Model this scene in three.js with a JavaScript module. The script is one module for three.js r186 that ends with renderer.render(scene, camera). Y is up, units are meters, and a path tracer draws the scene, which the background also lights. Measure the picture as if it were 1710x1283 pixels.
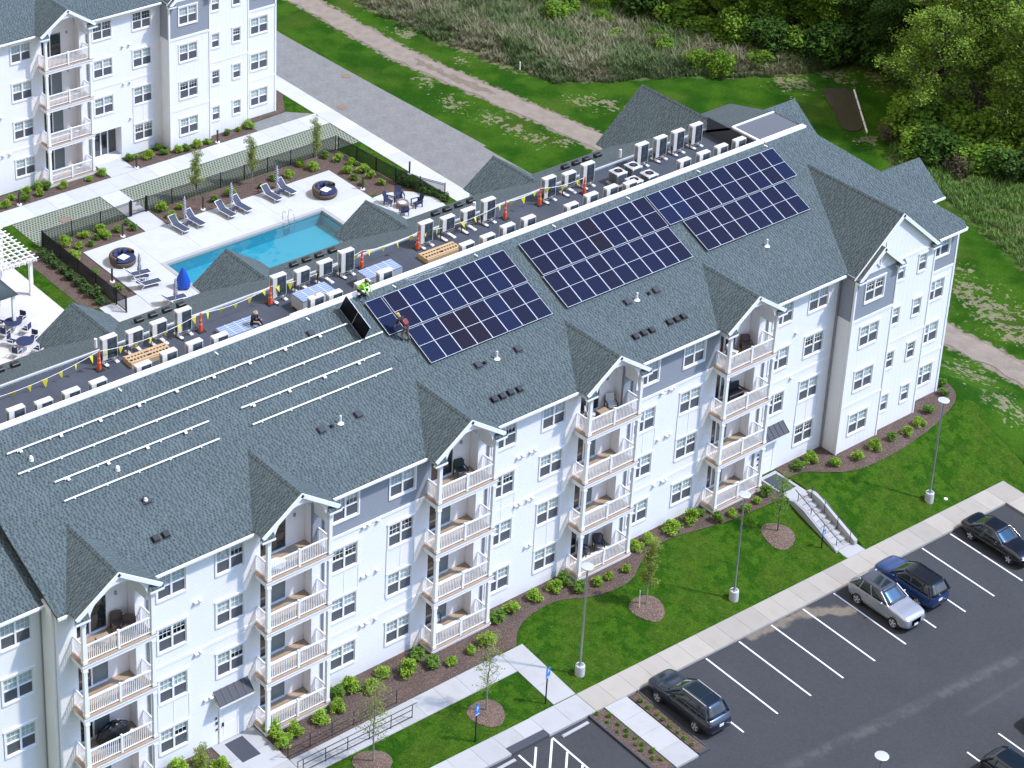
import * as THREE from 'three';
import { Sky } from 'three/addons/objects/Sky.js';
import { mergeGeometries } from 'three/addons/utils/BufferGeometryUtils.js';
import { MarchingCubes } from 'three/addons/objects/MarchingCubes.js';

// ---------------------------------------------------------------- camera
const scene = new THREE.Scene();
const camera = new THREE.PerspectiveCamera(33.968, 1710 / 1283, 1, 1500);
{
  const r = new THREE.Vector3(0.782977546, 0.029560035, 0.621347219), u = new THREE.Vector3(0.241891894, 0.905786445, -0.347906925), d = new THREE.Vector3(0.573092029, -0.422702166, -0.702060115);
  camera.position.set(-3.275824, 84.694907, 80.078349);
  camera.quaternion.setFromRotationMatrix(new THREE.Matrix4().makeBasis(r, u, d.clone().negate()));
  const px = 694.35647, py = 101.42999, fl = 3869.16741;
  const fw = 2 * (1710 - px), fh = 2 * (1283 - py);
  camera.fov = 2 * Math.atan(fh / 2 / fl) * 180 / Math.PI;
  camera.aspect = fw / fh;
  camera.setViewOffset(fw, fh, fw / 2 - px, fh / 2 - py, 1710, 1283);
  camera.updateProjectionMatrix();
}
scene.add(camera);
// ---------------------------------------------------------------- sky and sun
const SUN = new THREE.Vector3(0.425, 0.81, 0.42).normalize();
const sky = new Sky(); sky.name = 'sky'; sky.scale.setScalar(1200); sky.userData = { kind: 'structure' };
const su = sky.material.uniforms;
su.sunPosition.value.copy(SUN); su.turbidity.value = 9; su.rayleigh.value = 0.4; su.mieCoefficient.value = 0.006;
if (su.cloudCoverage) { su.cloudCoverage.value = 0.7; su.cloudDensity.value = 0.6; }
scene.add(sky);
scene.environmentIntensity = 0.3;
const sun = new THREE.DirectionalLight(0xfff1de, 3.1);
sun.position.copy(SUN).multiplyScalar(160).add(new THREE.Vector3(80, 0, -20));
sun.target.position.set(80, 0, -20); sun.castShadow = true; sun.shadow.radius = 4;
sun.shadow.mapSize.set(4096, 4096);
Object.assign(sun.shadow.camera, { left: -90, right: 90, top: 90, bottom: -90, near: 1, far: 400 });
scene.add(sun, sun.target);
const renderer = new THREE.WebGLRenderer({ antialias: true });
renderer.setSize(1024, 768);
renderer.toneMapping = THREE.LinearToneMapping;
renderer.toneMappingExposure = 1.36;
renderer.shadowMap.enabled = true;

// ---------------------------------------------------------------- helpers
function rng(seed) { let a = seed >>> 0; return () => { a = (a + 0x6D2B79F5) >>> 0; let t = a; t = Math.imul(t ^ (t >>> 15), t | 1); t ^= t + Math.imul(t ^ (t >>> 7), t | 61); return ((t ^ (t >>> 14)) >>> 0) / 4294967296; }; }
const V = (x, y, z) => new THREE.Vector3(x, y, z);
const ORD = 'first second third fourth fifth sixth seventh eighth ninth tenth eleventh twelfth thirteenth fourteenth fifteenth sixteenth seventeenth eighteenth nineteenth twentieth'.split(' '), ord = (i) => (i < 20 ? ORD[i] : i < 29 ? 'twenty ' + ORD[i - 20] : i === 29 ? 'thirtieth' : 'thirty ' + ORD[i - 30]);
const taken = new Map();
const numbered = (n) => { const k = taken.get(n) || 0; taken.set(n, k + 1); return k ? n + '_' + String(k).padStart(3, '0') : n; };
function P(name, geo, mat, parent) { const m = new THREE.Mesh(geo, mat); m.name = name; m.castShadow = m.receiveShadow = true; parent.add(m); return m; }
function tag(o, label, category, group) { o.userData.label = label; o.userData.category = category; if (group) o.userData.group = group; return o; }
function thing(name, label, category, pos = [0, 0, 0], turn = 0, group) {
  const o = new THREE.Group(); o.name = numbered(name); o.position.set(...pos); o.rotation.y = turn; scene.add(o); return tag(o, label, category, group);
}
function solo(name, geo, mat, label, category, group) { const m = P(numbered(name), geo, mat, scene); return tag(m, label, category, group); }
function struct(name, geo, mat) { const m = P(numbered(name), geo, mat, scene); m.userData.kind = 'structure'; return m; }
function copy(o, pos, turn, label, group) {
  const c = o.clone(); c.name = numbered(o.name.replace(/_\d\d\d$/, '')); c.userData = { ...o.userData }; scene.add(c);
  c.position.set(...pos); c.rotation.y = turn || 0; if (label) c.userData.label = label; if (group) c.userData.group = group; return c;
}
const norm = (g) => { const h = g.index ? g.toNonIndexed() : g; for (const k of Object.keys(h.attributes)) if (!['position', 'normal', 'uv', 'color'].includes(k)) h.deleteAttribute(k); return h; };
const M = (...l) => { const a = l.flat(9).map(norm); const r = mergeGeometries(a); return r; };
function bx(x0, x1, y0, y1, z0, z1) {
  const g = new THREE.BoxGeometry(Math.abs(x1 - x0), Math.abs(y1 - y0), Math.abs(z1 - z0)); g.translate((x0 + x1) / 2, (y0 + y1) / 2, (z0 + z1) / 2);
  const p = g.attributes.position, u = g.attributes.uv;
  for (let i = 0; i < 24; i++) { const f = i >> 2; f < 2 ? u.setXY(i, p.getZ(i), p.getY(i)) : f < 4 ? u.setXY(i, p.getX(i), p.getZ(i)) : u.setXY(i, p.getX(i), p.getY(i)); }
  return g;
}
const bc = (x, y, z, sx, sy, sz) => bx(x - sx / 2, x + sx / 2, y - sy / 2, y + sy / 2, z - sz / 2, z + sz / 2);
function cbox(x0, x1, y0, y1, z0, z1, b = 0.02) {   // box with bevelled edges
  const s = new THREE.Shape(); s.moveTo(x0 + b, z0 + b); s.lineTo(x1 - b, z0 + b); s.lineTo(x1 - b, z1 - b); s.lineTo(x0 + b, z1 - b); s.closePath();
  const g = new THREE.ExtrudeGeometry(s, { depth: y1 - y0 - 2 * b, bevelEnabled: true, bevelSize: b, bevelThickness: b, bevelSegments: 1, steps: 1 });
  g.rotateX(Math.PI / 2); g.translate(0, y1 - b, 0); return g;
}
function rod(a, b, r, seg = 6, r2 = r) {
  const d = b.clone().sub(a), g = new THREE.CylinderGeometry(r2, r, d.length(), seg); g.translate(0, d.length() / 2, 0);
  g.applyQuaternion(new THREE.Quaternion().setFromUnitVectors(V(0, 1, 0), d.normalize())); g.translate(a.x, a.y, a.z); return g;
}
const cyl = (r1, r2, h, x, y, z, seg = 16) => { const g = new THREE.CylinderGeometry(r2, r1, h, seg); g.translate(x, y + h / 2, z); return g; };
const ball = (r, x, y, z, sx = 1, sy = 1, sz = 1, n = 12) => { const g = new THREE.SphereGeometry(r, n, Math.max(6, n - 4)); g.scale(sx, sy, sz); g.translate(x, y, z); return g; };
// flat slab: outline pts (u, v) on the plane O + u*U + v*W, thickness t below it
function slab(pts, O, U, W, t, holes = []) {
  const s = new THREE.Shape(pts.map((p) => new THREE.Vector2(...p)));
  for (const h of holes) s.holes.push(new THREE.Path(h.map((p) => new THREE.Vector2(...p))));
  const g = new THREE.ExtrudeGeometry(s, { depth: t, bevelEnabled: false, curveSegments: 16 });
  const u = U.clone().normalize(), w = W.clone().normalize(), n = u.clone().cross(w);
  g.translate(0, 0, -t); g.applyMatrix4(new THREE.Matrix4().makeBasis(u, w, n).setPosition(O)); return g;
}
const rect = (x0, x1, y0, y1) => [[x0, y0], [x1, y0], [x1, y1], [x0, y1]];
// upright wall with openings: plane z = z, facing +z, thickness t behind
const wallZ = (x0, x1, y0, y1, z, t, holes = []) => slab(rect(x0, x1, y0, y1), V(0, 0, z), V(1, 0, 0), V(0, 1, 0), t, holes.map((h) => rect(...h)));
// ground patch with per-corner heights and thickness
function patch(x0, x1, z0, z1, h, t, nx = 1, nz = 1) {
  const g = new THREE.BoxGeometry(x1 - x0, 1, z1 - z0, nx, 1, nz); g.translate((x0 + x1) / 2, -0.5, (z0 + z1) / 2);
  const p = g.attributes.position, u = g.attributes.uv;
  for (let i = 0; i < p.count; i++) { const x = p.getX(i), z = p.getZ(i), top = p.getY(i) > -0.5; p.setY(i, h(x, z) - (top ? 0 : t)); u.setXY(i, x, z); }
  g.computeVertexNormals(); return g;
}
// ground sheet from an outline in (x, z), subdivided so that it follows the height h
function sheet(outline, h, lift, step = 0.6) {
  let x0 = 1e9, x1 = -1e9, z0 = 1e9, z1 = -1e9; for (const [x, z] of outline) { x0 = Math.min(x0, x); x1 = Math.max(x1, x); z0 = Math.min(z0, z); z1 = Math.max(z1, z); }
  let polys = [outline.map((p) => [p[0], p[1]])];
  const cut = (poly, ax, v) => { const A = [], B = []; for (let i = 0; i < poly.length; i++) { const a = poly[i], b = poly[(i + 1) % poly.length], da = a[ax] - v, db = b[ax] - v; (da <= 0 ? A : B).push(a); if ((da < 0 && db > 0) || (da > 0 && db < 0)) { const t = da / (da - db), m = [a[0] + (b[0] - a[0]) * t, a[1] + (b[1] - a[1]) * t]; A.push(m); B.push(m); } } return [A, B]; };
  const pos = [], uv = [];
  const tris = THREE.ShapeUtils.triangulateShape(outline.map((p) => new THREE.Vector2(p[0], p[1])), []);
  polys = tris.map((t) => t.map((i) => outline[i]));
  for (const [ax, lo, hi] of [[0, x0, x1], [1, z0, z1]]) { for (let v = Math.ceil(lo / step) * step; v < hi; v += step) { const n = []; for (const p of polys) { let mn = 1e9, mx = -1e9; for (const q of p) { mn = Math.min(mn, q[ax]); mx = Math.max(mx, q[ax]); } if (mn < v - 1e-6 && mx > v + 1e-6) { const [A, B] = cut(p, ax, v); if (A.length > 2) n.push(A); if (B.length > 2) n.push(B); } else n.push(p); } polys = n; } }
  for (const p of polys) for (let i = 1; i < p.length - 1; i++) { let t = [p[0], p[i], p[i + 1]]; const ar = (t[1][0] - t[0][0]) * (t[2][1] - t[0][1]) - (t[2][0] - t[0][0]) * (t[1][1] - t[0][1]); if (Math.abs(ar) < 1e-9) continue; if (ar > 0) t = [t[0], t[2], t[1]]; for (const [x, z] of t) { pos.push(x, h(x, z) + lift, z); uv.push(x, z); } }
  const g = new THREE.BufferGeometry(); g.setAttribute('position', new THREE.Float32BufferAttribute(pos, 3)); g.setAttribute('uv', new THREE.Float32BufferAttribute(uv, 2)); g.computeVertexNormals(); return g;
}
// ---------------------------------------------------------------- noise and textures
const hash = (x, y, s) => { let h = Math.imul(x | 0, 374761393) + Math.imul(y | 0, 668265263) + Math.imul(s | 0, 1442695041); h = Math.imul(h ^ (h >>> 13), 1274126177); return ((h ^ (h >>> 16)) >>> 0) / 4294967296; };
function vn(x, y, per, s) { const xi = Math.floor(x), yi = Math.floor(y), fx = x - xi, fy = y - yi, u = fx * fx * (3 - 2 * fx), v = fy * fy * (3 - 2 * fy); const w = (a) => per ? ((a % per) + per) % per : a; const a = hash(w(xi), w(yi), s), b = hash(w(xi + 1), w(yi), s), c = hash(w(xi), w(yi + 1), s), d = hash(w(xi + 1), w(yi + 1), s); return (a + (b - a) * u) * (1 - v) + (c + (d - c) * u) * v; }
const fbm = (x, y, per, s, o = 4) => { let t = 0, a = 0.5, n = 0; for (let i = 0; i < o; i++) { t += a * vn(x, y, per, s + i); n += a; a *= 0.5; x *= 2; y *= 2; per *= 2; } return t / n; };
const sm = (a, b, x) => { const t = Math.min(1, Math.max(0, (x - a) / (b - a))); return t * t * (3 - 2 * t); };
const mix = (a, b, t) => a + (b - a) * t;
const mix3 = (a, b, t) => [mix(a[0], b[0], t), mix(a[1], b[1], t), mix(a[2], b[2], t)];
const enc = (v) => { v = Math.min(1, Math.max(0, v)); return 255 * (v <= 0.0031308 ? 12.92 * v : 1.055 * Math.pow(v, 1 / 2.4) - 0.055); };
// fn(u, v) with u, v in 0..1 gives a linear colour (colour map) or a number (grey map)
function tex(w, h, fn, grey, size = 1) {
  const d = new Uint8Array(w * h * 4);
  for (let j = 0; j < h; j++) for (let i = 0; i < w; i++) { const c = fn((i + 0.5) / w, (j + 0.5) / h), k = (j * w + i) * 4; if (grey) { d[k] = d[k + 1] = d[k + 2] = 255 * Math.min(1, Math.max(0, c)); } else { d[k] = enc(c[0]); d[k + 1] = enc(c[1]); d[k + 2] = enc(c[2]); } d[k + 3] = 255; }
  const t = new THREE.DataTexture(d, w, h, THREE.RGBAFormat); t.wrapS = t.wrapT = THREE.RepeatWrapping; t.magFilter = THREE.LinearFilter; t.minFilter = THREE.LinearMipmapLinearFilter; t.generateMipmaps = true; if (!grey) t.colorSpace = THREE.SRGBColorSpace;
  if (Array.isArray(size)) t.repeat.set(1 / size[0], 1 / size[1]); else t.repeat.set(1 / size, 1 / size); t.needsUpdate = true; return t;
}
const std = (o) => new THREE.MeshStandardMaterial(o);
const lin = (r, g, b) => new THREE.Color().setRGB(r, g, b);
const flat = (r, g, b, rough = 0.8, o = {}) => std({ color: lin(r, g, b), roughness: rough, ...o });

// shingles: 4 m tile, courses 0.145 m, tabs with random tone, darker slots between tabs
const shingleFn = (u, v) => {
  const rows = 25, row = Math.floor(v * rows), fv = v * rows - row, n = 19, x = u * n + hash(row, 3, 5) * n, ti = Math.floor(x), fx = x - ti, tw = ((ti % n) + n) % n;
  const tone = hash(tw, row, 11), w = 0.34 + 0.3 * hash(tw, row, 17), s = hash(tw, row, 23) * (1 - w), dark = fx > s && fx < s + w && fv > 0.08 && fv < 0.86;
  const g = fbm(u * 96, v * 96, 96, 31, 2), big = fbm(u * 4, v * 4, 4, 77, 3);
  let k = 1.06 + 0.24 * tone; if (dark) k *= 0.4 + 0.22 * hash(tw, row, 29); else if (fv > 0.9) k *= 0.8; k *= 0.85 + 0.3 * g; k *= 0.92 + 0.16 * big; return k;
};
const T = {};
T.shingle = tex(1024, 1024, (u, v) => { const k = shingleFn(u, v); return [0.078 * k, 0.104 * k, 0.104 * k]; }, false, 4);
T.shingleB = tex(1024, 1024, (u, v) => { const rows = 25, fv = v * rows % 1; return 0.6 - 0.45 * fv + 0.3 * (shingleFn(u, v) - 0.8); }, true, 4);
T.lap = tex(8, 64, (u, v) => v, true, [1, 0.17]);
T.batten = tex(64, 8, (u) => (u < 0.12 ? 1 : 0), true, [0.42, 1]);
T.concrete = tex(512, 512, (u, v) => { const a = fbm(u * 8, v * 8, 8, 3, 5), b = fbm(u * 120, v * 120, 120, 9, 2), k = 0.85 + 0.2 * a + 0.1 * b; return [k, k * 0.985, k * 0.96]; }, false, 5);
T.mulch = tex(512, 512, (u, v) => { const a = fbm(u * 90, v * 30, 30, 3, 2), b = fbm(u * 30, v * 90, 30, 8, 2), c = fbm(u * 6, v * 6, 6, 21, 3), k = 0.35 + 1.3 * Math.abs(a - b) * 2 + 0.5 * c; const t = sm(0.62, 0.72, fbm(u * 100, v * 100, 100, 50, 2)); return mix3([0.084 * k, 0.054 * k, 0.040 * k], [0.23, 0.17, 0.12], t * 0.55); }, false, 3);
T.mulchB = tex(256, 256, (u, v) => fbm(u * 60, v * 60, 60, 5, 3), true, 3);
T.grass = tex(1024, 1024, (u, v) => { const a = fbm(u * 160, v * 160, 160, 3, 3), b = fbm(u * 24, v * 24, 24, 8, 3), c = fbm(u * 5, v * 5, 5, 21, 3); const k = 0.42 + 0.85 * a; let o = mix3([0.023, 0.084, 0.0035], [0.053, 0.126, 0.007], sm(0.3, 0.7, b)); o = mix3(o, [0.075, 0.12, 0.012], sm(0.45, 0.75, c) * 0.5); const w = sm(0.83, 0.9, fbm(u * 200, v * 200, 200, 77, 1)) * 0.4; o = mix3(o, [0.15, 0.18, 0.07], w); return [o[0] * k, o[1] * k, o[2] * k]; }, false, 9);
T.grassB = tex(512, 512, (u, v) => fbm(u * 128, v * 128, 128, 5, 3), true, 4);
T.dirt = tex(512, 512, (u, v) => { const a = fbm(u * 10, v * 10, 10, 3, 4), b = fbm(u * 110, v * 110, 110, 9, 2), k = 0.7 + 0.4 * a + 0.2 * b; return [0.245 * k, 0.203 * k, 0.158 * k]; }, false, 6);
T.paver = tex(512, 512, (u, v) => { const n = 16, m = 32, row = Math.floor(v * m), x = u * n + (row % 2) * 0.5, ti = Math.floor(x) % n, fx = x - Math.floor(x), fy = v * m - row; const e = Math.min(fx, 1 - fx) * 0.25 < 0.01 || Math.min(fy, 1 - fy) * 0.125 < 0.01; const k = 0.9 + 0.2 * hash(ti, row, 5), c = fbm(u * 6, v * 6, 6, 4, 3); return e ? [0.12, 0.12, 0.1] : [0.205 * k * (0.85 + 0.3 * c), 0.2 * k * (0.85 + 0.3 * c), 0.188 * k * (0.85 + 0.3 * c)]; }, false, 4);
T.grid = tex(512, 512, (u, v) => { const n = 10, x = u * n, y = v * n, row = Math.floor(y), xx = x + (row % 2) * 0.5, fx = xx - Math.floor(xx) - 0.5, fy = y - row - 0.5; const d = Math.max(Math.abs(fx), Math.abs(fy)); const g = fbm(u * 90, v * 90, 90, 6, 2), c = fbm(u * 4, v * 4, 4, 60, 2); const gr = [0.045 * (0.4 + g), 0.095 * (0.4 + g), 0.018 * (0.4 + g)]; return d > 0.36 ? [0.34 * (0.8 + 0.3 * g), 0.33 * (0.8 + 0.3 * g), 0.29 * (0.8 + 0.3 * g)] : mix3(gr, [0.16, 0.15, 0.1], sm(0.55, 0.75, c) * 0.4); }, false, 2.5);
T.membrane = tex(512, 512, (u, v) => { const a = fbm(u * 5, v * 5, 5, 3, 4), b = fbm(u * 80, v * 80, 80, 4, 2); const k = 0.7 + 0.5 * a + 0.15 * b; const s = (u * 4 % 1) < 0.012 ? 0.75 : 1; return [0.040 * k * s, 0.046 * k * s, 0.056 * k * s]; }, false, 8);
T.cell = tex(256, 256, (u, v) => { const cx = u * 6 % 1, cy = v * 6 % 1, e = Math.min(cx, 1 - cx) < 0.02 || Math.min(cy, 1 - cy) < 0.012, bar = Math.abs(cx - 0.5) < 0.1; return e ? [0.95, 0.95, 1] : bar ? [0.8, 0.8, 0.8] : [0.42, 0.42, 0.42]; }, false, 1);
T.wood = tex(256, 256, (u, v) => { const n = fbm(u * 4, v * 60, 4, 3, 3), pl = Math.floor(v * 8), e = (v * 8 % 1) < 0.06 ? 0.5 : 1, k = (0.75 + 0.5 * n) * (0.85 + 0.3 * hash(pl, 1, 2)) * e; return [0.40 * k, 0.29 * k, 0.19 * k]; }, false, 1.1);
T.stripe = tex(64, 64, (u, v) => ((Math.floor(u * 8) + Math.floor(v * 10)) % 2 ? [0.75, 0.75, 0.78] : [0.03, 0.04, 0.14]), false, 1);
// the car park, painted once over its whole area: fine grain, worn lanes, sand washed from the kerb, a dusty wheel track
const LOT = [40, 112, 9.6, 50];
const segd = (px, pz, a, b) => { const dx = b[0] - a[0], dz = b[1] - a[1], t = Math.min(1, Math.max(0, ((px - a[0]) * dx + (pz - a[1]) * dz) / (dx * dx + dz * dz))); return Math.hypot(px - a[0] - dx * t, pz - a[1] - dz * t); };
T.asphalt = tex(2048, 1152, (u, v) => {
  const x = mix(LOT[0], LOT[1], u), z = mix(LOT[2], LOT[3], v), n = hash(Math.floor(u * 2048), Math.floor(v * 1152), 7), g = fbm(x * 9, z * 9, 0, 12, 2), c = fbm(x * 0.35, z * 0.35, 0, 3, 4), f = fbm(x * 2.2, z * 2.2, 0, 33, 3);
  const k = 0.72 + 0.28 * n + 0.25 * g + 0.35 * (c - 0.5); let o = [0.040 * k, 0.0408 * k, 0.0425 * k];
  const d = Math.abs(z - (18.58 + (x - 74.66) * 0.066) - 0.35 * (f - 0.5)); let w = sm(0.55, 0.05, d) * sm(70, 78, x) * (0.25 + 0.75 * sm(0.35, 0.65, f)) * 0.3;
  w = Math.max(w, sm(0.25, 0.02, Math.abs(z - 21.25 - 0.3 * (f - 0.5))) * sm(85, 87, x) * 0.28 * f);
  o = mix3(o, [0.15, 0.145, 0.13], w);
  const sd = Math.min(segd(x, z, [80.6, 9.7], [85, 9.95]) - 0.25, segd(x, z, [84.6, 10.0], [87.3, 11.3]) - 0.28) + 0.5 * (f - 0.5);
  o = mix3(o, [0.24, 0.19, 0.13], sm(0.22, -0.08, sd) * (0.4 + 0.45 * g));
  return o;
}, false, 1);
T.asphaltB = tex(256, 256, (u, v) => hash(Math.floor(u * 256), Math.floor(v * 256), 3), true, 3);
// ---------------------------------------------------------------- materials
const mat = {
  shingle: std({ map: T.shingle, bumpMap: T.shingleB, bumpScale: 0.012, roughness: 0.93 }),
  white: flat(0.81, 0.80, 0.78, 0.62),
  lap: std({ color: lin(0.83, 0.82, 0.80), roughness: 0.6, bumpMap: T.lap, bumpScale: 0.006 }),
  batten: std({ color: lin(0.83, 0.82, 0.80), roughness: 0.6, bumpMap: T.batten, bumpScale: 0.006 }),
  grey: std({ color: lin(0.27, 0.29, 0.315), roughness: 0.65, bumpMap: T.lap, bumpScale: 0.006 }),
  trim: flat(0.84, 0.83, 0.81, 0.5),
  vinyl: flat(0.85, 0.84, 0.82, 0.4),
  pane: new THREE.MeshPhysicalMaterial({ color: lin(0.92, 0.95, 0.94), roughness: 0.03, transmission: 1, thickness: 0, ior: 1.5 }),
  screen: flat(0.085, 0.092, 0.10, 0.6),
  blind: flat(0.62, 0.64, 0.62, 0.8),
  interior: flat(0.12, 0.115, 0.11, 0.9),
  door: new THREE.MeshPhysicalMaterial({ color: lin(0.018, 0.026, 0.028), roughness: 0.06, clearcoat: 1 }),
  curtain: flat(0.16, 0.2, 0.2, 0.3),
  deck: std({ map: T.wood, roughness: 0.75 }),
  membrane: std({ map: T.membrane, color: lin(1.25, 1.25, 1.3), roughness: 0.7 }),
  membraneGrey: flat(0.115, 0.125, 0.14, 0.6),
  metalRoof: flat(0.04, 0.042, 0.047, 0.65),
  concrete: std({ map: T.concrete, color: lin(0.40, 0.395, 0.38), roughness: 0.9 }),
  concreteTan: std({ map: T.concrete, color: lin(0.36, 0.325, 0.27), roughness: 0.9 }),
  poolDeck: std({ map: T.concrete, color: lin(0.50, 0.50, 0.485), roughness: 0.85 }),
  kerbGrey: std({ map: T.concrete, color: lin(0.36, 0.36, 0.35), roughness: 0.9 }),
  mulch: std({ map: T.mulch, bumpMap: T.mulchB, bumpScale: 0.04, roughness: 1 }),
  mulchDry: std({ map: T.mulch, color: lin(1.35, 1.35, 1.3), bumpMap: T.mulchB, bumpScale: 0.04, roughness: 1 }),
  grass: new THREE.MeshPhysicalMaterial({ map: T.grass, bumpMap: T.grassB, bumpScale: 0.06, roughness: 1, specularIntensity: 0.15 }),
  dirt: std({ map: T.dirt, roughness: 1, bumpMap: T.mulchB, bumpScale: 0.02 }),
  paver: std({ map: T.paver, roughness: 0.9 }),
  grid: std({ map: T.grid, roughness: 1 }),
  paint: flat(0.72, 0.73, 0.74, 0.7),
  black: flat(0.012, 0.012, 0.013, 0.45),
  blackMetal: flat(0.014, 0.014, 0.016, 0.4, { metalness: 0.3 }),
  darkGrey: flat(0.05, 0.055, 0.065, 0.85),
  galv: flat(0.35, 0.37, 0.39, 0.35, { metalness: 0.7 }),
  alu: flat(0.62, 0.64, 0.66, 0.4, { metalness: 0.35 }),
  cream: flat(0.62, 0.60, 0.54, 0.5),
  bronze: flat(0.045, 0.035, 0.03, 0.5),
  navy: flat(0.018, 0.026, 0.075, 0.7),
  wicker: flat(0.11, 0.075, 0.05, 0.8),
  orange: flat(0.72, 0.09, 0.02, 0.5),
  yellow: flat(0.72, 0.66, 0.03, 0.5),
  bark: flat(0.10, 0.08, 0.065, 0.95),
  barkPale: flat(0.26, 0.24, 0.21, 0.95),
  blueWrap: flat(0.19, 0.27, 0.40, 0.35),
  rubber: flat(0.014, 0.014, 0.014, 0.75),
  chrome: flat(0.55, 0.56, 0.58, 0.25, { metalness: 0.9 }),
  sign: flat(0.02, 0.17, 0.52, 0.5),
};
mat.door.side = mat.pane.side = THREE.DoubleSide;

// ---------------------------------------------------------------- ground heights
const yl = (x, z) => -1.294 - 0.036 * (x - 76.92) - 0.021 * (z - 9.72);
const YB = -2.25;
function gH(x, z) {
  let y;
  const back = sm(-20.8, -23, z);
  if (z < 2.5) y = -0.28; else if (z < 7.7) { const t = (z - 2.5) / 5.2; y = -0.28 * (1 - t) + (yl(x, 7.7) + 0.14) * t; } else if (z < 8.5) y = yl(x, z) + 0.12; else y = yl(x, z) - 0.35;
  y = mix(y, YB, back);
  if (z > 8 && x > 104) y = mix(y, -2.5, sm(104, 108, x));
  y = mix(y, -2.28, sm(109, 116, x));
  return y;
}
// one sheet out to the horizon, fine where the place is seen
{
  const xs = [], zs = []; for (let x = -400; x < 30; x += 43) xs.push(x); for (let x = 30; x <= 125; x += 0.95) xs.push(x); for (let x = 127; x < 240; x += 8) xs.push(x); for (let x = 260; x <= 600; x += 68) xs.push(x);
  for (let z = -400; z < -110; z += 40) zs.push(z); for (let z = -110; z < -26; z += 6) zs.push(z); for (let z = -26; z <= 14; z += 0.45) zs.push(z); for (let z = 16; z < 60; z += 6) zs.push(z); for (let z = 70; z <= 400; z += 66) zs.push(z);
  xs.push(77.0, 77.09, 91.41, 91.5, 90.8, 90.88, 92.5, 92.58); zs.push(-47.0, -46.86, -40.19, -40.05); xs.sort((a, b) => a - b); zs.sort((a, b) => a - b);
  const dug = (x, z) => (x > 77.05 && x < 91.45 && z > -46.9 && z < -40.1 ? 2.2 : x > 90.84 && x < 92.54 && z > 0.3 && z < 7.7 ? 0.7 : 0);   // pool pit and the bed of the steps
  const pos = [], uv = [], idx = []; for (const z of zs) for (const x of xs) { pos.push(x, gH(x, z) - dug(x, z) - (z > -100 && z < 20 && x < 190 ? 0.25 * sm(109, 110.5, x) : 0), z); uv.push(x, z); }
  for (let j = 0; j < zs.length - 1; j++) for (let i = 0; i < xs.length - 1; i++) { const a = j * xs.length + i, b = a + 1, c = a + xs.length, d = c + 1; idx.push(a, c, b, b, c, d); }
  const g = new THREE.BufferGeometry(); g.setAttribute('position', new THREE.Float32BufferAttribute(pos, 3)); g.setAttribute('uv', new THREE.Float32BufferAttribute(uv, 2)); g.setIndex(idx); g.computeVertexNormals();
  struct('ground', g, mat.grass);
}
// ---------------------------------------------------------------- apartment buildings
const S = 0.4376, EZ = 0.45, EY = 12.78, FH = 3.284, F0 = 0.03;
const roofY = (z) => EY + S * (EZ - z);
const HF = [0, 1, 2, 3].map((k) => F0 + k * FH);
const winY = (k) => 1.6 + k * FH;
// window: origin at its centre on the wall plane
function makeWindow(w, h, twin, blinds) {
  const f = []; const W = w / 2, H = h / 2, t = 0.1;
  f.push(bx(-W - t, -W, -H - t, H + t, 0.002, 0.05), bx(W, W + t, -H - t, H + t, 0.002, 0.05), bx(-W, W, H, H + t, 0.002, 0.05), bx(-W, W, -H - t, -H, 0.002, 0.065), bx(-W - t - 0.03, W + t + 0.03, H + t, H + t + 0.06, 0.002, 0.08));
  const b = 0.05; f.push(bx(-W, -W + b, -H, H, -0.1, 0.001), bx(W - b, W, -H, H, -0.1, 0.001), bx(-W + b, W - b, H - b, H, -0.1, 0.001), bx(-W + b, W - b, -H, -H + b, -0.1, 0.001));
  if (twin) f.push(bx(-0.055, 0.055, -H + b, H - b, -0.1, 0.012));
  const cells = twin ? [[-W + b, -0.055], [0.055, W - b]] : [[-W + b, W - b]];
  for (const [a, c] of cells) f.push(bx(a, c, -0.03, 0.03, -0.09, -0.008));
  const root = new THREE.Mesh(M(f), mat.trim); root.name = 'window'; root.castShadow = root.receiveShadow = true;
  cells.forEach(([a, c], i) => {
    P('pane', bx(a, c, 0.03, H - b, -0.06, -0.055), mat.pane, root);
    P('insect_screen', bx(a, c, -H + b, -0.03, -0.05, -0.044), mat.screen, root);
    const m = []; const q1 = mix(a, c, 1 / 3), q2 = mix(a, c, 2 / 3), hy = (H - b + 0.03) / 2; for (const q of [q1, q2]) m.push(bx(q - 0.01, q + 0.01, 0.03, H - b, -0.054, -0.036)); m.push(bx(a, c, hy - 0.01, hy + 0.01, -0.053, -0.037));
    P('muntin', M(m), mat.trim, root);
    const bl = blinds[i % blinds.length]; if (bl > 0) P('blind', bx(a, c, H - b - bl * (H - b), H - b, -0.11, -0.095), mat.blind, root);
  });
  return root;
}
const WIN = [makeWindow(1.68, 1.46, true, [1, 1]), makeWindow(1.68, 1.46, true, [0.35, 0.35]), makeWindow(1.68, 1.46, true, [1, 0.5]), makeWindow(1.68, 1.46, true, [0, 0])];
const NWIN = [makeWindow(0.72, 1.22, false, [1]), makeWindow(0.72, 1.22, false, [0.3])];
const wr = rng(41);
const pickWin = () => { const r = wr(); return WIN[r < 0.62 ? 0 : r < 0.76 ? 1 : r < 0.92 ? 2 : 3]; };

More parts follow.
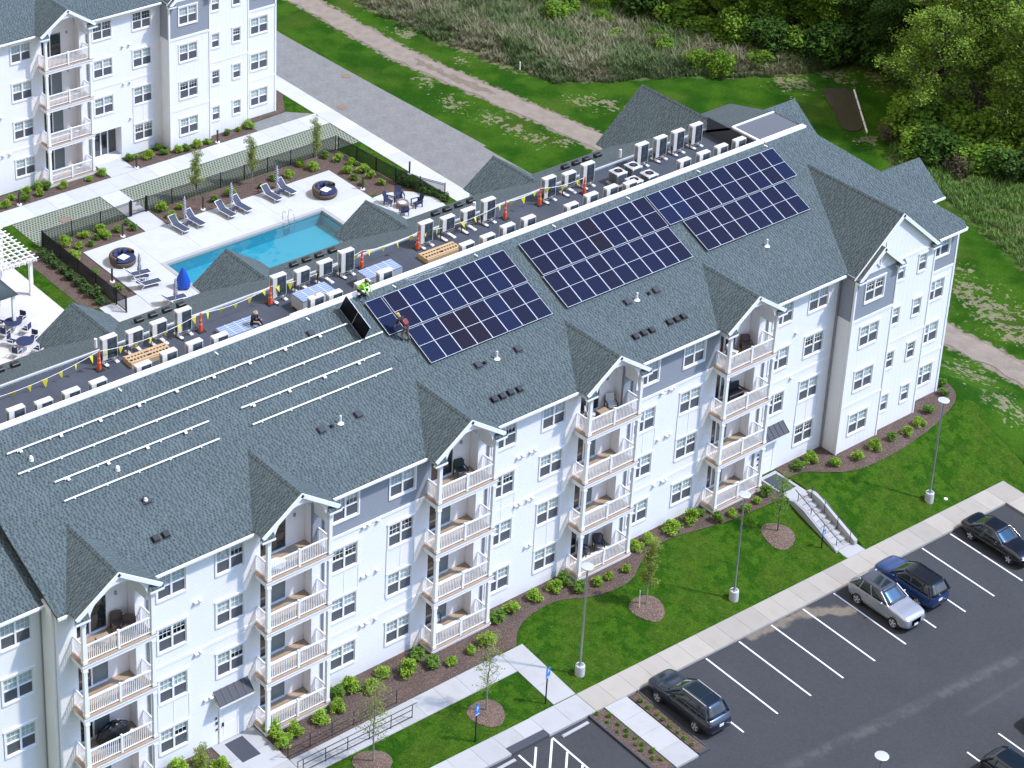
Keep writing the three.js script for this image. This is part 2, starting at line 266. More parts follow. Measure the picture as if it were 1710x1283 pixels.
// balcony: origin at its middle on the floor, wall plane z = 0
function makeBalcony(top) {
  const root = new THREE.Mesh(M(bx(-2.12, 2.12, -0.36, -0.06, 0.035, 1.12), bx(-2.17, 2.17, -0.14, -0.061, 0.036, 1.17)), mat.white); root.name = 'balcony'; root.castShadow = root.receiveShadow = true;
  P('deck', M(bx(-2.15, 2.15, -0.058, 0.0, 0.035, 1.16), bx(-1.74, 1.59, -0.058, 0.0, -0.69, 0.033)), mat.deck, root);
  const ph = top ? 2.85 : FH - 0.37;
  for (const s of [-1, 1]) { P('post', M(cbox(s * 1.96 - 0.1, s * 1.96 + 0.1, 0.002, ph, 0.92, 1.12, 0.015), bc(s * 1.96, 0.1, 1.02, 0.25, 0.18, 0.25), bc(s * 1.96, ph - 0.1, 1.02, 0.26, 0.12, 0.26)), mat.vinyl, root); }
  P('rail_post', cbox(-0.06, 0.06, 0.002, 1.14, 0.96, 1.08, 0.01), mat.vinyl, root);
  P('rail', M(bx(-1.85, -0.07, 0.99, 1.06, 0.98, 1.06), bx(0.07, 1.85, 0.99, 1.06, 0.98, 1.06), bx(-1.85, -0.07, 0.1, 0.15, 0.99, 1.05), bx(0.07, 1.85, 0.1, 0.15, 0.99, 1.05)), mat.vinyl, root);
  const bl = []; for (let x = -1.78; x < -0.1; x += 0.112) bl.push(bc(x, 0.57, 1.02, 0.034, 0.84, 0.034)); for (let x = 0.15; x < 1.83; x += 0.112) bl.push(bc(x, 0.57, 1.02, 0.034, 0.84, 0.034));
  P('balusters', M(bl), mat.vinyl, root).userData.kind = 'stuff';
  for (const s of [-1, 1]) {
    P('side_rail', bx(s * 1.96 - 0.035, s * 1.96 + 0.035, 0.99, 1.06, 0.04, 0.91), mat.vinyl, root); P('bottom_rail', bx(s * 1.96 - 0.03, s * 1.96 + 0.03, 0.1, 0.15, 0.04, 0.91), mat.vinyl, root);
    const q = []; for (let z = 0.12; z < 0.88; z += 0.112) q.push(bc(s * 1.96, 0.57, z, 0.034, 0.84, 0.034)); P('side_balusters', M(q), mat.vinyl, root).userData.kind = 'stuff';
  }
  // recess behind the wall plane
  const ch = top ? 2.75 : 2.86, D = [-1.62, 0.42];
  const back = []; if (top) { const s = new THREE.Shape(); s.moveTo(-1.74, 0.003); s.lineTo(1.59, 0.003); s.lineTo(1.59, 2.45); s.absarc(-0.075, 2.33, 1.69, 0.09, Math.PI - 0.09, false); s.lineTo(-1.74, 2.45); s.closePath(); const dh = new THREE.Path(rect(D[0], D[1], 0.06, 2.12).map((p) => new THREE.Vector2(...p))); s.holes.push(dh); const g = new THREE.ExtrudeGeometry(s, { depth: 0.1, bevelEnabled: false, curveSegments: 20 }); g.translate(0, 0, -0.8); back.push(g); }
  else back.push(wallZ(-1.74, 1.59, 0.003, ch, -0.7, 0.1, [[D[0], D[1], 0.06, 2.12]]));
  back.push(bx(-1.86, -1.745, 0.003, ch - (top ? 0.3 : 0), -0.8, -0.16), bx(1.6, 1.72, 0.003, ch - (top ? 0.3 : 0), -0.8, -0.16));
  if (!top) back.push(bx(-1.74, 1.59, ch + 0.001, ch + 0.05, -0.8, -0.01));
  P('recess_wall', M(back), mat.white, root);
  const fr = [bx(D[0], D[0] + 0.07, 0.06, 2.12, -0.76, -0.67), bx(D[1] - 0.07, D[1], 0.06, 2.12, -0.76, -0.67), bx(D[0] + 0.07, D[1] - 0.07, 2.04, 2.12, -0.76, -0.67), bx(D[0] + 0.07, D[1] - 0.07, 0.0, 0.1, -0.76, -0.66), bc((D[0] + D[1]) / 2, 1.07, -0.71, 0.09, 1.94, 0.07)];
  P('sliding_door', M(fr), mat.trim, root);
  const md = (D[0] + D[1]) / 2; P('door_pane', bx(D[0] + 0.07, md - 0.045, 0.1, 2.04, -0.73, -0.72), mat.door, root); P('door_pane', bx(md + 0.045, D[1] - 0.07, 0.1, 2.04, -0.74, -0.73), top ? mat.door : mat.curtain, root);
  P('wall_lamp', M(bc(0.9, 1.9, -0.66, 0.1, 0.2, 0.1)), mat.galv, root);
  return root;
}
const BAL = [makeBalcony(false), makeBalcony(true)];
// cross gable: ridge along z (front at z1), white arch below when arch is set
function gableRoof(cx, tipY, hw, sl, z0, z1) {
  const L = z1 - z0, th = Math.atan(sl), len = hw / Math.cos(th);
  const g1 = slab(rect(0, L, 0, len), V(cx - hw, tipY, z0), V(0, 0, 1), V(Math.cos(th), Math.sin(th), 0), 0.14);
  const g2 = slab(rect(0, L, 0, len), V(cx + hw, tipY, z1), V(0, 0, -1), V(-Math.cos(th), Math.sin(th), 0), 0.14);
  const c1 = slab(rect(0, L, len - 0.17, len), V(cx - hw, tipY + 0.02, z0), V(0, 0, 1), V(Math.cos(th), Math.sin(th), 0), 0.02), c2 = slab(rect(0, L, len - 0.17, len), V(cx + hw, tipY + 0.02, z1), V(0, 0, -1), V(-Math.cos(th), Math.sin(th), 0), 0.02);
  return M(g1, g2, c1, c2);
}
function rakes(cx, tipY, hw, sl, z) {
  const th = Math.atan(sl), l = hw / Math.cos(th); const out = [];
  for (const s of [-1, 1]) { const g = bx(0, l, -0.2, 0.03, 0, 0.07); g.rotateZ(th); if (s > 0) { g.scale(-1, 1, 1); const ix = g.index; for (let i = 0; i < ix.count; i += 3) { const a = ix.getX(i); ix.setX(i, ix.getX(i + 1)); ix.setX(i + 1, a); } } g.translate(cx + s * hw, tipY, z); g.deleteAttribute('normal'); g.computeVertexNormals(); out.push(norm(g)); }
  return M(out);
}
function building(off, delta, label, cfg) {
  const B = new THREE.Group(); B.name = numbered('apartment_building'); B.position.set(off[0] + delta[0], off[1] + delta[1], off[2] + delta[2]); scene.add(B); tag(B, label, 'building', cfg.group);
  const part = (name, geo, m, parent = B) => { geo.translate(-off[0], -off[1], -off[2]); return P(name, geo, m, parent); };
  const put = (proto, x, y, z) => { const c = proto.clone(); c.position.set(x - off[0], y - off[1], z - off[2]); B.add(c); return c; };
  const HW = 0.84, HH = 0.73, hole = (x, k) => [x - HW, x + HW, winY(k) - HH, winY(k) + HH];
  const nhole = (x, k) => [x - 0.36, x + 0.36, winY(k) + 0.15 - 0.61, winY(k) + 0.15 + 0.61];
  const e = cfg.end, X0 = cfg.x0;
  // lower three storeys in one wall, top storey in pieces between the balconies
  const low = []; for (const c of cfg.cols) for (let k = 0; k < 3; k++) if (!(cfg.skip && cfg.skip(c, k))) low.push(hole(c, k));
  for (const b of cfg.bal) for (let k = 0; k < 3; k++) low.push([b - 1.74, b + 1.59, HF[k] + 0.003, HF[k] + 2.85]);
  if (cfg.entry) low.push([cfg.entry[0], cfg.entry[1], F0, 2.6]);
  part('wall', wallZ(X0, e + 0.001, -0.3, 9.76, 0, 0.15, low), mat.lap);
  const cuts = [X0, ...cfg.bal.flatMap((b) => [b - 1.74, b + 1.59]), e + 0.001];
  for (let i = 0; i < cuts.length; i += 2) { const a = cuts[i], b = cuts[i + 1]; const hs = cfg.cols.filter((c) => c > a && c < b).map((c) => hole(c, 3)); const gy = cfg.grey.some(([p, q]) => p < (a + b) / 2 && q > (a + b) / 2); part('wall', wallZ(a, b, 9.762, 12.9, gy ? 0.012 : 0, 0.15, hs), gy ? mat.grey : mat.lap); if (gy) part('band', bx(a - 0.0, b, 9.68, 9.86, 0.014, 0.05), mat.trim); }
  for (const [a, b, y] of cfg.bands) part('band', bx(a, b, y - 0.1, y + 0.1, 0.002, 0.03), mat.trim);
  for (const [x, k] of cfg.panels) part('panel', M(bx(x - 0.92, x + 0.92, winY(k) + HH + 0.19, winY(k + 1) - HH - 0.11, 0.002, 0.02), bx(x - 0.03, x + 0.03, winY(k) + HH + 0.19, winY(k + 1) - HH - 0.11, 0.0205, 0.035), bx(x - 0.98, x - 0.921, winY(k) - HH, winY(k + 1) - HH, 0.002, 0.04), bx(x + 0.921, x + 0.98, winY(k) - HH, winY(k + 1) - HH, 0.002, 0.04)), mat.white);
  for (const c of cfg.cols) for (let k = 0; k < 4; k++) if (!(cfg.skip && cfg.skip(c, k))) put(pickWin(), c, winY(k), k === 3 && cfg.grey.some(([p, q]) => p < c && q > c) ? 0.012 : 0);
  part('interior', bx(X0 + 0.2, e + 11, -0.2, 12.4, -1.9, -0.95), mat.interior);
  for (const b of cfg.bal) {
    for (let k = 0; k < 4; k++) { const c = put(BAL[k === 3 ? 1 : 0], b, HF[k], 0); if (k === 0) { const s = P('patio_base', bx(-2.14, 2.14, -0.45, -0.362, 0.036, 1.14), mat.concrete, c); } }
    const gz0 = -4.15, g = part('gable_roof', gableRoof(b, 12.84, 2.47, 0.7, gz0, 1.2), mat.shingle);
    part('rake_board', rakes(b, 12.84, 2.47, 0.7, 1.2), mat.trim, g);
    // gable end with an arched opening
    const s = new THREE.Shape(); s.moveTo(-2.2, 12.6); s.lineTo(-1.66, 12.6); s.lineTo(-1.66, 12.3); s.absarc(-0.0, 12.2, 1.66, Math.PI - 0.06, 0.06, true); s.lineTo(1.66, 12.3); s.lineTo(1.66, 12.6); s.lineTo(2.2, 12.6); s.lineTo(2.2, 12.85); s.lineTo(0, 14.39); s.lineTo(-2.2, 12.85); s.closePath();
    const gw = new THREE.ExtrudeGeometry(s, { depth: 0.14, bevelEnabled: false, curveSegments: 24 }); gw.translate(b, 0, 0.98); part('gable_wall', gw, mat.white, g);
    const va = new THREE.Shape(); va.absarc(0, 12.2, 1.72, 0, Math.PI, false); va.absarc(0, 12.2, 1.66, Math.PI, 0, true); const vg = new THREE.ExtrudeGeometry(va, { depth: 1.7, bevelEnabled: false, curveSegments: 24 }); vg.translate(b, 0, -0.72); part('vault', vg, mat.white, g);
    for (const q of [-1, 1]) { const x0 = b + q * 2.5, x1 = b + q * 1.72; part('eave_return', slab(rect(Math.min(x0, x1), Math.max(x0, x1), 0, 0.36), V(0, 12.66, 1.32), V(1, 0, 0), V(0, 0.75, -0.5), 0.04), mat.shingle, g); part('return_trim', bx(Math.min(x0, x1) - 0.02, Math.max(x0, x1) + 0.02, 12.53, 12.64, 1.125, 1.34), mat.trim, g); }
    part('downspout', bc(b + 2.3, 6.2, 0.06, 0.09, 12.6, 0.09), mat.galv);
    // beams carrying the gable: side walls over the posts
    part('gable_side', M(bx(b - 2.06, b - 1.86, 12.45, 12.75, 0.05, 1.0), bx(b + 1.86, b + 2.06, 12.45, 12.75, 0.05, 1.0), bx(b - 1.86, b - 1.75, 12.0, 12.75, -0.7, 0.97), bx(b + 1.66, b + 1.86, 12.0, 12.75, -0.7, 0.97)), mat.white);
  }
  // end bays
  const ez = 1.25, e1 = e + 3.9, e2 = e1 + 4.0, e3 = e2 + 3.3;
  part('wall', wallZ(e, e1, -0.3, 9.6, ez, 0.15, [0, 1, 2].map((k) => hole(e + 1.8, k))), mat.batten);
  part('wall', wallZ(e, e1, 9.602, 12.75, ez + 0.012, 0.16, [hole(e + 1.8, 3)]), mat.grey);
  part('band', bx(e + 0.1, e1, 9.5, 9.7, ez + 0.014, ez + 0.05), mat.trim); part('band', bx(e + 0.1, e1, 3.15, 3.35, ez + 0.002, ez + 0.03), mat.trim);
  part('corner_board', M(bx(e - 0.03, e + 0.1, -0.3, 12.7, ez - 0.1, ez + 0.05), bx(e1 - 0.1, e1 + 0.02, -0.3, 12.7, ez - 0.1, ez + 0.052)), mat.trim);
  part('side_wall', bx(e - 0.012, e + 0.14, -0.3, 9.6, 0.002, ez - 0.16), mat.lap); part('side_wall', bx(e - 0.02, e + 0.14, 9.602, 12.75, 0.002, ez - 0.16), mat.grey);
  part('side_wall', bx(e1 - 0.15, e1 + 0.002, -0.3, 12.75, 0.8, ez - 0.17), mat.batten);
  for (let k = 0; k < 4; k++) put(pickWin(), e + 1.8, winY(k), ez + (k === 3 ? 0.012 : 0));
  const sz = 0.95, n1 = e1 + 0.72, n2 = e1 + 2.8, nh = []; for (let k = 0; k < 4; k++) nh.push(nhole(n1, k), nhole(n2, k));
  part('wall', wallZ(e1 + 0.004, e2, -0.3, 12.75, sz, 0.15, nh), mat.batten);
  part('band', bx(e1 + 0.03, e2 - 0.1, 6.35, 6.5, sz + 0.002, sz + 0.03), mat.trim); part('band', bx(e1 + 0.03, e2 - 0.1, 12.5, 12.66, sz + 0.002, sz + 0.03), mat.trim);
  part('corner_board', bx(e2 - 0.1, e2 + 0.02, -0.3, 12.7, sz - 0.12, sz + 0.04), mat.trim);
  for (let k = 0; k < 4; k++) for (const n of [n1, n2]) put(NWIN[wr() < 0.7 ? 0 : 1], n, winY(k) + 0.15, sz);
  const tz = 0.13, xs = e2 + 1.6;
  part('wall', wallZ(e2 - 0.14, e3, -0.3, 9.6, tz, 0.15, [0, 1, 2].map((k) => hole(xs, k))), mat.batten);
  part('wall', wallZ(e2 - 0.14, e3, 9.602, 12.8, tz + 0.012, 0.16, [hole(xs, 3)]), mat.grey);
  part('side_wall', bx(e2 - 0.15, e2 + 0.002, -0.3, 12.75, tz + 0.02, sz - 0.16), mat.batten);
  part('band', bx(e2, e3 - 0.06, 9.5, 9.7, tz + 0.014, tz + 0.05), mat.trim); part('band', bx(e2, e3 - 0.06, 3.15, 3.35, tz + 0.002, tz + 0.03), mat.trim);
  part('corner_board', bx(e3 - 0.12, e3 + 0.04, -0.3, 12.75, tz - 0.1, tz + 0.05), mat.trim);
  for (let k = 0; k < 4; k++) put(pickWin(), xs, winY(k), tz + (k === 3 ? 0.012 : 0));
  part('end_wall', bx(e3 - 0.16, e3, -2.2, 12.8, -20.4, tz - 0.16), mat.lap);
  part('back_wall', M(bx(X0, e3 - 0.17, -2.2, 12.7, -20.4, -20.25), bx(X0, X0 + 0.15, -0.3, 12.7, -20.2, -0.2)), mat.lap);
  part('foundation', M(bx(X0, e + 0.5, -0.8, -0.302, -0.3, -0.01), bx(e, e1, -0.8, -0.302, 0.5, ez - 0.02), bx(e1, e2, -0.8, -0.302, 0.3, sz - 0.02), bx(e2, e3, -0.8, -0.302, -0.3, tz - 0.02)), mat.concreteTan);
  // small gable over the bay, large gable over bay and next section
  // the small gable's left slope continues the large gable's
  const tri = (c, hw, y0, sl, z) => { const q = new THREE.Shape(); q.moveTo(-hw, y0); q.lineTo(hw, y0); q.lineTo(0, y0 + hw * sl); q.closePath(); const g = new THREE.ExtrudeGeometry(q, { depth: 0.12, bevelEnabled: false }); g.translate(c, 0, z); return g; };
  const hwS = 2.16, cg = e - 0.11 + hwS, g1 = part('gable_roof', gableRoof(cg, 12.62, hwS, 0.848, 1.122, ez + 0.26), mat.shingle); part('rake_board', rakes(cg, 12.62, hwS, 0.848, ez + 0.26), mat.trim, g1);
  part('gable_wall', tri(cg, 2.0, 12.752, 0.8, ez - 0.12), mat.batten, g1);
  for (const q of [-1, 1]) { const x0 = cg + q * 2.2, x1 = cg + q * 1.55; part('eave_return', slab(rect(Math.min(x0, x1), Math.max(x0, x1), 0, 0.34), V(0, 12.62, ez + 0.36), V(1, 0, 0), V(0, 0.75, -0.5), 0.04), mat.shingle, g1); part('return_trim', bx(Math.min(x0, x1) - 0.02, Math.max(x0, x1) + 0.02, 12.5, 12.6, ez + 0.02, ez + 0.38), mat.trim, g1); }
  part('brace', M([-1, 1].map((q) => { const g = bx(-0.035, 0.035, 0, 0.62, 0, 0.04); g.rotateZ(-q * 0.7); g.translate(cg, 13.0, ez + 0.03); return g; }), bc(cg, 13.55, ez + 0.045, 0.07, 1.1, 0.04)), mat.trim, g1);
  const cb = e + 3.95, g2 = part('gable_roof', gableRoof(cb, 12.62, 4.06, 0.848, -7.4, 1.12), mat.shingle); part('rake_board', rakes(cb, 12.62, 4.06, 0.848, 1.12), mat.trim, g2);
  part('gable_wall', tri(cb, 3.9, 12.6, 0.83, sz - 0.13), mat.batten, g2); part('eave_return', slab(rect(cb + 3.3, cb + 4.1, 0, 0.34), V(0, 12.56, 1.24), V(1, 0, 0), V(0, 0.75, -0.5), 0.04), mat.shingle, g2); part('return_trim', bx(cb + 3.28, cb + 4.12, 12.44, 12.54, 0.96, 1.26), mat.trim, g2); part('gable_batten', bx(cb - 1.15, cb - 1.05, 12.7, 14.9, sz - 0.01, sz + 0.03), mat.trim, g2);
  // main roof: front slope with notches at the balconies, hip at the far end
  const k = Math.sqrt(1 + S * S), s2 = (z) => (EZ - z) * k, RX = e + 6.1, EX = e3 + 0.15, RZ = -9.5, RY = roofY(RZ);
  const o = []; o.push([X0 - 0.15, s2(RZ)], [X0 - 0.15, 0]); for (const b of cfg.bal) o.push([b - 1.78, 0], [b - 1.78, s2(-0.78)], [b + 1.7, s2(-0.78)], [b + 1.7, 0]); o.push([e2 - 0.1, 0], [e2 - 0.1, s2(0.78)], [EX - 0.3, s2(0.78)], [EX, s2(0.3)], [RX, s2(RZ)]);
  const roof = part('roof', slab(o, V(0, EY, EZ), V(1, 0, 0), V(0, S, -1), 0.16), mat.shingle);
  const gt = []; let px = X0 - 0.15; for (const b of [...cfg.bal, e - 0.1 + 1.9]) { gt.push(bx(px, b - 2.0, EY - 0.16, EY - 0.03, EZ + 0.005, EZ + 0.12)); px = b + 2.0; } for (const g of gt) part('gutter', g, mat.trim, roof);
  part('gutter', bx(e2 + 0.05, EX - 0.3, EY - 0.3, EY - 0.16, 0.79, 0.89), mat.trim, roof);
  part('soffit', M(cuts.filter((_, i) => i % 2 === 0).map((a, i) => bx(a, cuts[2 * i + 1], 12.55, 12.6, 0.2, EZ - 0.02)), bx(e2, e3 + 0.1, 12.5, 12.55, 0.2, 0.75)), mat.trim, roof);
  // right hip and back slope
  const hs = (RY - EY) / (EX - RX), hk = Math.sqrt(1 + hs * hs), PZ = -12.2;
  part('hip_roof', slab([[-0.3, 0], [20.9, 0], [12.2, (EX - RX) * hk], [9.5, (EX - RX) * hk]], V(EX, EY, 0), V(0, 0, -1), V(-1, hs, 0), 0.16), mat.shingle);
  const bs = 0.5, bk = Math.sqrt(1.25), bz = (z) => (z + 20.9) * bk, WX = e + 2.0;
  part('back_roof', slab([[-EX, 0], [-(X0 - 0.15), 0], [-(X0 - 0.15), bz(-14.4)], [-WX, bz(-14.4)], [-WX, bz(PZ)], [-RX, bz(PZ)]], V(0, EY, -20.9), V(-1, 0, 0), V(0, bs, 1), 0.16), mat.shingle);
  part('flat_roof', bx(X0, WX, 15.6, 15.9, -14.6, RZ - 0.1), mat.membrane);
  part('roof_edge', bx(X0, WX, 15.85, 16.09, -14.5, -14.38), mat.alu);
  part('parapet', M(bx(X0, WX + 0.1, 15.4, RY - 0.1, RZ - 0.22, RZ - 0.04), bx(WX, WX + 0.12, 15.4, RY - 0.08, -14.3, RZ - 0.23)), mat.membrane);
  part('plateau', bx(WX + 0.12, RX, RY - 0.25, RY - 0.04, PZ, RZ - 0.06), mat.membraneGrey);
  part('ridge_cap', M(cbox(X0 - 0.15, WX + 0.25, RY - 0.08, RY + 0.07, RZ - 0.3, RZ + 0.1, 0.02), cbox(WX + 0.3, RX + 0.1, RY - 0.06, RY + 0.1, RZ - 0.26, RZ + 0.14, 0.02), bx(WX + 0.1, WX + 0.26, RY - 0.07, RY + 0.04, PZ, RZ - 0.31), bx(WX + 0.27, RX, RY - 0.07, RY + 0.04, PZ - 0.05, PZ + 0.06)), mat.trim);
  if (cfg.entry) {
    const [a, b] = cfg.entry; part('entrance', M(bx(a - 0.1, a, F0, 2.6, -0.94, -0.16), bx(b, b + 0.1, F0, 2.6, -0.94, -0.16), bx(a, b, 2.62, 2.7, -1.9, -0.16), bx(a, b, -0.1, F0 - 0.01, -1.9, -0.16)), mat.lap);
    part('entrance_door', M(bx(a + 0.1, a + 0.2, F0, 2.3, -0.93, -0.84), bx(a + 1.1, a + 1.2, F0, 2.3, -0.93, -0.84), bx(a + 1.75, a + 1.85, F0, 2.3, -0.93, -0.84), bx(a + 0.2, a + 1.75, 2.2, 2.3, -0.93, -0.84)), mat.trim); part('door_pane', bx(a + 0.2, a + 1.75, F0, 2.2, -0.92, -0.89), mat.door);
  }
  for (const [x, y] of cfg.hoods) part('wall_vent', M(bc(x, y, 0.06, 0.16, 0.16, 0.1), bc(x, y + 0.06, 0.1, 0.18, 0.05, 0.16)), mat.white);
  return { B, part, put, RY, RZ, WX, RX, EX, e1, e2, e3 };
}
const hoods = []; for (const [c, kk, offs] of [[59.7, [0, 1, 2], [-0.2, 0.15, 0.8]], [48.9, [1, 2], [-0.15, 0.15]], [70.6, [1, 2], [-0.2, 0.15, 0.75, 1.1]], [82.0, [0, 1, 2], [-0.4, 0.3, 0.6]], [93.1, [1, 2], [0]], [71.4, [0], [0, 0.35]], [49.5, [0], [-0.2, 0.15]]]) for (const k of kk) for (const o of offs) hoods.push([c + o, 3.06 + k * FH]);
const main = building([75, -0.3, -10], [0, 0, 0], 'long white four storey apartment building with solar panels on its grey shingle roof', {
  x0: 40.75, end: 96.85, bal: [43.62, 54.55, 65.85, 76.8, 88.05], cols: [47.37, 50.92, 58.28, 62.12, 69.36, 73.02, 80.35, 84.13, 91.75, 94.93],
  skip: (c, k) => k === 0 && (c === 50.92 || c === 91.75), grey: [[57, 63.5], [79, 85.7]],
  bands: [[45.3, 52.7, 6.55], [67.6, 74.9, 6.55], [89.8, 96.7, 6.55], [56.3, 64, 3.27], [78.5, 86.1, 3.27]], panels: [[47.37, 0], [58.28, 1], [62.12, 1], [69.36, 1], [73.02, 0], [80.35, 1], [84.13, 1], [94.93, 0]], hoods, group: 'apartment buildings round the pool',
});
const far = building([85, -0.3, -10], [-9.35, -2.02, -63.4], 'white apartment building with grey top bay standing behind the swimming pool', {
  x0: 66, end: 96.75, bal: [87.68], cols: [70.2, 74.2, 80.4, 84.13, 91.35, 95.0], skip: (c, k) => k === 0 && c === 91.35, grey: [[78, 86]], bands: [[89.5, 96.6, 6.55], [78, 85.8, 3.27]], panels: [[95.0, 0]], hoods: [[93.2, 6.3], [93.8, 6.3], [93.2, 9.6], [93.8, 9.6], [82.2, 3.1], [82.8, 3.1], [82.2, 6.4], [93.8, 3.1]], entry: [90.3, 92.9], group: 'apartment buildings round the pool',
});
// ---------------------------------------------------------------- the near building's own parts
{
  const { part, put, RY, RZ, RX, EX, e2, e3 } = main; const e = 96.85;
  // set-back wing at the left end
  const lz = -1.25, hl = [39.2, 35.4, 31.6];
  part('wing_wall', wallZ(14, 40.74, -0.3, 12.9, lz, 0.15, hl.flatMap((x) => [0, 1, 2, 3].map((k) => [x - 0.84, x + 0.84, winY(k) - 0.73, winY(k) + 0.73]))), mat.lap);
  part('wing_side', bx(40.6, 40.745, -0.3, 12.9, lz - 0.16, -0.16), mat.lap);
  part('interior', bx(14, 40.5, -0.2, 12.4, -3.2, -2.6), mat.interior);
  for (const x of hl) for (let k = 0; k < 4; k++) put(pickWin(), x, winY(k), lz);
  const k = Math.sqrt(1 + S * S);
  const wr2 = part('wing_roof', slab(rect(10, 40.74, 0, 9.2 * k), V(0, EY, lz + 0.4), V(1, 0, 0), V(0, S, -1), 0.16), mat.shingle);
  part('gutter', bx(10, 40.6, EY - 0.16, EY - 0.03, lz + 0.405, lz + 0.52), mat.trim, wr2);
  part('wing_back', slab(rect(-40.74, -10, 0, 7.2), V(0, EY, -20.9), V(-1, 0, 0), V(0, 0.5, 1), 0.16), mat.shingle);
  part('wing_flat', bx(10, 40.7, 15.5, 15.85, -14.6, -9.9), mat.membrane);
  part('rake_trim', slab([[0, 0], [0.2, 0], [0.2, 10], [0, 10]].map(([a, b]) => [a, b]), V(40.58, EY + 0.02, EZ), V(1, 0, 0), V(0, S, -1), 0.1), mat.shingle);
  part('downspout', M(bc(96.75, 6.2, 0.07, 0.1, 12.9, 0.1), bc(40.62, 6.2, lz + 0.07, 0.1, 12.9, 0.1)), mat.galv);
  // back cross gables and the gables of the far end
  for (const b of [43.6, 54.9, 65.7, 76.4, 87.0]) { const g = gableRoof(b, 12.7, 2.5, 0.68, -22.1, -17.3); part('gable_roof', g, mat.shingle); part('gable_wall', bx(b - 2.1, b + 2.1, 9, 12.6, -21.9, -20.45), mat.white); }
  part('gable_roof', gableRoof(100.3, 12.6, 4.06, 0.848, -22, -14.2), mat.shingle); part('gable_wall', bx(96.6, 104, 0, 12.6, -21.7, -20.45), mat.white);
  for (const [z, x1] of [[-5.15, 109.85], [-16.2, 109.6]]) {
    const L = x1 - 103.5, th = Math.atan(0.763), len = 2.45 / Math.cos(th);
    const a = slab(rect(0, L, 0, len), V(103.5, EY, z + 2.45), V(1, 0, 0), V(0, Math.sin(th), -Math.cos(th)), 0.14), b = slab(rect(0, L, 0, len), V(x1, EY, z - 2.45), V(-1, 0, 0), V(0, Math.sin(th), Math.cos(th)), 0.14);
    const g = part('gable_roof', M(a, b), mat.shingle); part('gable_wall', bx(e3 - 0.1, x1 - 0.3, -0.5, 12.7, z - 2.1, z + 2.1), mat.white, g); part('gutter', bx(107.4, x1, EY - 0.15, EY - 0.02, z + 2.455, z + 2.55), mat.trim, g);
  }
  // awnings over the two side doors
  for (const [x, z] of [[50.9, 0], [91.75, 0]]) {
    const a = part('awning', slab(rect(x - 1.08, x + 1.08, 0, 0.87), V(0, 2.76, 0.66), V(1, 0, 0), V(0, 0.58, -0.65), 0.05), mat.metalRoof);
    for (let i = 0; i < 6; i++) { const q = x - 1.06 + i * 0.424; part('seam', slab(rect(q - 0.015, q + 0.015, 0, 0.87), V(0, 2.79, 0.672), V(1, 0, 0), V(0, 0.58, -0.65), 0.035), mat.black, a); }
    part('awning_frame', M(bx(x - 1.08, x + 1.08, 2.62, 2.72, 0.58, 0.65), bx(x - 1.08, x - 1.02, 2.62, 3.25, 0.002, 0.1), bx(x + 1.02, x + 1.08, 2.62, 3.25, 0.002, 0.1), bx(x - 1.08, x - 1.02, 2.62, 2.7, 0.1, 0.58), bx(x + 1.02, x + 1.08, 2.62, 2.7, 0.1, 0.58)), mat.trim, a);
    const dx = x - 0.65, d = part('door', M(bx(dx, dx + 1.04, -0.2, 2.02, 0.002, 0.05), bx(dx - 0.1, dx - 0.002, -0.2, 2.12, 0.002, 0.07), bx(dx + 1.042, dx + 1.14, -0.2, 2.12, 0.002, 0.07), bx(dx, dx + 1.04, 2.022, 2.12, 0.002, 0.07), bx(dx + 0.15, dx + 0.89, 1.15, 1.8, 0.052, 0.06), bx(dx + 0.15, dx + 0.89, 0.1, 0.9, 0.052, 0.06)), mat.trim);
    part('handle', bc(dx + 0.12, 0.95, 0.09, 0.07, 0.24, 0.07), mat.black, d); part('keypad', M(bc(dx - 0.27, 1.5, 0.03, 0.1, 0.12, 0.05), bc(dx - 0.24, 1.18, 0.03, 0.12, 0.16, 0.05), bc(dx - 0.24, 0.75, 0.03, 0.09, 0.1, 0.05)), mat.darkGrey, d);
  }
  // roof vents: box vents, pipes with white collars
  const onR = (x, z) => V(x, roofY(z), z), tilt = Math.atan(S);
  const bxv = (x, z, s = 0.34, m = mat.black, n = 'box_vent') => { const g = M(cbox(-s / 2, s / 2, 0.03, 0.17, -s / 2, s / 2, 0.03), bx(-s / 2 - 0.06, s / 2 + 0.06, 0.005, 0.03, -s / 2 - 0.06, s / 2 + 0.06)); g.rotateX(tilt); const p = onR(x, z); g.translate(p.x, p.y, p.z); return part(n, g, m); };
  for (const [x, z] of [[47.24, -1.19], [47.84, -1.19], [69.28, -0.96], [69.85, -0.95], [70.45, -0.96], [71.1, -0.94], [80.16, -1.1], [80.82, -1.1], [81.44, -1.08], [82.9, -1.1], [83.5, -1.08], [84.05, -1.09]]) bxv(x, z);
  for (const [x, z] of [[58.91, -3.08], [61.4, -3.1], [69.83, -3.09], [72.75, -3.07], [81.37, -3.17], [83.69, -3.16], [47.97, -3.16], [62.0, -8.3]]) bxv(x, z, 0.38, mat.darkGrey);
  for (const [x, z] of [[43.8, -7.33], [47.56, -5.19], [47.9, -3.1]]) { const p = onR(x, z); part('pipe_vent', M(cyl(0.13, 0.11, 0.2, p.x, p.y, p.z, 12), cyl(0.07, 0.07, 0.28, p.x, p.y, p.z, 10)), mat.trim); }
  for (const [x, z] of [[60.17, -3.04], [71.18, -3.03], [82.08, -3.08], [93.13, -3.08]]) { const p = onR(x, z); part('pipe_vent', M(cyl(0.055, 0.055, 0.55, p.x, p.y - 0.05, p.z, 10), cyl(0.2, 0.06, 0.12, p.x, p.y, p.z, 12)), mat.trim); }
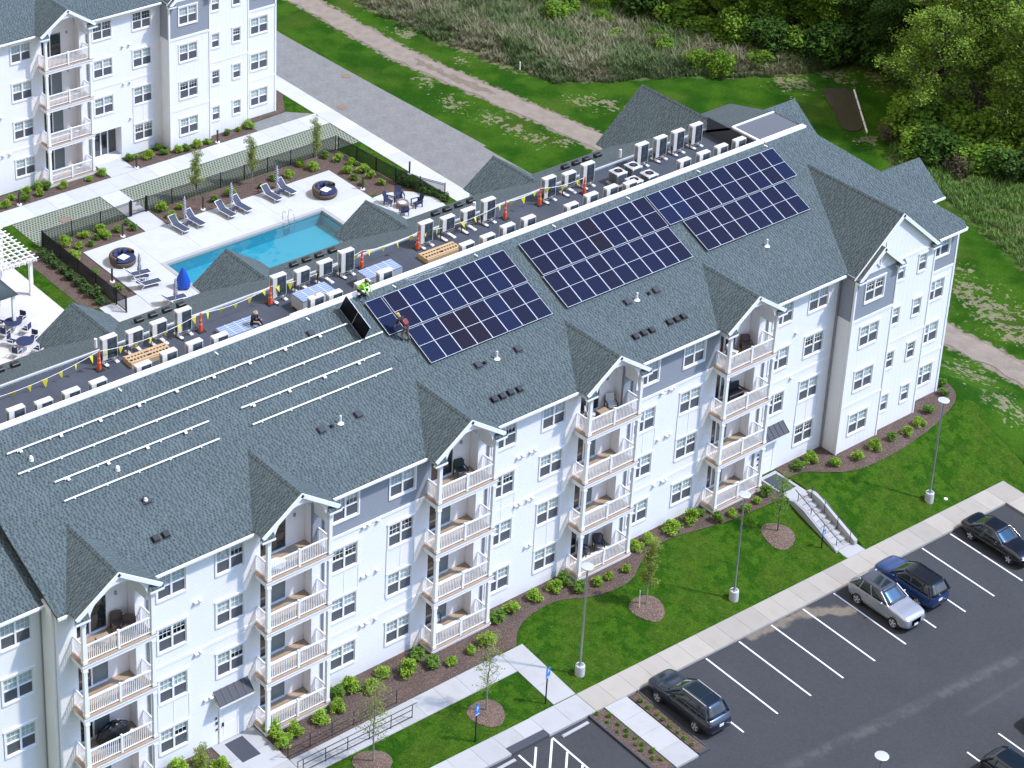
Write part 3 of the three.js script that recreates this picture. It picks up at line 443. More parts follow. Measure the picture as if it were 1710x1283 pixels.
  for (const [x, z] of [[59.6, -3.06], [70.3, -3.07], [83.1, -3.15]]) bxv(x, z, 0.14, mat.black, 'small_vent');
  for (let x = 50.2; x < 100; x += 6.1) { const p = onR(x, -9.15); part('roof_anchor', M(bc(p.x, p.y + 0.04, p.z, 0.07, 0.05, 0.3)), mat.trim); }
  const br = (z) => EY + 0.5 * (z + 20.9); for (const b of [46, 57, 68, 79, 90]) for (const o of [0, 0.95, 1.9, 2.9]) part('box_vent', cbox(b + o, b + o + 0.5, br(-18.6), br(-18.6) + 0.3, -18.75, -18.4, 0.03), mat.black);
  for (const x of [52.6, 57.9, 69.4, 79.9, 92.3]) part('pipe_vent', cyl(0.09, 0.09, 0.7, x, br(-15.6) - 0.1, -15.6, 10), mat.trim);
}
// ---------------------------------------------------------------- solar panels on the front slope
const upS = V(0, S, -1).normalize(), nS = V(0, 1, S).normalize(), roofM = (x, z, lift) => new THREE.Matrix4().makeBasis(V(1, 0, 0), nS, upS.clone().negate()).setPosition(V(x, roofY(z), z).addScaledVector(nS, lift));
const PW = 1.118, PL = 2.5;
const cellMats = [[0.021, 0.033, 0.1], [0.02, 0.027, 0.078], [0.022, 0.024, 0.064], [0.028, 0.022, 0.042]].map((c) => new THREE.MeshPhysicalMaterial({ color: lin(...c.map((v) => v * 0.8)), map: T.cell, roughness: 0.35, specularIntensity: 0.3 }));
function makePanel(m) {
  const g = new THREE.Group(); g.name = 'solar_panel'; const w = PW / 2, l = PL / 2, t = 0.02;
  P('frame', M(bx(-w, -w + t, -0.02, 0.02, -l, l), bx(w - t, w, -0.02, 0.02, -l, l), bx(-w + t, w - t, -0.02, 0.02, -l, -l + t), bx(-w + t, w - t, -0.02, 0.02, l - t, l), bx(-w + t, w - t, -0.02, 0.0155, -0.011, 0.011)), mat.alu, g);
  for (const [a, b] of [[-l + t, -0.012], [0.012, l - t]]) { const c = bx(-w + t, w - t, 0.004, 0.014, a, b); const u = c.attributes.uv, p = c.attributes.position; for (let i = 0; i < 24; i++) u.setXY(i, (p.getX(i) + w) / PW, (p.getZ(i) - a) / (b - a)); P('cell_field', c, m, g); }
  return g;
}
const PANELS = cellMats.map(makePanel);
{
  const r = rng(77); let n = 0; const lay = (x, z, kind, label, group, dx = 0) => { const c = PANELS[kind].clone(); c.name = numbered('solar_panel'); scene.add(c); tag(c, label, 'solar panel', group); const m = roofM(x, z, 0.17); c.position.setFromMatrixPosition(m); c.quaternion.setFromRotationMatrix(m); return c; };
  const zt = -7.66, zb = -5.29;
  const pick = (w) => { const q = r(); return q < w[0] ? 0 : q < w[1] ? 1 : q < w[2] ? 2 : 3; };
  const nm = (row, i, tail) => `framed solar panel, ${ord(i)} from ${tail} in the ${row ? 'ridge side' : 'eave side'} row`;
  const G = ['solar panels of the unfinished array', 'solar panels of the middle array', 'solar panels of the long array'], E = ['the working men', 'the unfinished array, middle array,', 'the middle array, long array,'];
  for (let i = 0; i < 8; i++) { lay(67.88 + i * 1.13, zt, i === 7 || i === 0 ? 2 : pick([0.6, 0.95, 1]), nm(1, i, E[0]), G[0]); lay(67.8 + i * 1.13, zb, i === 2 || i === 3 ? 3 : pick([0.5, 0.85, 1]), nm(0, i, E[0]), G[0]); }
  lay(66.64, zt, 0, 'newly laid blue solar panel jutting from the upper row beside the kneeling worker', G[0]);
  for (let i = 0; i < 9; i++) { lay(78.1 + i * 1.1385, zt, pick([0.0, 0.35, 0.97]), nm(1, i, E[1]), G[1]); lay(78.0 + i * 1.1385, zb, pick([0.0, 0.35, 0.97]), nm(0, i, E[1]), G[1]); }
  for (let i = 0; i < 10; i++) lay(88.47 + i * 1.13, zt, i < 2 || i > 8 ? 0 : pick([0.05, 0.4, 1]), nm(1, i, E[2]), G[2]); for (let i = 0; i < 8; i++) lay(89.5 + i * 1.14, zb, pick([0.0, 0.35, 1]), nm(0, i, E[2]), G[2]);
}
// mounting rails still bare
{
  const R = [[42.8, 64.3, -8.05, 'highest'], [42.75, 65.9, -6.86, 'second highest'], [44.2, 53.5, -5.78, 'third'], [44.1, 53.45, -4.69, 'lowest'], [55.58, 64.9, -5.79, 'third'], [55.58, 64.92, -4.72, 'lowest']];
  const lab = ['long bare aluminium rail nearest the ridge of the roof', 'long bare aluminium rail just below the topmost one on the roof', 'short bare rail with white feet on the roof over the white gabled end', 'lowest short bare rail on the roof over the white gabled end', 'short bare rail with white feet below the carried solar panel', 'lowest short bare rail below the carried solar panel'];
  R.forEach(([a, b, z], i) => {
    const o = thing('mounting_rail', lab[i], 'rail', [(a + b) / 2, roofY(z), z], 0, 'bare mounting rails on the roof'); o.rotation.x = Math.atan(S); const L = b - a;
    P('rail', cbox(-L / 2, L / 2, 0.09, 0.16, -0.04, 0.04, 0.008), mat.trim, o);
    for (let q = -L / 2 + 0.6; q < L / 2; q += 1.9) P('rail_foot', M(bx(q - 0.04, q + 0.04, 0.004, 0.1, -0.03, 0.09)), mat.alu, o);
    if (i % 2 === 0) for (let q = -L / 2 + 0.75; q < L / 2 + 0.1; q += 2.35) P('connector_box', cbox(q - 0.08, q + 0.08, 0.05, 0.15, 0.045, 0.2, 0.02), mat.trim, o);
  });
}
// ---------------------------------------------------------------- condensers on the flat roof
const FY = 15.9;
function makeMini(h, stand, name) {
  const o = new THREE.Group(); o.name = name; const w = 0.47, d = 0.18, y0 = stand;
  P('casing', M(cbox(-w, w, y0, y0 + h, -d, d, 0.025), cbox(-w - 0.012, w + 0.012, y0 + h, y0 + h + 0.035, -d - 0.012, d + 0.012, 0.012)), mat.cream, o);
  const gr = P('fan_grille', bx(-w + 0.3, w - 0.04, y0 + 0.06, y0 + h - 0.04, d + 0.001, d + 0.012), flat(0.03, 0.045, 0.055, 0.5), o);
  const bars = []; const nf = h > 1 ? 2 : 1; for (let i = 0; i < nf; i++) { const cy = y0 + (h / nf) * (i + 0.5); for (const r of [0.1, 0.19, 0.27]) { const t = new THREE.TorusGeometry(r, 0.009, 4, 18); t.translate(0.13, cy, d + 0.018); bars.push(t); } } P('guard', M(bars), flat(0.09, 0.11, 0.12, 0.5), gr);
  P('coil', bx(-w + 0.08, w - 0.08, y0 + 0.06, y0 + h - 0.06, -d - 0.01, -d - 0.001), mat.darkGrey, o); P('side_coil', bx(-w - 0.01, -w - 0.001, y0 + 0.1, y0 + h - 0.1, -d + 0.06, d - 0.03), mat.galv, o);
  P('stand', M([-0.33, 0.33].flatMap((x) => [rod(V(x, 0.1, -0.2), V(x, stand, -0.2), 0.022), rod(V(x, 0.1, 0.22), V(x, stand, 0.22), 0.022), bx(x - 0.025, x + 0.025, stand - 0.05, stand - 0.001, -0.3, 0.3)]), bx(-0.4, 0.4, stand - 0.1, stand - 0.06, 0.2, 0.24)), mat.galv, o);
  for (const x of [-0.33, 0.33]) P('foot', cbox(x - 0.1, x + 0.1, 0, 0.1, -0.35, 0.42, 0.02), mat.trim, o);
  P('pipe', M(rod(V(-w - 0.06, 0.03, 0.1), V(-w - 0.05, y0 + 0.3, 0.05), 0.03), rod(V(-w - 0.05, y0 + 0.3, 0.05), V(-w - 0.002, y0 + 0.34, 0), 0.028), rod(V(-w - 0.06, 0.03, 0.1), V(-w + 0.1, 0.03, 0.6), 0.028)), mat.black, o);
  return o;
}
{
  const tall = makeMini(1.33, 0.27, 'tall_condenser'), short = makeMini(0.84, 0.57, 'short_condenser'); let first = true;
  const lb = { bt: 'tall cream condenser with two fans on a stand along the back roof edge', bs: 'short cream condenser with one fan on a high stand along the back roof edge', ft: 'tall cream condenser with two fans showing over the white ridge cap', fs: 'short cream condenser with one fan showing over the white ridge cap' };
  const cnt = { b: 19, f: 24 }; const put = (p, x, z, k) => { const c = p.clone(); c.name = numbered(p.name); scene.add(c); c.position.set(x, FY, z); tag(c, (k[1] === 't' ? 'tall two fan condenser, ' : 'short one fan condenser, ') + ord(--cnt[k[0]]) + ' from the roof plateau ' + (k[0] === 'b' ? 'along the back roof edge' : 'behind the ridge cap'), 'air conditioner', { b: 'condensers along the back edge of the flat roof', f: 'condensers behind the ridge cap' }[k[0]]); };
  for (const [x, y] of [[52.08, 17.47], [53.72, 17.33], [55.27, 17.33], [56.9, 17.53], [63.36, 17.55], [65.03, 17.36], [66.65, 17.34], [68.23, 17.57], [74.14, 17.6], [75.83, 17.32], [77.45, 17.31], [79.04, 17.51], [83.98, 17.53], [85.66, 17.36], [87.23, 17.5], [91.93, 17.57], [93.57, 17.57], [95.15, 17.57], [96.8, 17.58]]) put(y > 17.42 ? tall : short, x, -13.35, y > 17.42 ? 'bt' : 'bs');
  for (const [x, y] of [[45.02, 16.89], [46.65, 16.67], [48.3, 16.71], [49.92, 16.7], [52.71, 16.76], [54.33, 16.9], [55.98, 16.91], [57.64, 16.73], [64.15, 16.91], [65.45, 16.69], [67.45, 16.75], [69.03, 16.94], [75.16, 16.74], [76.77, 16.72], [78.32, 16.91], [79.97, 16.9], [83.44, 16.77], [85.06, 16.9], [86.73, 16.89], [88.37, 16.72], [93.03, 16.96], [94.76, 16.92], [96.36, 16.94], [98.01, 16.94]]) put(y > 16.85 ? tall : short, x - 0.43, -10.2, y > 16.85 ? 'ft' : 'fs');
  for (const [x, z, w] of [[89.11, -12.49, 'left back'], [90.45, -12.52, 0], [89.16, -11.07, 0], [90.53, -11.13, 0]]) {
    const o = thing('heat_pump', 'grey square heat pump with round top fan in the cluster of four on the roof', 'air conditioner', [x, FY, z], 0, 'four square heat pumps on the roof');
    P('base_pad', bx(-0.52, 0.52, 0, 0.07, -0.52, 0.52), mat.concrete, o);
    P('casing', cbox(-0.42, 0.42, 0.071, 0.82, -0.42, 0.42, 0.07), mat.galv, o); const sl = []; for (let y = 0.14; y < 0.78; y += 0.055) sl.push(bx(-0.432, 0.432, y, y + 0.018, -0.3, 0.3), bx(-0.3, 0.3, y, y + 0.018, -0.432, 0.432)); P('louvres', M(sl), mat.darkGrey, o).userData.kind = 'stuff';
    const ring = new THREE.TorusGeometry(0.33, 0.05, 8, 28); ring.rotateX(Math.PI / 2); ring.translate(0, 0.86, 0); P('top_cover', M(cbox(-0.44, 0.44, 0.821, 0.86, -0.44, 0.44, 0.015), ring), mat.alu, o);
    P('fan', cyl(0.3, 0.3, 0.02, 0, 0.862, 0, 24), mat.black, o); P('fan_hub', cyl(0.07, 0.05, 0.05, 0, 0.883, 0, 12), flat(0.3, 0.06, 0.06, 0.5), o);
  }
}
// orange delineator cones carrying a pennant line
const CONES = [[51.23, -12.96], [57.86, -13.05], [62.71, -13.18], [69.42, -13.38], [73.53, -13.25], [80.25, -13.09], [83.14, -13.17], [86.41, -12.65]];
{
  const pr = new THREE.Group(); pr.name = 'delineator_cone'; P('base', cbox(-0.24, 0.24, 0, 0.06, -0.24, 0.24, 0.02), mat.rubber, pr); P('cone', cyl(0.13, 0.055, 0.95, 0, 0.06, 0, 14), mat.orange, pr); P('handle', M(cyl(0.035, 0.035, 0.12, 0, 1.01, 0, 8), new THREE.TorusGeometry(0.05, 0.02, 6, 12).translate(0, 1.14, 0)), mat.orange, pr); for (const y of [0.45, 0.72]) P('reflective_band', cyl(0.112 - 0.085 * (y - 0.4), 0.112 - 0.085 * (y - 0.32), 0.07, 0, y, 0, 14), flat(0.75, 0.35, 0.3, 0.4), pr);
  const labs = ['beside a tall condenser at the pallet of brown timber crating', 'by the low stack of panels where a man in black sits', 'beside the bluish panel stack near the carried panel', 'behind the larger bluish panel stack', 'beside the timber crate by the ridge cap', 'next to the last of four condensers behind the timber crate', 'at the start of the three condensers with black hoses', 'draped with yellow pennants where the line ends'];
  CONES.forEach(([x, z], i) => { const c = pr.clone(); c.name = numbered('delineator_cone'); scene.add(c); c.position.set(x, FY, z); tag(c, 'tall orange cone ' + labs[i], 'traffic cone', 'orange cones on the flat roof'); });
  const o = thing('pennant_line', 'rope of yellow pennants strung between orange cones along the flat roof', 'pennant line', [70, FY, -13.2]);
  const pts = [[42, -13.6, 0.55], ...CONES.map(([x, z]) => [x, z, 1.17])]; const rp = [], tri = new THREE.Shape(); tri.moveTo(-0.13, 0); tri.lineTo(0.13, 0); tri.lineTo(0.0, -0.36); tri.closePath(); const tg = new THREE.ExtrudeGeometry(tri, { depth: 0.008, bevelEnabled: false }); const r = rng(5);
  for (let i = 0; i < pts.length - 1; i++) { const [a, b] = [pts[i], pts[i + 1]], L = Math.hypot(b[0] - a[0], b[1] - a[1]), sag = 0.055 * L, n = 12, at = (t) => V(mix(a[0], b[0], t) - 70, mix(a[2], b[2], t) - sag * 4 * t * (1 - t), mix(a[1], b[1], t) + 13.2);
    for (let k = 0; k < n; k++) rp.push(rod(at(k / n), at((k + 1) / n), 0.016, 5));
    const m = Math.max(2, Math.round(L / 0.95)); for (let k = 0; k < m; k++) { const p = at((k + 0.5) / m), q = P('pennant', tg, mat.yellow, o); q.position.copy(p); q.rotation.set((r() - 0.5) * 0.9, (r() - 0.5) * 1.2, (r() - 0.5) * 0.4); const s = 0.85 + r() * 0.5; q.scale.set(s, s, 1); } }
  P('rope', M(rp), mat.trim, o);
}
// stacks of packed panels and timber crates
function panelStack(x, z, w, d, h, label, low) {
  const o = thing('panel_stack', label, 'panel stack', [x, FY, z], 0.0, 'stacked solar panels on the flat roof');
  P('pallet', M([-0.45, 0, 0.45].map((q) => bx(-w / 2, w / 2, 0, 0.1, q * d - 0.05, q * d + 0.05)), bx(-w / 2, w / 2, 0.1, 0.13, -d / 2, d / 2)), mat.deck, o);
  const n = Math.max(2, Math.round((h - 0.13) / 0.09)); for (let i = 0; i < n; i++) P('packed_panel', bx(-w / 2, w / 2, 0.135 + i * (h - 0.135) / n, 0.13 + (i + 1) * (h - 0.135) / n - 0.006, -d / 2, d / 2), i === n - 1 ? mat.blueWrap : mat.alu, o);
  const ln = []; for (let q = -0.4; q < 0.45; q += 0.16) ln.push(bx(-w / 2 + 0.05, w / 2 - 0.05, h + 0.001, h + 0.006, q * d - 0.008, q * d + 0.008)); for (const q of [-0.25, 0.0, 0.25]) ln.push(bx(q * w - 0.014, q * w + 0.014, h + 0.007, h + 0.012, -d / 2, d / 2)); P('strap', M(ln), mat.trim, o);
  return o;
}
panelStack(64.65, -11.65, 2.3, 1.15, 0.9, 'tall stack of pale blue wrapped panels beside the carried panel');
panelStack(69.3, -11.5, 2.45, 1.13, 0.9, 'tall stack of pale blue wrapped panels behind the ridge beside the green vested worker');
panelStack(59.65, -11.85, 2.4, 1.2, 0.28, 'low stack of pale blue panels where the man in black sits');
for (const [x, z, t, lab] of [[54.0, -12.4, -0.03, 'tan timber crate frame with two rows of slots among the condensers beside the first cone'], [74.15, -11.9, 0.0, 'tan timber crate frame with two rows of slots behind the ridge between panel arrays']]) {
  const o = thing('timber_crate', lab, 'crate', [x, FY, z], t, 'timber crates on the flat roof'); const tan = flat(0.5, 0.34, 0.18, 0.8);
  P('frame', M(bx(-1.3, 1.3, 0.0, 0.3, -0.48, -0.4), bx(-1.3, 1.3, 0.0, 0.3, 0.4, 0.48), bx(-1.3, -1.2, 0, 0.29, -0.4, 0.4), bx(1.2, 1.3, 0, 0.29, -0.4, 0.4)), tan, o);
  for (const q of [-0.33, -0.04, 0.3]) P('plank', bx(-1.3, 1.3, 0.302, 0.335, q - 0.07, q + 0.09), tan, o);
  const sl = []; for (const q of [-0.19, 0.13]) for (let k = 0; k < 11; k++) if (k !== 5) P('slat', bx(-1.05 + k * 0.2, -0.98 + k * 0.2, 0.302, 0.33, q - 0.075, q + 0.075), tan, o);
}
// loose panel leaning on the inside of the parapet
{ const o = thing('leaning_panel', 'pale grey solar panel leaning face down against the ridge parapet', 'solar panel', [62.35, FY, -10.35], 0); P('frame', M(bx(-0.6, 0.6, 0.02, 0.06, -0.02, 0.02), bx(-0.6, 0.6, 1.26, 1.32, -0.02, 0.02), bx(-0.6, -0.56, 0.06, 1.26, -0.02, 0.02), bx(0.56, 0.6, 0.06, 1.26, -0.02, 0.02)), mat.trim, o); P('back_sheet', bx(-0.56, 0.56, 0.06, 1.26, -0.012, 0.0), mat.galv, o); o.rotation.x = 0.32; }
// ---------------------------------------------------------------- car park, walks and beds in front
{
  const g = patch(40, 104.0, 9.6, 50, (x, z) => yl(x, z), 0.1, 24, 14), u = g.attributes.uv, p = g.attributes.position; for (let i = 0; i < u.count; i++) u.setXY(i, (p.getX(i) - LOT[0]) / (LOT[1] - LOT[0]), (p.getZ(i) - LOT[2]) / (LOT[3] - LOT[2]));
  const lot = struct('parking_lot', g, std({ map: T.asphalt, roughness: 0.85 }));
  const line = (x0, z0, x1, z1, w) => { const d = V(x1 - x0, 0, z1 - z0), L = d.length(); d.normalize(); const n = V(-d.z, 0, d.x).multiplyScalar(w / 2); const q = [[x0 + n.x, z0 + n.z], [x1 + n.x, z1 + n.z], [x1 - n.x, z1 - n.z], [x0 - n.x, z0 - n.z]]; return sheet(q, yl, 0.005, 3); };
  for (let k = 0; k < 10; k++) P('bay_line', line(76.92 + k * 2.688, 9.68, 76.92 + k * 2.688, 15.28, 0.11), mat.paint, lot);
  P('bay_line', line(74.23, 9.68, 74.23, 15.28, 0.11), mat.paint, lot);
  for (let k = -2; k < 3; k++) P('bay_line', line(86.07 + k * 2.69, 23.3, 86.07 + k * 2.69, 28.9, 0.11), mat.paint, lot);
  P('hatch_line', line(65.18, 9.75, 65.18, 15.2, 0.12), mat.paint, lot); P('hatch_line', line(62.76, 9.75, 62.76, 15.2, 0.12), mat.paint, lot); P('hatch_line', line(59.9, 9.75, 59.9, 15.2, 0.12), mat.paint, lot);
  for (let k = 0; k < 5; k++) { const z = 9.8 + k * 1.22; P('hatch_line', line(65.1, z, 62.84, z + 2.3, 0.12), mat.paint, lot); } P('hatch_line', line(63.95, 9.8, 62.84, 10.95, 0.12), mat.paint, lot);
}
const hS = (x, z) => yl(x, z) + 0.15, hL = (x, z) => gH(x, z) + 0.045;
function walk(name, tiles, h, m, t = 0.3) { const g0 = tiles[0]; const base = struct(name, M(tiles.map(([a, b, c, d]) => patch(a + 0.004, b - 0.004, c + 0.004, d - 0.004, (x, z) => h(x, z) - 0.012, 0.1, 1, 1))), mat.kerbGrey); const r = rng(tiles.length * 7 + 3); for (const [a, b, c, d] of tiles) { P('slab', patch(a + 0.008, b - 0.008, c + 0.008, d - 0.008, h, t, Math.max(1, Math.round((b - a) / 1.2)), Math.max(1, Math.round((d - c) / 1.2))), m[Math.floor(r() * m.length)], base); } return base; }
const shades = (c, n = 3, v = 0.05) => { const o = []; for (let i = 0; i < n; i++) { const m = c.clone(); m.color = c.color.clone().multiplyScalar(1 + v * (i - (n - 1) / 2)); o.push(m); } return o; };
const tanM = shades(mat.concreteTan, 4), greyM = shades(mat.concrete, 4), deckM = shades(mat.poolDeck, 3, 0.03);
const tiles = (x0, x1, z0, z1, nx, nz) => { const o = []; for (let i = 0; i < nx; i++) for (let j = 0; j < nz; j++) o.push([mix(x0, x1, i / nx), mix(x0, x1, (i + 1) / nx), mix(z0, z1, j / nz), mix(z0, z1, (j + 1) / nz)]); return o; };
walk('sidewalk', [...tiles(68.52, 104, 7.93, 9.6, 23, 1), ...tiles(104, 105.8, 7.93, 24, 1, 9)], hS, tanM);
walk('sidewalk', [...tiles(52.4, 66.86, 3.3, 4.86, 9, 1), ...tiles(66.87, 68.5, 3.36, 7.9, 1, 3)], hL, greyM, 0.2);
walk('sidewalk', [...tiles(56, 62.4, 7.98, 9.6, 4, 1), ...tiles(62.4, 65.1, 7.98, 9.08, 2, 1), ...tiles(65.1, 68.5, 7.95, 9.6, 2, 1)], hS, greyM);
walk('sidewalk', [...tiles(49.65, 52.38, 0.02, 4.86, 1, 3)], hL, greyM, 0.2);
walk('sidewalk', tiles(69.08, 70.74, 9.62, 15.3, 1, 4), hS, shades(mat.concrete, 3), 0.3);
struct('warning_strip', patch(62.42, 65.08, 9.09, 9.59, hS, 0.2), mat.darkGrey);
// kerbed planting strips
for (const [x0, x1] of [[67.9, 69.06], [70.76, 71.55]]) {
  struct('planting_strip', patch(x0 + 0.1, x1 - 0.02, 9.7, 15.1, (x, z) => yl(x, z) + 0.11, 0.2, 1, 5), mat.mulch);
  const kb = x0 < 69 ? [x0, x0 + 0.1] : [x1 - 0.02, x1 + 0.1]; struct('kerb', M(patch(kb[0], kb[1], 9.62, 15.25, (x, z) => yl(x, z) + 0.14, 0.3, 1, 4), patch(x0 + 0.1, x1 - 0.02, 15.1, 15.25, (x, z) => yl(x, z) + 0.14, 0.3)), mat.darkGrey);
}
// mulch beds
function smooth(pts, n = 6) { const c = new THREE.CatmullRomCurve3(pts.map(([x, z]) => V(x, 0, z)), false, 'catmullrom', 0.5); return c.getPoints(pts.length * n).map((p) => [p.x, p.z]); }
const bedA = [[52.4, -0.2], [52.4, 3.28], [66.8, 3.28], ...smooth([[68.1, 3.3], [68.9, 2.5], [69.9, 1.95], [71.3, 1.7], [72.7, 1.78], [74.2, 2.5], [75.5, 2.85], [77.5, 2.8], [79.2, 1.9], [80.6, 1.4], [82.2, 1.35], [84.2, 1.75], [86.4, 2.2], [88.8, 2.4], [90.9, 2.5]]), [90.95, -0.2]];
struct('mulch_bed', sheet(bedA, gH, 0.03), mat.mulch);
struct('mulch_bed', sheet([[92.55, -0.2], [92.55, 1.2], ...smooth([[93.2, 1.2], [94.1, 1.5], [95.4, 2.5], [97, 3.05], [99, 3.2], [101.2, 3.15], [103.2, 2.95], [105, 2.7], [106.6, 2.3], [108, 1.8], [109, 1.0], [109.5, -0.3], [109.4, -2.5], [109.6, -6]]), [107, -6], [107, -0.2]], gH, 0.03), mat.mulch);
struct('mulch_bed', sheet([[40.9, -0.2], [40.9, 2.6], [44, 3.2], [49.6, 3.0], [49.6, -0.2]], gH, 0.03), mat.mulch);
// steps down to the car park
{
  const top = -0.33, bot = yl(91.6, 7.9) + 0.15, n = 9, z0 = 3.1, z1 = 7.0; const st = struct('steps', M(patch(91.02, 92.52, 0.02, z0, () => top + 0.02, 0.3), patch(90.85, 92.45, z1, 7.92, (x, z) => mix(bot, yl(x, 7.93) + 0.15, (z - z1) / (7.92 - z1)), 0.4)), mat.concrete);
  const xo = (z) => -0.26 * (z - z0) / (z1 - z0);
  for (let i = 0; i < n; i++) { const a = mix(z0, z1, i / n), b = mix(z0, z1, (i + 1) / n), y = mix(top, bot, (i + 0.6) / n), q = xo(a); P('step', cbox(91.02 + q, 92.42 + q, y - 0.5, y, a + 0.001, b + 0.03, 0.012), greyM[i % 4], st); }
  for (const [x, w] of [[90.78, 0.22], [92.44, 0.26]]) { const s = new THREE.Shape(); s.moveTo(-2.9, top + 0.1); s.lineTo(-3.4, top + 0.22); s.lineTo(-4.2, top + 0.12); s.lineTo(-6.9, bot + 0.42); s.lineTo(-7.25, bot + 0.3); s.lineTo(-7.25, bot - 0.3); s.lineTo(-2.9, top - 0.6); s.closePath(); const g = new THREE.ExtrudeGeometry(s, { depth: w, bevelEnabled: true, bevelSize: 0.015, bevelThickness: 0.015, bevelSegments: 1 }); g.rotateY(Math.PI / 2); g.applyMatrix4(new THREE.Matrix4().makeShear(0, 0, 0, 0, 0, 0)); g.translate(x, 0, 0); const p = g.attributes.position; for (let i = 0; i < p.count; i++) p.setX(i, p.getX(i) + xo(p.getZ(i))); g.computeVertexNormals(); P('cheek_wall', g, greyM[1], st); }
  for (const [x, lab] of [[91.08, 'dark handrail on the side of the concrete steps with the blue sign'], [92.33, 'dark handrail against the thick cheek wall of the concrete steps']]) {
    const o = thing('stair_rail', lab, 'handrail', [x, -1, 5], 0, 'handrails of the concrete steps'); const yy = (z) => mix(top, bot, Math.min(1, Math.max(0, (z - z0) / (z1 - z0)))); const pt = (z, h) => V(xo(z), yy(z) + h + 1, z - 5);
    for (const z of [3.4, 4.6, 5.8, 6.95]) P('post', rod(pt(z, -0.05), pt(z, 0.88), 0.024), mat.bronze, o); P('top_rail', M(rod(pt(3.1, 0.88), pt(6.95, 0.88), 0.026), rod(pt(6.95, 0.88), V(xo(7.3), yy(7.3) + 1.86, 2.3), 0.026)), mat.bronze, o);
  }
}
// door mats
for (const [x, z, lab] of [[50.9, 1.15, 'dark grey mat on the concrete before the door under the metal awning beside balconies'], [91.75, 1.25, 'dark grey mat at the top of the concrete steps']]) solo('door_mat', patch(x - 0.58, x + 0.55, z - 0.85, z + 0.85, (a, b) => (x > 80 ? -0.285 : hL(a, b) + 0.02), 0.02), mat.darkGrey, lab, 'mat', 'door mats');
// handrails of the ramp
for (const [z, lab] of [[4.5, 'double black ramp handrail along the lawn side of the grey walk'], [3.12, 'double black ramp handrail along the mulch bed side of the grey walk']]) {
  const o = thing('ramp_rail', lab, 'handrail', [56, 0, z], 0, 'handrails of the ramp'); const y = (x) => gH(x + 56, z);
  const xs = [-3.6, -2.15, -0.7, 0.75, 2.2, 3.65]; for (const x of xs) P('post', rod(V(x, y(x) - 0.1, 0), V(x, y(x) + 0.95, 0), 0.025), mat.blackMetal, o);
  for (const h of [0.95, 0.6, 0.15]) P('rail', M(xs.slice(0, -1).map((x, i) => rod(V(x, y(x) + h, 0.0), V(xs[i + 1], y(xs[i + 1]) + h, 0), 0.024)), h > 0.9 ? [rod(V(-3.6, y(-3.6) + h, 0), V(-3.95, y(-3.9) + h, 0), 0.024), rod(V(-3.95, y(-3.9) + h, 0), V(-3.95, y(-3.9) + 0.6, 0), 0.024), rod(V(3.65, y(3.65) + h, 0), V(3.95, y(3.9) + h, 0), 0.024)] : []), mat.blackMetal, o);
}
// tree rings of mulch
const RINGS = [[88.15, 4.6], [76.75, 5.0], [63.3, 6.45], [55.8, 6.05]];
RINGS.forEach(([x, z], i) => { const o = [], r = rng(i + 9); const ph = r() * 6; for (let k = 0; k < 28; k++) { const a = k / 28 * Math.PI * 2, q = 1.02 + 0.07 * Math.sin(3 * a + ph) + 0.05 * r(); o.push([x + Math.cos(a) * q, z + Math.sin(a) * q]); } struct('mulch_ring', sheet(o, (a, b) => gH(a, b) + 0.12 * Math.max(0, 1 - Math.hypot(a - x, b - z) / 1.05) ** 0.7, 0.025, 0.25), mat.mulchDry); });
// wheel stops, signs, lamp posts
for (const [x, lab] of [[66.6, 'white concrete wheel stop between the hatched bay and the planting strip'], [61.35, 'white concrete wheel stop on the far side of the hatched bay']]) { const o = cbox(-0.95, 0.95, 0, 0.14, -0.09, 0.09, 0.04); const m = solo('wheel_stop', o, mat.concrete, lab, 'wheel stop', 'wheel stops'); m.position.set(x, yl(x, 10) + 0.0, 10.0); }
for (const [x, z, lab] of [[66.55, 7.6, 'blue accessible parking sign on a black post at the corner of the grey walks'], [61.4, 7.75, 'blue accessible parking sign on a black post beside the tree ring on the lawn'], [89.95, 6.55, 'small blue sign on a dark post at the foot of the concrete steps']]) {
  const small = x > 80, o = thing('sign_post', lab, 'sign', [x, gH(x, z), z], 0.15, 'blue signs on posts'), H = small ? 1.35 : 2.5;
  P('post', bc(0, H / 2, 0, 0.06, H, 0.06), mat.blackMetal, o);
  const pl = P('sign_panel', cbox(-0.17, 0.17, H - (small ? 0.35 : 0.5), H + 0.02, 0.035, 0.055, 0.005), mat.sign, o);
  const yy = H - 0.2; P('wheelchair_symbol', M(new THREE.TorusGeometry(0.07, 0.016, 5, 16, 4.6).translate(0.0, yy - 0.05, 0.062), bc(-0.01, yy + 0.05, 0.062, 0.03, 0.13, 0.008), ball(0.026, -0.015, yy + 0.14, 0.062, 1, 1, 0.3, 8), bc(0.04, yy - 0.01, 0.062, 0.09, 0.025, 0.008)), mat.paint, pl);
  if (!small) { P('lower_panel', cbox(-0.17, 0.17, H - 0.68, H - 0.52, 0.035, 0.055, 0.005), mat.sign, o); P('lettering_bar', bc(0, H - 0.6, 0.058, 0.26, 0.05, 0.004), mat.paint, o); }
}
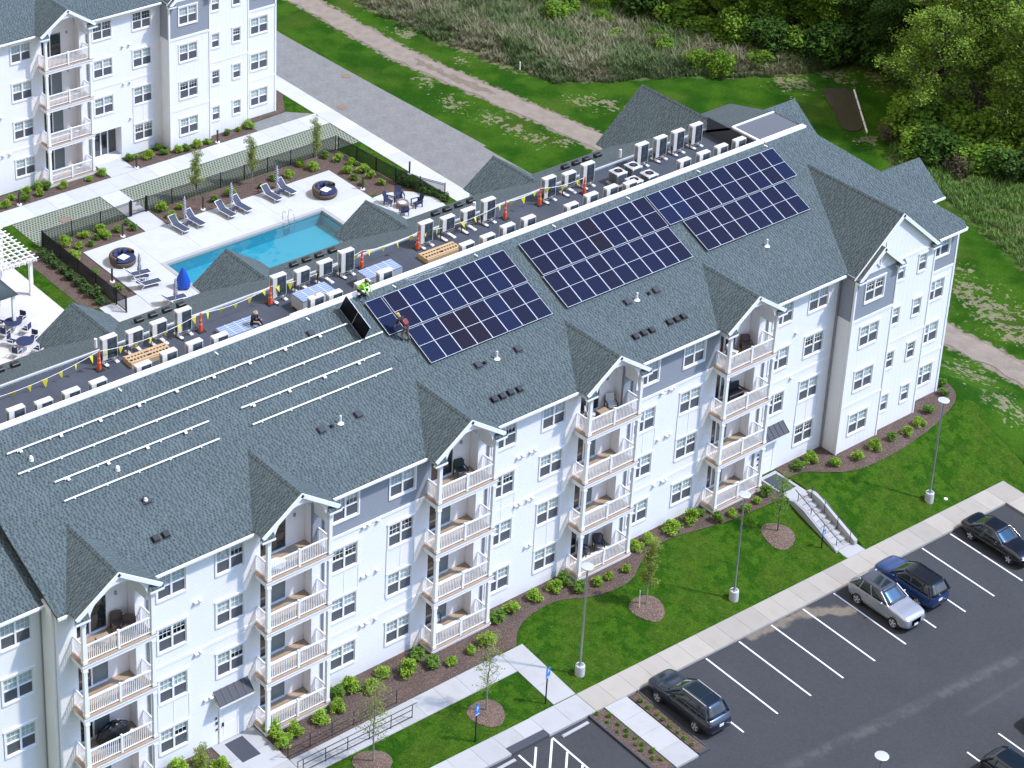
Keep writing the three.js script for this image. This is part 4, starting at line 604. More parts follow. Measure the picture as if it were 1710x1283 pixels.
{
  const lamp = (x, z, h, lab) => {
    const o = thing('lamp_post', lab, 'street lamp', [x, gH(x, z), z], 0, 'lamp posts along the car park');
    P('footing', M(cyl(0.28, 0.28, 0.72, 0, -0.1, 0, 24), cyl(0.28, 0.25, 0.04, 0, 0.62, 0, 24)), mat.poolDeck, o); P('base_plate', M(bc(0, 0.675, 0, 0.3, 0.03, 0.3), cyl(0.09, 0.07, 0.12, 0, 0.69, 0, 12)), mat.galv, o);
    P('pole', cyl(0.065, 0.05, h - 0.8, 0, 0.7, 0, 14), mat.galv, o); const hd = P('lamp_head', M(cyl(0.06, 0.12, 0.12, 0, h - 0.14, 0, 14), cyl(0.34, 0.36, 0.07, 0, h - 0.02, 0, 28), ball(0.36, 0, h + 0.05, 0, 1, 0.13, 1, 24)), mat.alu, o); P('lens', cyl(0.26, 0.26, 0.02, 0, h - 0.045, 0, 20), mat.blind, hd);
  };
  lamp(69.75, 6.85, 7.35, 'tall grey lamp post on the lawn beside the grey walk and blue sign'); lamp(81.9, 6.95, 7.4, 'tall grey lamp post on the lawn between the mulch tree rings'); lamp(99.6, 6.9, 7.5, 'tall grey lamp post on the open lawn by the projecting end bay');
  const o = thing('lamp_post', 'disc topped grey lamp post between the two rows of parking bays', 'street lamp', [72.3, yl(72, 25.9), 25.8], 0, 'lamp posts along the car park'); P('footing', cyl(0.28, 0.28, 0.7, 0, -0.05, 0, 24), mat.poolDeck, o); P('pole', cyl(0.065, 0.05, 6.4, 0, 0.6, 0, 14), mat.galv, o); P('lamp_head', M(cyl(0.34, 0.36, 0.07, 0, 7.0, 0, 28), ball(0.36, 0, 7.07, 0, 1, 0.13, 1, 24)), mat.alu, o);
}
// small white utility cover on the lawn
solo('valve_cover', cyl(0.13, 0.12, 0.05, 100.8, gH(100.8, 7.3), 7.3, 14), mat.trim, 'small round white cover in the grass near the lamp post', 'cover');

// ---------------------------------------------------------------- cars
function ringLoft(stations, close = true) {   // stations: arrays of points, all of one length
  const n = stations[0].length, pos = [], idx = []; for (const s of stations) for (const p of s) pos.push(...p);
  for (let j = 0; j < stations.length - 1; j++) for (let i = 0; i < n; i++) { const a = j * n + i, b = j * n + (i + 1) % n, c = a + n, d = b + n; idx.push(a, b, c, b, d, c); }
  if (close) for (const [j, f] of [[0, 1], [stations.length - 1, 0]]) { const c = pos.length / 3, s = stations[j], m = [0, 1, 2].map((k) => s.reduce((t, p) => t + p[k], 0) / n); pos.push(...m); for (let i = 0; i < n; i++) { const a = j * n + i, b = j * n + (i + 1) % n; f ? idx.push(c, b, a) : idx.push(c, a, b); } }
  const g = new THREE.BufferGeometry(); g.setAttribute('position', new THREE.Float32BufferAttribute(pos, 3)); g.setIndex(idx); g.computeVertexNormals(); g.setAttribute('uv', new THREE.Float32BufferAttribute(new Float32Array(pos.length / 3 * 2), 2)); return g;
}
function makeCar(o, c) {
  const { L, W, H, belt, hood, deck, cab, roofZ, paint, wheelR: wr0 } = c, hw = W / 2, gl = c.gl ?? mat.door;
  const paintM = new THREE.MeshPhysicalMaterial({ color: lin(...paint), roughness: 0.35, metalness: 0.35, clearcoat: 1, clearcoatRoughness: 0.06 });
  // lower body
  const st = []; const N = 30; for (let i = 0; i <= N; i++) {
    const t = i / N, z = mix(-L / 2, L / 2, t), e = Math.min(t, 1 - t) * L; const rnd = Math.min(1, Math.sqrt(Math.max(0, 1 - (1 - Math.min(1, e / 0.55)) ** 2.2)) * 0.2 + 0.8), w = hw * rnd;
    let top = z > cab[1] ? mix(belt, hood, sm(cab[1], cab[1] + 0.25, z)) - 0.13 * sm(L / 2 - 0.75, L / 2, z) : z < cab[0] ? mix(belt, deck, sm(cab[0], cab[0] - 0.2, z)) - 0.08 * sm(-L / 2 + 0.3, -L / 2, z) : belt; if (e < 0.1) top -= 0.1 * (1 - e / 0.1);
    const yb = 0.24 + 0.12 * (1 - Math.min(1, e / 0.5)), wb = Math.abs(Math.abs(z) - c.wb / 2) < 0.4 ? 0.012 : 0;
    const hf = [[0.0, yb], [0.82, yb], [0.97, yb + 0.1], [1.0 + wb, yb + 0.28], [0.985 + wb, mix(yb, top, 0.62)], [0.955, top - 0.1], [0.9, top - 0.02], [0.7, top + 0.02], [0.35, top + 0.04]];
    st.push([...hf.map(([x, y]) => [x * w, y, z]), [0, top + 0.045, z], ...hf.slice(1).reverse().map(([x, y]) => [-x * w, y, z])]);
  }
  P('body', ringLoft(st), paintM, o);
  // glazed cabin
  const sup = (z0, z1, h, y, n = 36, ex = 5) => { const r = []; for (let i = 0; i < n; i++) { const a = i / n * Math.PI * 2, cx = Math.cos(a), cz = Math.sin(a), k = Math.pow(Math.abs(cx) ** ex + Math.abs(cz) ** ex, -1 / ex); r.push([cx * k * h, y, (z0 + z1) / 2 - cz * k * (z1 - z0) / 2]); } return r; };
  const lv = [0, 0.3, 0.6, 0.85, 1].map((t) => sup(mix(cab[0], roofZ[0], t), mix(cab[1], roofZ[1], t), hw * mix(0.93, 0.72, t ** 1.15), mix(belt - 0.02, H - 0.06, t), 36, 7)); P('cabin_glass', ringLoft(lv.map((r) => r.slice().reverse())), gl, o);
  const rf = [sup(roofZ[0] - 0.03, roofZ[1] + 0.03, hw * 0.735, H - 0.085, 36, 6), sup(roofZ[0] - 0.02, roofZ[1] + 0.02, hw * 0.725, H - 0.045, 36, 6), sup(roofZ[0] + 0.12, roofZ[1] - 0.12, hw * 0.6, H - 0.005, 36, 6), sup(roofZ[0] + 0.5, roofZ[1] - 0.5, hw * 0.3, H + 0.01, 36, 4)].map((r) => r.slice().reverse());
  P('roof', ringLoft(rf), c.roofPaint ?? paintM, o);
  const pil = []; for (const s of [-1, 1]) for (const [z0, z1, rr] of [[cab[1] - 0.12, roofZ[1] - 0.06, 0.045], [cab[0] + 0.12, roofZ[0] + 0.08, 0.07], [mix(cab[0], cab[1], 0.56), mix(roofZ[0], roofZ[1], 0.52), 0.035], [mix(cab[0], cab[1], 0.26), mix(roofZ[0], roofZ[1], 0.2), 0.045]]) pil.push(rod(V(s * hw * 0.915, belt - 0.04, z0), V(s * hw * 0.725, H - 0.08, z1), rr, 6)); P('pillar', M(pil), c.roofPaint && c.twoTone ? c.roofPaint : paintM, o);
  if (c.sunroof) P('sunroof', cbox(-hw * 0.45, hw * 0.45, H - 0.01, H + 0.016, mix(roofZ[0], roofZ[1], 0.35), mix(roofZ[0], roofZ[1], 0.88), 0.01), mat.door, o);
  if (c.rails) for (const s of [-1, 1]) P('roof_rail', M(rod(V(s * hw * 0.62, H + 0.03, roofZ[0] + 0.15), V(s * hw * 0.62, H + 0.04, roofZ[1] - 0.2), 0.025), bc(s * hw * 0.62, H, roofZ[0] + 0.2, 0.04, 0.06, 0.06), bc(s * hw * 0.62, H, roofZ[1] - 0.25, 0.04, 0.06, 0.06)), c.rails, o);
  for (const s of [-1, 1]) { P('mirror', ball(0.11, s * (hw + 0.07), belt + 0.05, cab[1] - 0.55, 1, 0.75, 0.6, 10), paintM, o); for (const z of [-0.75, 0.35]) P('door_handle', bc(s * hw * 0.985, belt - 0.16, z, 0.02, 0.03, 0.2), mat.chrome, o); }
  for (const s of [-1, 1]) for (const z of [-c.wb / 2, c.wb / 2]) {
    const a = new THREE.CylinderGeometry(wr0 + 0.06, wr0 + 0.06, 0.05, 24); a.rotateZ(Math.PI / 2); a.translate(s * (hw - 0.03), wr0 + 0.01, z); P('wheel_arch', a, mat.black, o);
    const t = new THREE.TorusGeometry(wr0 - 0.085, 0.088, 10, 26); t.rotateY(Math.PI / 2); t.scale(1.25, 1, 1); t.translate(s * (hw - 0.05), wr0, z); const w = P('wheel', t, mat.rubber, o);
    const d = new THREE.CylinderGeometry(wr0 * 0.7, wr0 * 0.7, 0.05, 24); d.rotateZ(Math.PI / 2); d.translate(s * (hw + 0.005), wr0, z); P('wheel_disc', d, mat.darkGrey, w); const sp = []; for (let k = 0; k < 5; k++) { const g = bc(0, wr0 * 0.36, 0, 0.03, wr0 * 0.62, 0.075); g.rotateX(k * Math.PI * 0.4); g.translate(s * (hw + 0.032), wr0, z); sp.push(g); } P('rim', M(sp, new THREE.TorusGeometry(wr0 * 0.68, 0.018, 6, 24).rotateY(Math.PI / 2).translate(s * (hw + 0.034), wr0, z)), mat.alu, w);
  }
  for (const s of [-1, 1]) { P('headlight', ball(0.15, s * hw * 0.66, hood - 0.22, L / 2 - 0.14, 1.35, 0.5, 0.75, 12), mat.chrome, o); P('taillight', ball(0.15, s * hw * 0.72, deck - 0.2, -L / 2 + 0.12, 1.1, 0.6, 0.6, 12), flat(0.28, 0.012, 0.012, 0.2), o); }
  P('grille', cbox(-hw * 0.42, hw * 0.42, 0.42, hood - 0.26, L / 2 - 0.08, L / 2 + 0.0, 0.01), mat.black, o); P('rear_bumper', cbox(-hw * 0.72, hw * 0.72, 0.3, 0.46, -L / 2 - 0.01, -L / 2 + 0.2, 0.03), mat.black, o); P('front_bumper', cbox(-hw * 0.6, hw * 0.6, 0.27, 0.37, L / 2 - 0.14, L / 2 + 0.015, 0.02), mat.black, o);
  P('licence_plate', M(bc(0, deck - 0.32, -L / 2 - 0.012, 0.32, 0.16, 0.02)), mat.paint, o); P('licence_plate', bc(0, 0.45, L / 2 + 0.012, 0.32, 0.14, 0.02), mat.paint, o);
  P('underbody', bx(-hw * 0.8, hw * 0.8, 0.2, 0.26, -L / 2 + 0.3, L / 2 - 0.3), mat.black, o);
  return o;
}
const suv = { L: 4.75, W: 1.9, H: 1.7, belt: 1.1, hood: 1.04, deck: 1.03, cab: [-2.3, 1.12], roofZ: [-1.9, 0.22], wb: 2.85, wheelR: 0.37 };
const sedan = { L: 4.9, W: 1.86, H: 1.46, belt: 0.95, hood: 0.9, deck: 0.98, cab: [-1.85, 1.0], roofZ: [-1.0, 0.15], wb: 2.95, wheelR: 0.34 };
const car = (x, z, turn, lab, cfg) => makeCar(thing('parked_car', lab, 'car', [x, yl(x, z) + 0.004, z], turn, 'cars in the car park'), cfg);
car(72.95, 12.25, Math.PI, 'dark navy SUV with silver roof rails parked nose in beside the planting strip', { ...suv, L: 5.0, wb: 2.95, H: 1.75, paint: [0.012, 0.022, 0.036], rails: mat.alu, sunroof: 1 });
car(89.1, 12.45, 0, 'silver SUV parked facing outwards with its windscreen towards the car park', { ...suv, L: 4.6, wb: 2.76, H: 1.72, belt: 1.14, hood: 1.08, roofZ: [-1.62, 0.1], cab: [-2.25, 0.98], paint: [0.36, 0.375, 0.405], sunroof: 1, roofPaint: flat(0.06, 0.065, 0.075, 0.25), gl: new THREE.MeshPhysicalMaterial({ color: lin(0.03, 0.04, 0.042), roughness: 0.08, clearcoat: 1 }) });
car(91.85, 12.0, Math.PI, 'bright blue SUV with black roof parked nose in next to the silver one', { ...suv, L: 4.5, wb: 2.7, paint: [0.004, 0.04, 0.16], roofPaint: flat(0.014, 0.015, 0.018, 0.2), twoTone: 1, rails: mat.black });
car(99.95, 12.2, 0, 'black sedan parked rear end to the kerb', { ...sedan, paint: [0.009, 0.009, 0.012] });
car(83.4, 27.0, Math.PI * 0, 'dark hatchback across the lane in the second row of bays', { ...suv, H: 1.6, paint: [0.008, 0.014, 0.018], roofZ: [-1.7, 0.2] });
car(88.5, 26.1, 0, 'dark car mostly outside the view in the second row of bays', { ...sedan, paint: [0.02, 0.02, 0.022] });
// ---------------------------------------------------------------- foliage
const leafMat = (o = {}) => new THREE.MeshPhysicalMaterial({ vertexColors: true, roughness: 0.9, specularIntensity: 0.3, transmission: 0.3, thickness: 0, side: THREE.DoubleSide, ...o });
const LEAF = leafMat();
// leaf-sized faces through a set of clumps [x, y, z, r]; colour varies leaf by leaf
function leaves(clumps, per, size, cA, cB, r) {
  const pos = [], col = [], q = new THREE.Quaternion(), e = new THREE.Euler();
  for (const [cx, cy, cz, cr, sq = 0.8] of clumps) { const tone = r(); for (let i = 0; i < per; i++) {
    const u = r() * 2 - 1, a = r() * 6.283, s = Math.sqrt(1 - u * u), rad = cr * Math.pow(r(), 0.38), x = cx + s * Math.cos(a) * rad, y = cy + u * rad * sq, z = cz + s * Math.sin(a) * rad;
    e.set(r() * 1.9 - 0.95, r() * 6.28, r() * 1.9 - 0.95); q.setFromEuler(e); const l = size * (0.65 + 0.7 * r()), w = l * 0.55, p = [V(-w, 0, 0), V(0, 0.12 * l, l), V(w, 0, 0), V(0, 0.1 * l, -l)].map((v) => v.applyQuaternion(q));
    const t = Math.min(1, Math.max(0, 0.55 * tone + 0.6 * r() - 0.1)), k = 0.8 + 0.4 * r(), c = mix3(cA, cB, t).map((v) => v * k);
    for (const i3 of [0, 1, 2, 0, 2, 3]) { pos.push(x + p[i3].x, y + p[i3].y, z + p[i3].z); col.push(...c); }
  } }
  const g = new THREE.BufferGeometry(); g.setAttribute('position', new THREE.Float32BufferAttribute(pos, 3)); g.setAttribute('color', new THREE.Float32BufferAttribute(col, 3)); g.computeVertexNormals(); return g;
}
function makeShrub(seed, rad, cA, cB, per = 26, size = 0.055) {
  const r = rng(seed), o = new THREE.Group(); o.name = 'shrub'; const cl = []; for (let i = 0; i < 26; i++) { const a = r() * 6.283, d = rad * 0.68 * Math.sqrt(r()), y = rad * (0.3 + 1.05 * r() * (1 - 0.55 * d / rad)); cl.push([Math.cos(a) * d, y, Math.sin(a) * d, rad * (0.3 + 0.14 * r())]); }
  P('foliage', leaves(cl, per, size, cA, cB, r), LEAF, o); const st = []; for (let i = 0; i < 6; i++) { const a = i * 1.05 + r(); st.push(rod(V(0.02 * Math.cos(a), 0, 0.02 * Math.sin(a)), V(Math.cos(a) * rad * 0.5, rad * 0.8, Math.sin(a) * rad * 0.5), 0.012, 4)); } P('stem', M(st), mat.bark, o); return o;
}
const lime = [[0.15, 0.29, 0.02], [0.36, 0.5, 0.05]], mid = [[0.085, 0.19, 0.02], [0.2, 0.33, 0.04]], deep = [[0.018, 0.055, 0.010], [0.05, 0.12, 0.018]];
const SH = [makeShrub(1, 0.5, ...lime, 34), makeShrub(2, 0.46, ...lime, 32), makeShrub(3, 0.42, ...mid, 30), makeShrub(4, 0.3, ...lime, 22), makeShrub(5, 0.33, ...mid, 22)];
const sr = rng(91); let vcount = 0;
function plant(p, x, y, z, s, label, group, category = 'shrub', name = 'shrub') { const c = p.clone(); c.name = numbered(name); scene.add(c); c.position.set(x, y, z); c.rotation.y = sr() * 6.28; const sv = s * (0.95 + 0.4 * sr()); c.scale.set(sv * (0.9 + 0.2 * sr()), sv * (0.85 + 0.35 * sr()), sv * (0.9 + 0.2 * sr())); tag(c, label, category, group); return c; }
let bi = 0; for (const [x, z, small] of [[52.8, 2.1], [53.8, 1.9], [55.5, 1.9], [56.7, 1.7], [57.3, 0.8, 2], [58.3, 0.8], [59.1, 1.5], [60.4, 0.9], [61.6, 1.6], [62.9, 0.9, 2], [63.2, 1.9, 2], [64.1, 2.4, 1], [65.6, 2.3, 1], [66.8, 2.3], [68.6, 1.1, 2], [69.8, 0.9], [71.6, 0.9], [73.1, 0.9], [74.0, 0.8, 2], [74.3, 1.8, 2], [75.5, 2.0, 1], [76.4, 2.0, 1], [77.7, 2.1, 1], [79.7, 0.9], [80.8, 0.9], [82.6, 0.9], [84.2, 0.9], [85.2, 0.7, 2], [85.7, 1.8, 2], [86.8, 1.9, 1], [87.8, 2.1, 1], [89.0, 1.9, 1], [90.0, 1.7, 2]]) plant(SH[small === 1 ? 3 : small === 2 ? 2 : sr() < 0.5 ? 0 : 1], x, gH(x, z) + 0.02, z, 1, (small === 1 ? 'small lime shrub, ' : small === 2 ? 'deeper green shrub, ' : 'round lime green shrub, ') + ord(bi++) + ' from the awning door in the long front mulch bed', small ? 'shrubs round the balcony stacks' : 'round shrubs along the front wall');
bi = 0; for (const [x, z] of [[93.7, 0.9], [95.0, 0.8], [96.0, 2.0], [97.7, 2.4], [99.4, 2.3], [101.1, 2.3], [102.5, 2.4], [103.9, 2.2], [105.6, 1.5], [108.1, 0.8], [108.8, 0.0]]) plant(SH[sr() < 0.5 ? 1 : 2], x, gH(x, z) + 0.02, z, 0.95, 'round green shrub, ' + ord(bi++) + ' from the steps in the mulch round the projecting end bay', 'shrubs round the end bay');
for (const [x, z] of [[48.5, 0.7], [49.1, 1.6], [47.2, 0.5], [46.2, 1.4], [52.9, 1.1]]) plant(SH[0], x, gH(x, z) + 0.02, z, 0.95, 'lime green shrub in the mulch beside the door with the metal awning', 'shrubs by the awning door');
for (const [x, z] of [[68.4, 9.8], [68.8, 10.3], [68.4, 10.6], [68.8, 11.1], [68.35, 11.5], [68.8, 11.7], [68.8, 12.4], [68.5, 12.0], [68.5, 12.8], [68.8, 13.0], [68.4, 13.3], [68.85, 13.7], [68.5, 14.1], [68.8, 14.4], [71.1, 10.4], [71.1, 11.0], [71.1, 11.7], [71.1, 12.2], [71.05, 12.8], [71.05, 13.4], [71.05, 13.9], [71.05, 14.5]]) plant(SH[4], x, yl(x, z) + 0.1, z, 0.4, x < 70 ? 'tiny young plant in the planting strip beside the asphalt' : 'tiny young plant in the planting strip beside the navy SUV', x < 70 ? 'seedlings of the wider strip' : 'seedlings of the narrower strip', 'plant', 'seedling');

// trees: tapered trunk, limbs, crown of leaf faces
function makeTree(name, seed, o) {
  const r = rng(seed), g = new THREE.Group(); g.name = name; const wood = [], cl = []; const H = o.h, lean = o.lean || [0, 0];
  const N = 6, tp = []; for (let i = 0; i <= N; i++) { const t = i / N; tp.push(V(lean[0] * t * t * H + (r() - 0.5) * 0.04 * H * t, t * H * o.trunk, lean[1] * t * t * H + (r() - 0.5) * 0.04 * H * t)); }
  for (let i = 0; i < N; i++) wood.push(rod(tp[i], tp[i + 1], mix(o.r, o.r * 0.45, i / N), 8, mix(o.r, o.r * 0.45, (i + 1) / N)));
  const limbs = o.limbs; for (let i = 0; i < limbs; i++) {
    const t = mix(o.low, 1, (i + 0.5 * r()) / limbs), k = t * N, j = Math.min(N - 1, Math.floor(k)), base = tp[j].clone().lerp(tp[j + 1], k - j), a = i * 2.4 + r() * 0.8, up = mix(0.35, 1.2, t) * o.up, len = o.w * (0.55 + 0.55 * r()) * (1 - 0.45 * Math.abs(t - 0.6));
    const dir = V(Math.cos(a), up, Math.sin(a)).normalize(), midp = base.clone().addScaledVector(dir, len * 0.55).add(V((r() - 0.5) * len * 0.15, len * 0.03, (r() - 0.5) * len * 0.15)), end = midp.clone().addScaledVector(dir.clone().add(V((r() - 0.5) * 0.5, 0.25, (r() - 0.5) * 0.5)).normalize(), len * 0.5), lr = o.r * 0.34 * (1 - 0.4 * t);
    wood.push(rod(base, midp, lr, 5, lr * 0.65), rod(midp, end, lr * 0.65, 5, lr * 0.25));
    for (let q = 0; q < o.sub; q++) { const f = 0.25 + 0.75 * (q + r()) / o.sub, p0 = f < 0.55 ? base.clone().lerp(midp, f / 0.55) : midp.clone().lerp(end, (f - 0.55) / 0.45), p1 = p0.clone().add(V((r() - 0.5), r() * 0.55 - 0.05, (r() - 0.5)).multiplyScalar(len * 0.55)); wood.push(rod(p0, p1, lr * 0.3, 4, lr * 0.1)); cl.push([p1.x, p1.y, p1.z, o.cr * (0.7 + 0.6 * r()), 0.7]); }
    cl.push([end.x, end.y, end.z, o.cr * (0.8 + 0.5 * r()), 0.75]);
  }
  P('trunk', M(wood), o.bark || mat.bark, g); P('crown', leaves(cl, o.per, o.leaf, o.c[0], o.c[1], r), LEAF, g); return g;
}
{
  const yg = [[0.16, 0.22, 0.03], [0.30, 0.34, 0.07]];
  const T1 = makeTree('young_tree', 11, { h: 4.3, trunk: 0.9, r: 0.045, limbs: 15, low: 0.3, w: 1.0, up: 2.2, sub: 7, cr: 0.26, per: 22, leaf: 0.055, c: yg, bark: mat.barkPale });
  const T2 = makeTree('young_tree', 12, { h: 3.9, trunk: 0.95, r: 0.045, limbs: 14, low: 0.3, w: 1.05, up: 1.3, sub: 7, cr: 0.22, per: 9, leaf: 0.055, c: mid, bark: mat.bark });
  const T3 = makeTree('young_tree', 13, { h: 4.6, trunk: 0.95, r: 0.05, limbs: 17, low: 0.25, w: 1.15, up: 1.6, sub: 6, cr: 0.22, per: 7, leaf: 0.05, c: yg, bark: mat.barkPale });
  const put = (t, x, z, s, lab) => { const c = t.clone(); c.name = numbered('young_tree'); scene.add(c); c.position.set(x, gH(x, z) + 0.06, z); c.scale.setScalar(s); c.rotation.y = x; tag(c, lab, 'tree', 'young trees on the front lawn'); };
  put(T1, 76.85, 4.75, 1, 'young leafy tree in a mulch ring between two lamp posts'); put(T2, 88.3, 4.35, 1, 'nearly bare young tree in the mulch ring beside the concrete steps'); put(T3, 63.4, 6.3, 1, 'thin young tree in the mulch ring beside the blue parking sign'); put(T3, 55.87, 6.0, 1.08, 'thin young tree in the mulch ring beside the ramp handrail'); put(T1, 46.9, 3.2, 0.8, 'top of a young tree in the mulch at the first balcony stack');
  const st = thing('tree_stake', 'white stake beside the leafy young tree in the mulch ring', 'stake', [76.3, gH(76.3, 4.7), 4.75]); P('stake', rod(V(0, 0, 0), V(-0.05, 1.3, 0), 0.025), mat.trim, st); P('stake_tie', rod(V(-0.04, 1.1, 0), V(0.5, 1.12, 0), 0.008, 4), mat.rubber, st);
  // pool side trees
  for (const [x, z] of [[84.44, -54.0], [89.5, -53.6], [95.5, -53.2]]) { const c = T1.clone(); c.name = numbered('young_tree'); scene.add(c); c.position.set(x, YB, z); c.scale.setScalar(0.95); c.rotation.y = x * 3; tag(c, 'slender young tree in the mulch inside the black pool fence', 'tree', 'young trees by the pool fence'); }
}
// ---------------------------------------------------------------- grounds behind: pool, walks, drive
const hB = () => YB + 0.05, hP = () => YB + 0.06;
walk('far_walk', tiles(60, 100.95, -60.9, -58.75, 22, 1), hB, shades(mat.poolDeck, 3), 0.2);
walk('drive_walk', tiles(100.97, 102.7, -72, -38, 1, 18), hB, shades(mat.poolDeck, 3), 0.2);
walk('entry_walk', [...tiles(81.0, 83.35, -65.1, -60.92, 1, 3), ...tiles(78.6, 80.4, -58.73, -54.6, 1, 3), ...tiles(76.2, 80.3, -63.35, -62.2, 3, 1)], hB, shades(mat.poolDeck, 3), 0.2);
struct('paver_drive', sheet([[102.75, -84], [102.75, -36], [108.9, -36], [109.05, -48], [108.55, -61], [108.15, -75], [108.3, -84]], () => YB, 0.02, 8), mat.paver);
for (const o of [[[70.8, -58.7], [70.8, -54.6], [78.55, -54.6], [78.55, -58.7]], [[80.45, -58.7], [80.45, -54.6], [100.9, -54.6], [100.9, -58.7]]]) struct('grass_grid_paving', sheet(o, () => YB, 0.015, 8), mat.grid);
struct('gravel_strip', sheet([[95.2, -62.4], [95.2, -60.95], [100.9, -60.95], [99.2, -62.6]], () => YB, 0.015, 4), mat.paver);
for (const o of [[[60, -63.2], [60, -60.95], [80.9, -60.95], [80.9, -63.2]], [[83.4, -63.2], [83.4, -60.95], [95.1, -60.95], [95.3, -63.2]], [[95.4, -63.3], [95.4, -62.5], [99.2, -62.7], [100.9, -65.5], [100.9, -70], [98.6, -70]], [[71.1, -54.5], [71.1, -51.95], [78.45, -51.95], [78.45, -54.5]], [[80.5, -54.5], [80.5, -51.95], [95.85, -51.95], [98.8, -51.95], [98.5, -54.5]], [[71.1, -51.94], [71.1, -44.5], [72.95, -44.5], [72.95, -51.94]], [[95.86, -51.94], [95.86, -46.8], [98.0, -45.5], [100.2, -42.5], [101, -43.5], [99.1, -47.3], [98.75, -51.94]], [[68.9, -54.3], [68.9, -44.5], [70.95, -44.5], [70.95, -54.3]]]) struct('mulch_bed', sheet(o, () => YB, 0.025, 6), mat.mulch);
// pool
const PX0 = 77.1, PX1 = 91.4, PZ0 = -46.85, PZ1 = -40.2;
walk('pool_deck', [...tiles(73, 95.85, -51.93, -47.2, 6, 1), ...tiles(73, 76.75, -47.2, -38, 1, 3), ...tiles(91.75, 95.85, -47.2, -38, 1, 3), ...tiles(78.5, 80.42, -54.6, -51.94, 1, 1), ...tiles(69.8, 72.98, -44.4, -38, 1, 2)], hP, deckM, 0.2);
{ const s = []; for (let k = 0; k <= 20; k++) { const a = -1.85 + k / 20 * 2.4; s.push([96.6 + Math.cos(a) * 3.35, -42.9 + Math.sin(a) * 3.35]); } struct('fire_pit_patio', sheet([[95.87, -38], [95.87, -46.1], ...s, [100, -38]], () => YB, 0.06, 3), mat.poolDeck); }
struct('pool_coping', M(patch(PX0 - 0.34, PX1 + 0.34, PZ0 - 0.34, PZ0, () => YB + 0.075, 0.3), patch(PX0 - 0.34, PX0, PZ0, PZ1, () => YB + 0.075, 0.3), patch(PX1, PX1 + 0.34, PZ0, PZ1, () => YB + 0.075, 0.3), patch(PX0 - 0.34, PX1 + 0.34, PZ1, PZ1 + 0.34, () => YB + 0.075, 0.3)), mat.kerbGrey);
const poolBlue = flat(0.035, 0.30, 0.39, 0.6);
struct('pool_basin', M(bx(PX0, PX1, YB - 1.2, YB - 1.1, PZ0, PZ1), bx(PX0 - 0.1, PX0, YB - 1.2, YB - 0.2, PZ0, PZ1), bx(PX1, PX1 + 0.1, YB - 1.2, YB - 0.2, PZ0, PZ1), bx(PX0, PX1, YB - 1.2, YB - 0.2, PZ0 - 0.1, PZ0), bx(PX0, PX1, YB - 1.2, YB - 0.2, PZ1, PZ1 + 0.1)), poolBlue);
{ const nx = 90, nz = 42, g = new THREE.PlaneGeometry(PX1 - PX0, PZ1 - PZ0, nx, nz); g.rotateX(-Math.PI / 2); g.translate((PX0 + PX1) / 2, YB - 0.1, (PZ0 + PZ1) / 2); const p = g.attributes.position; for (let i = 0; i < p.count; i++) p.setY(i, p.getY(i) + 0.02 * (fbm(p.getX(i) * 1.6, p.getZ(i) * 1.6, 0, 4, 3) - 0.5)); g.computeVertexNormals(); struct('pool_water', g, new THREE.MeshPhysicalMaterial({ color: lin(0.66, 0.9, 0.9), transmission: 1, thickness: 0, roughness: 0.04, ior: 1.33, side: THREE.DoubleSide })); }
{ const o = thing('pool_ladder', 'pair of steel pool grab rails at the far corner of the pool', 'ladder', [88.3, YB + 0.06, -46.9]); for (const x of [-0.28, 0.28]) { const c = new THREE.CatmullRomCurve3([V(x, 0, -0.45), V(x, 0.75, -0.4), V(x, 0.85, -0.1), V(x, 0.5, 0.25), V(x, -0.5, 0.3)]); P('rail', new THREE.TubeGeometry(c, 16, 0.024, 6), mat.chrome, o); } for (const y of [-0.2, -0.45]) P('rung', bc(0, y, 0.29, 0.56, 0.03, 0.08), mat.chrome, o); }
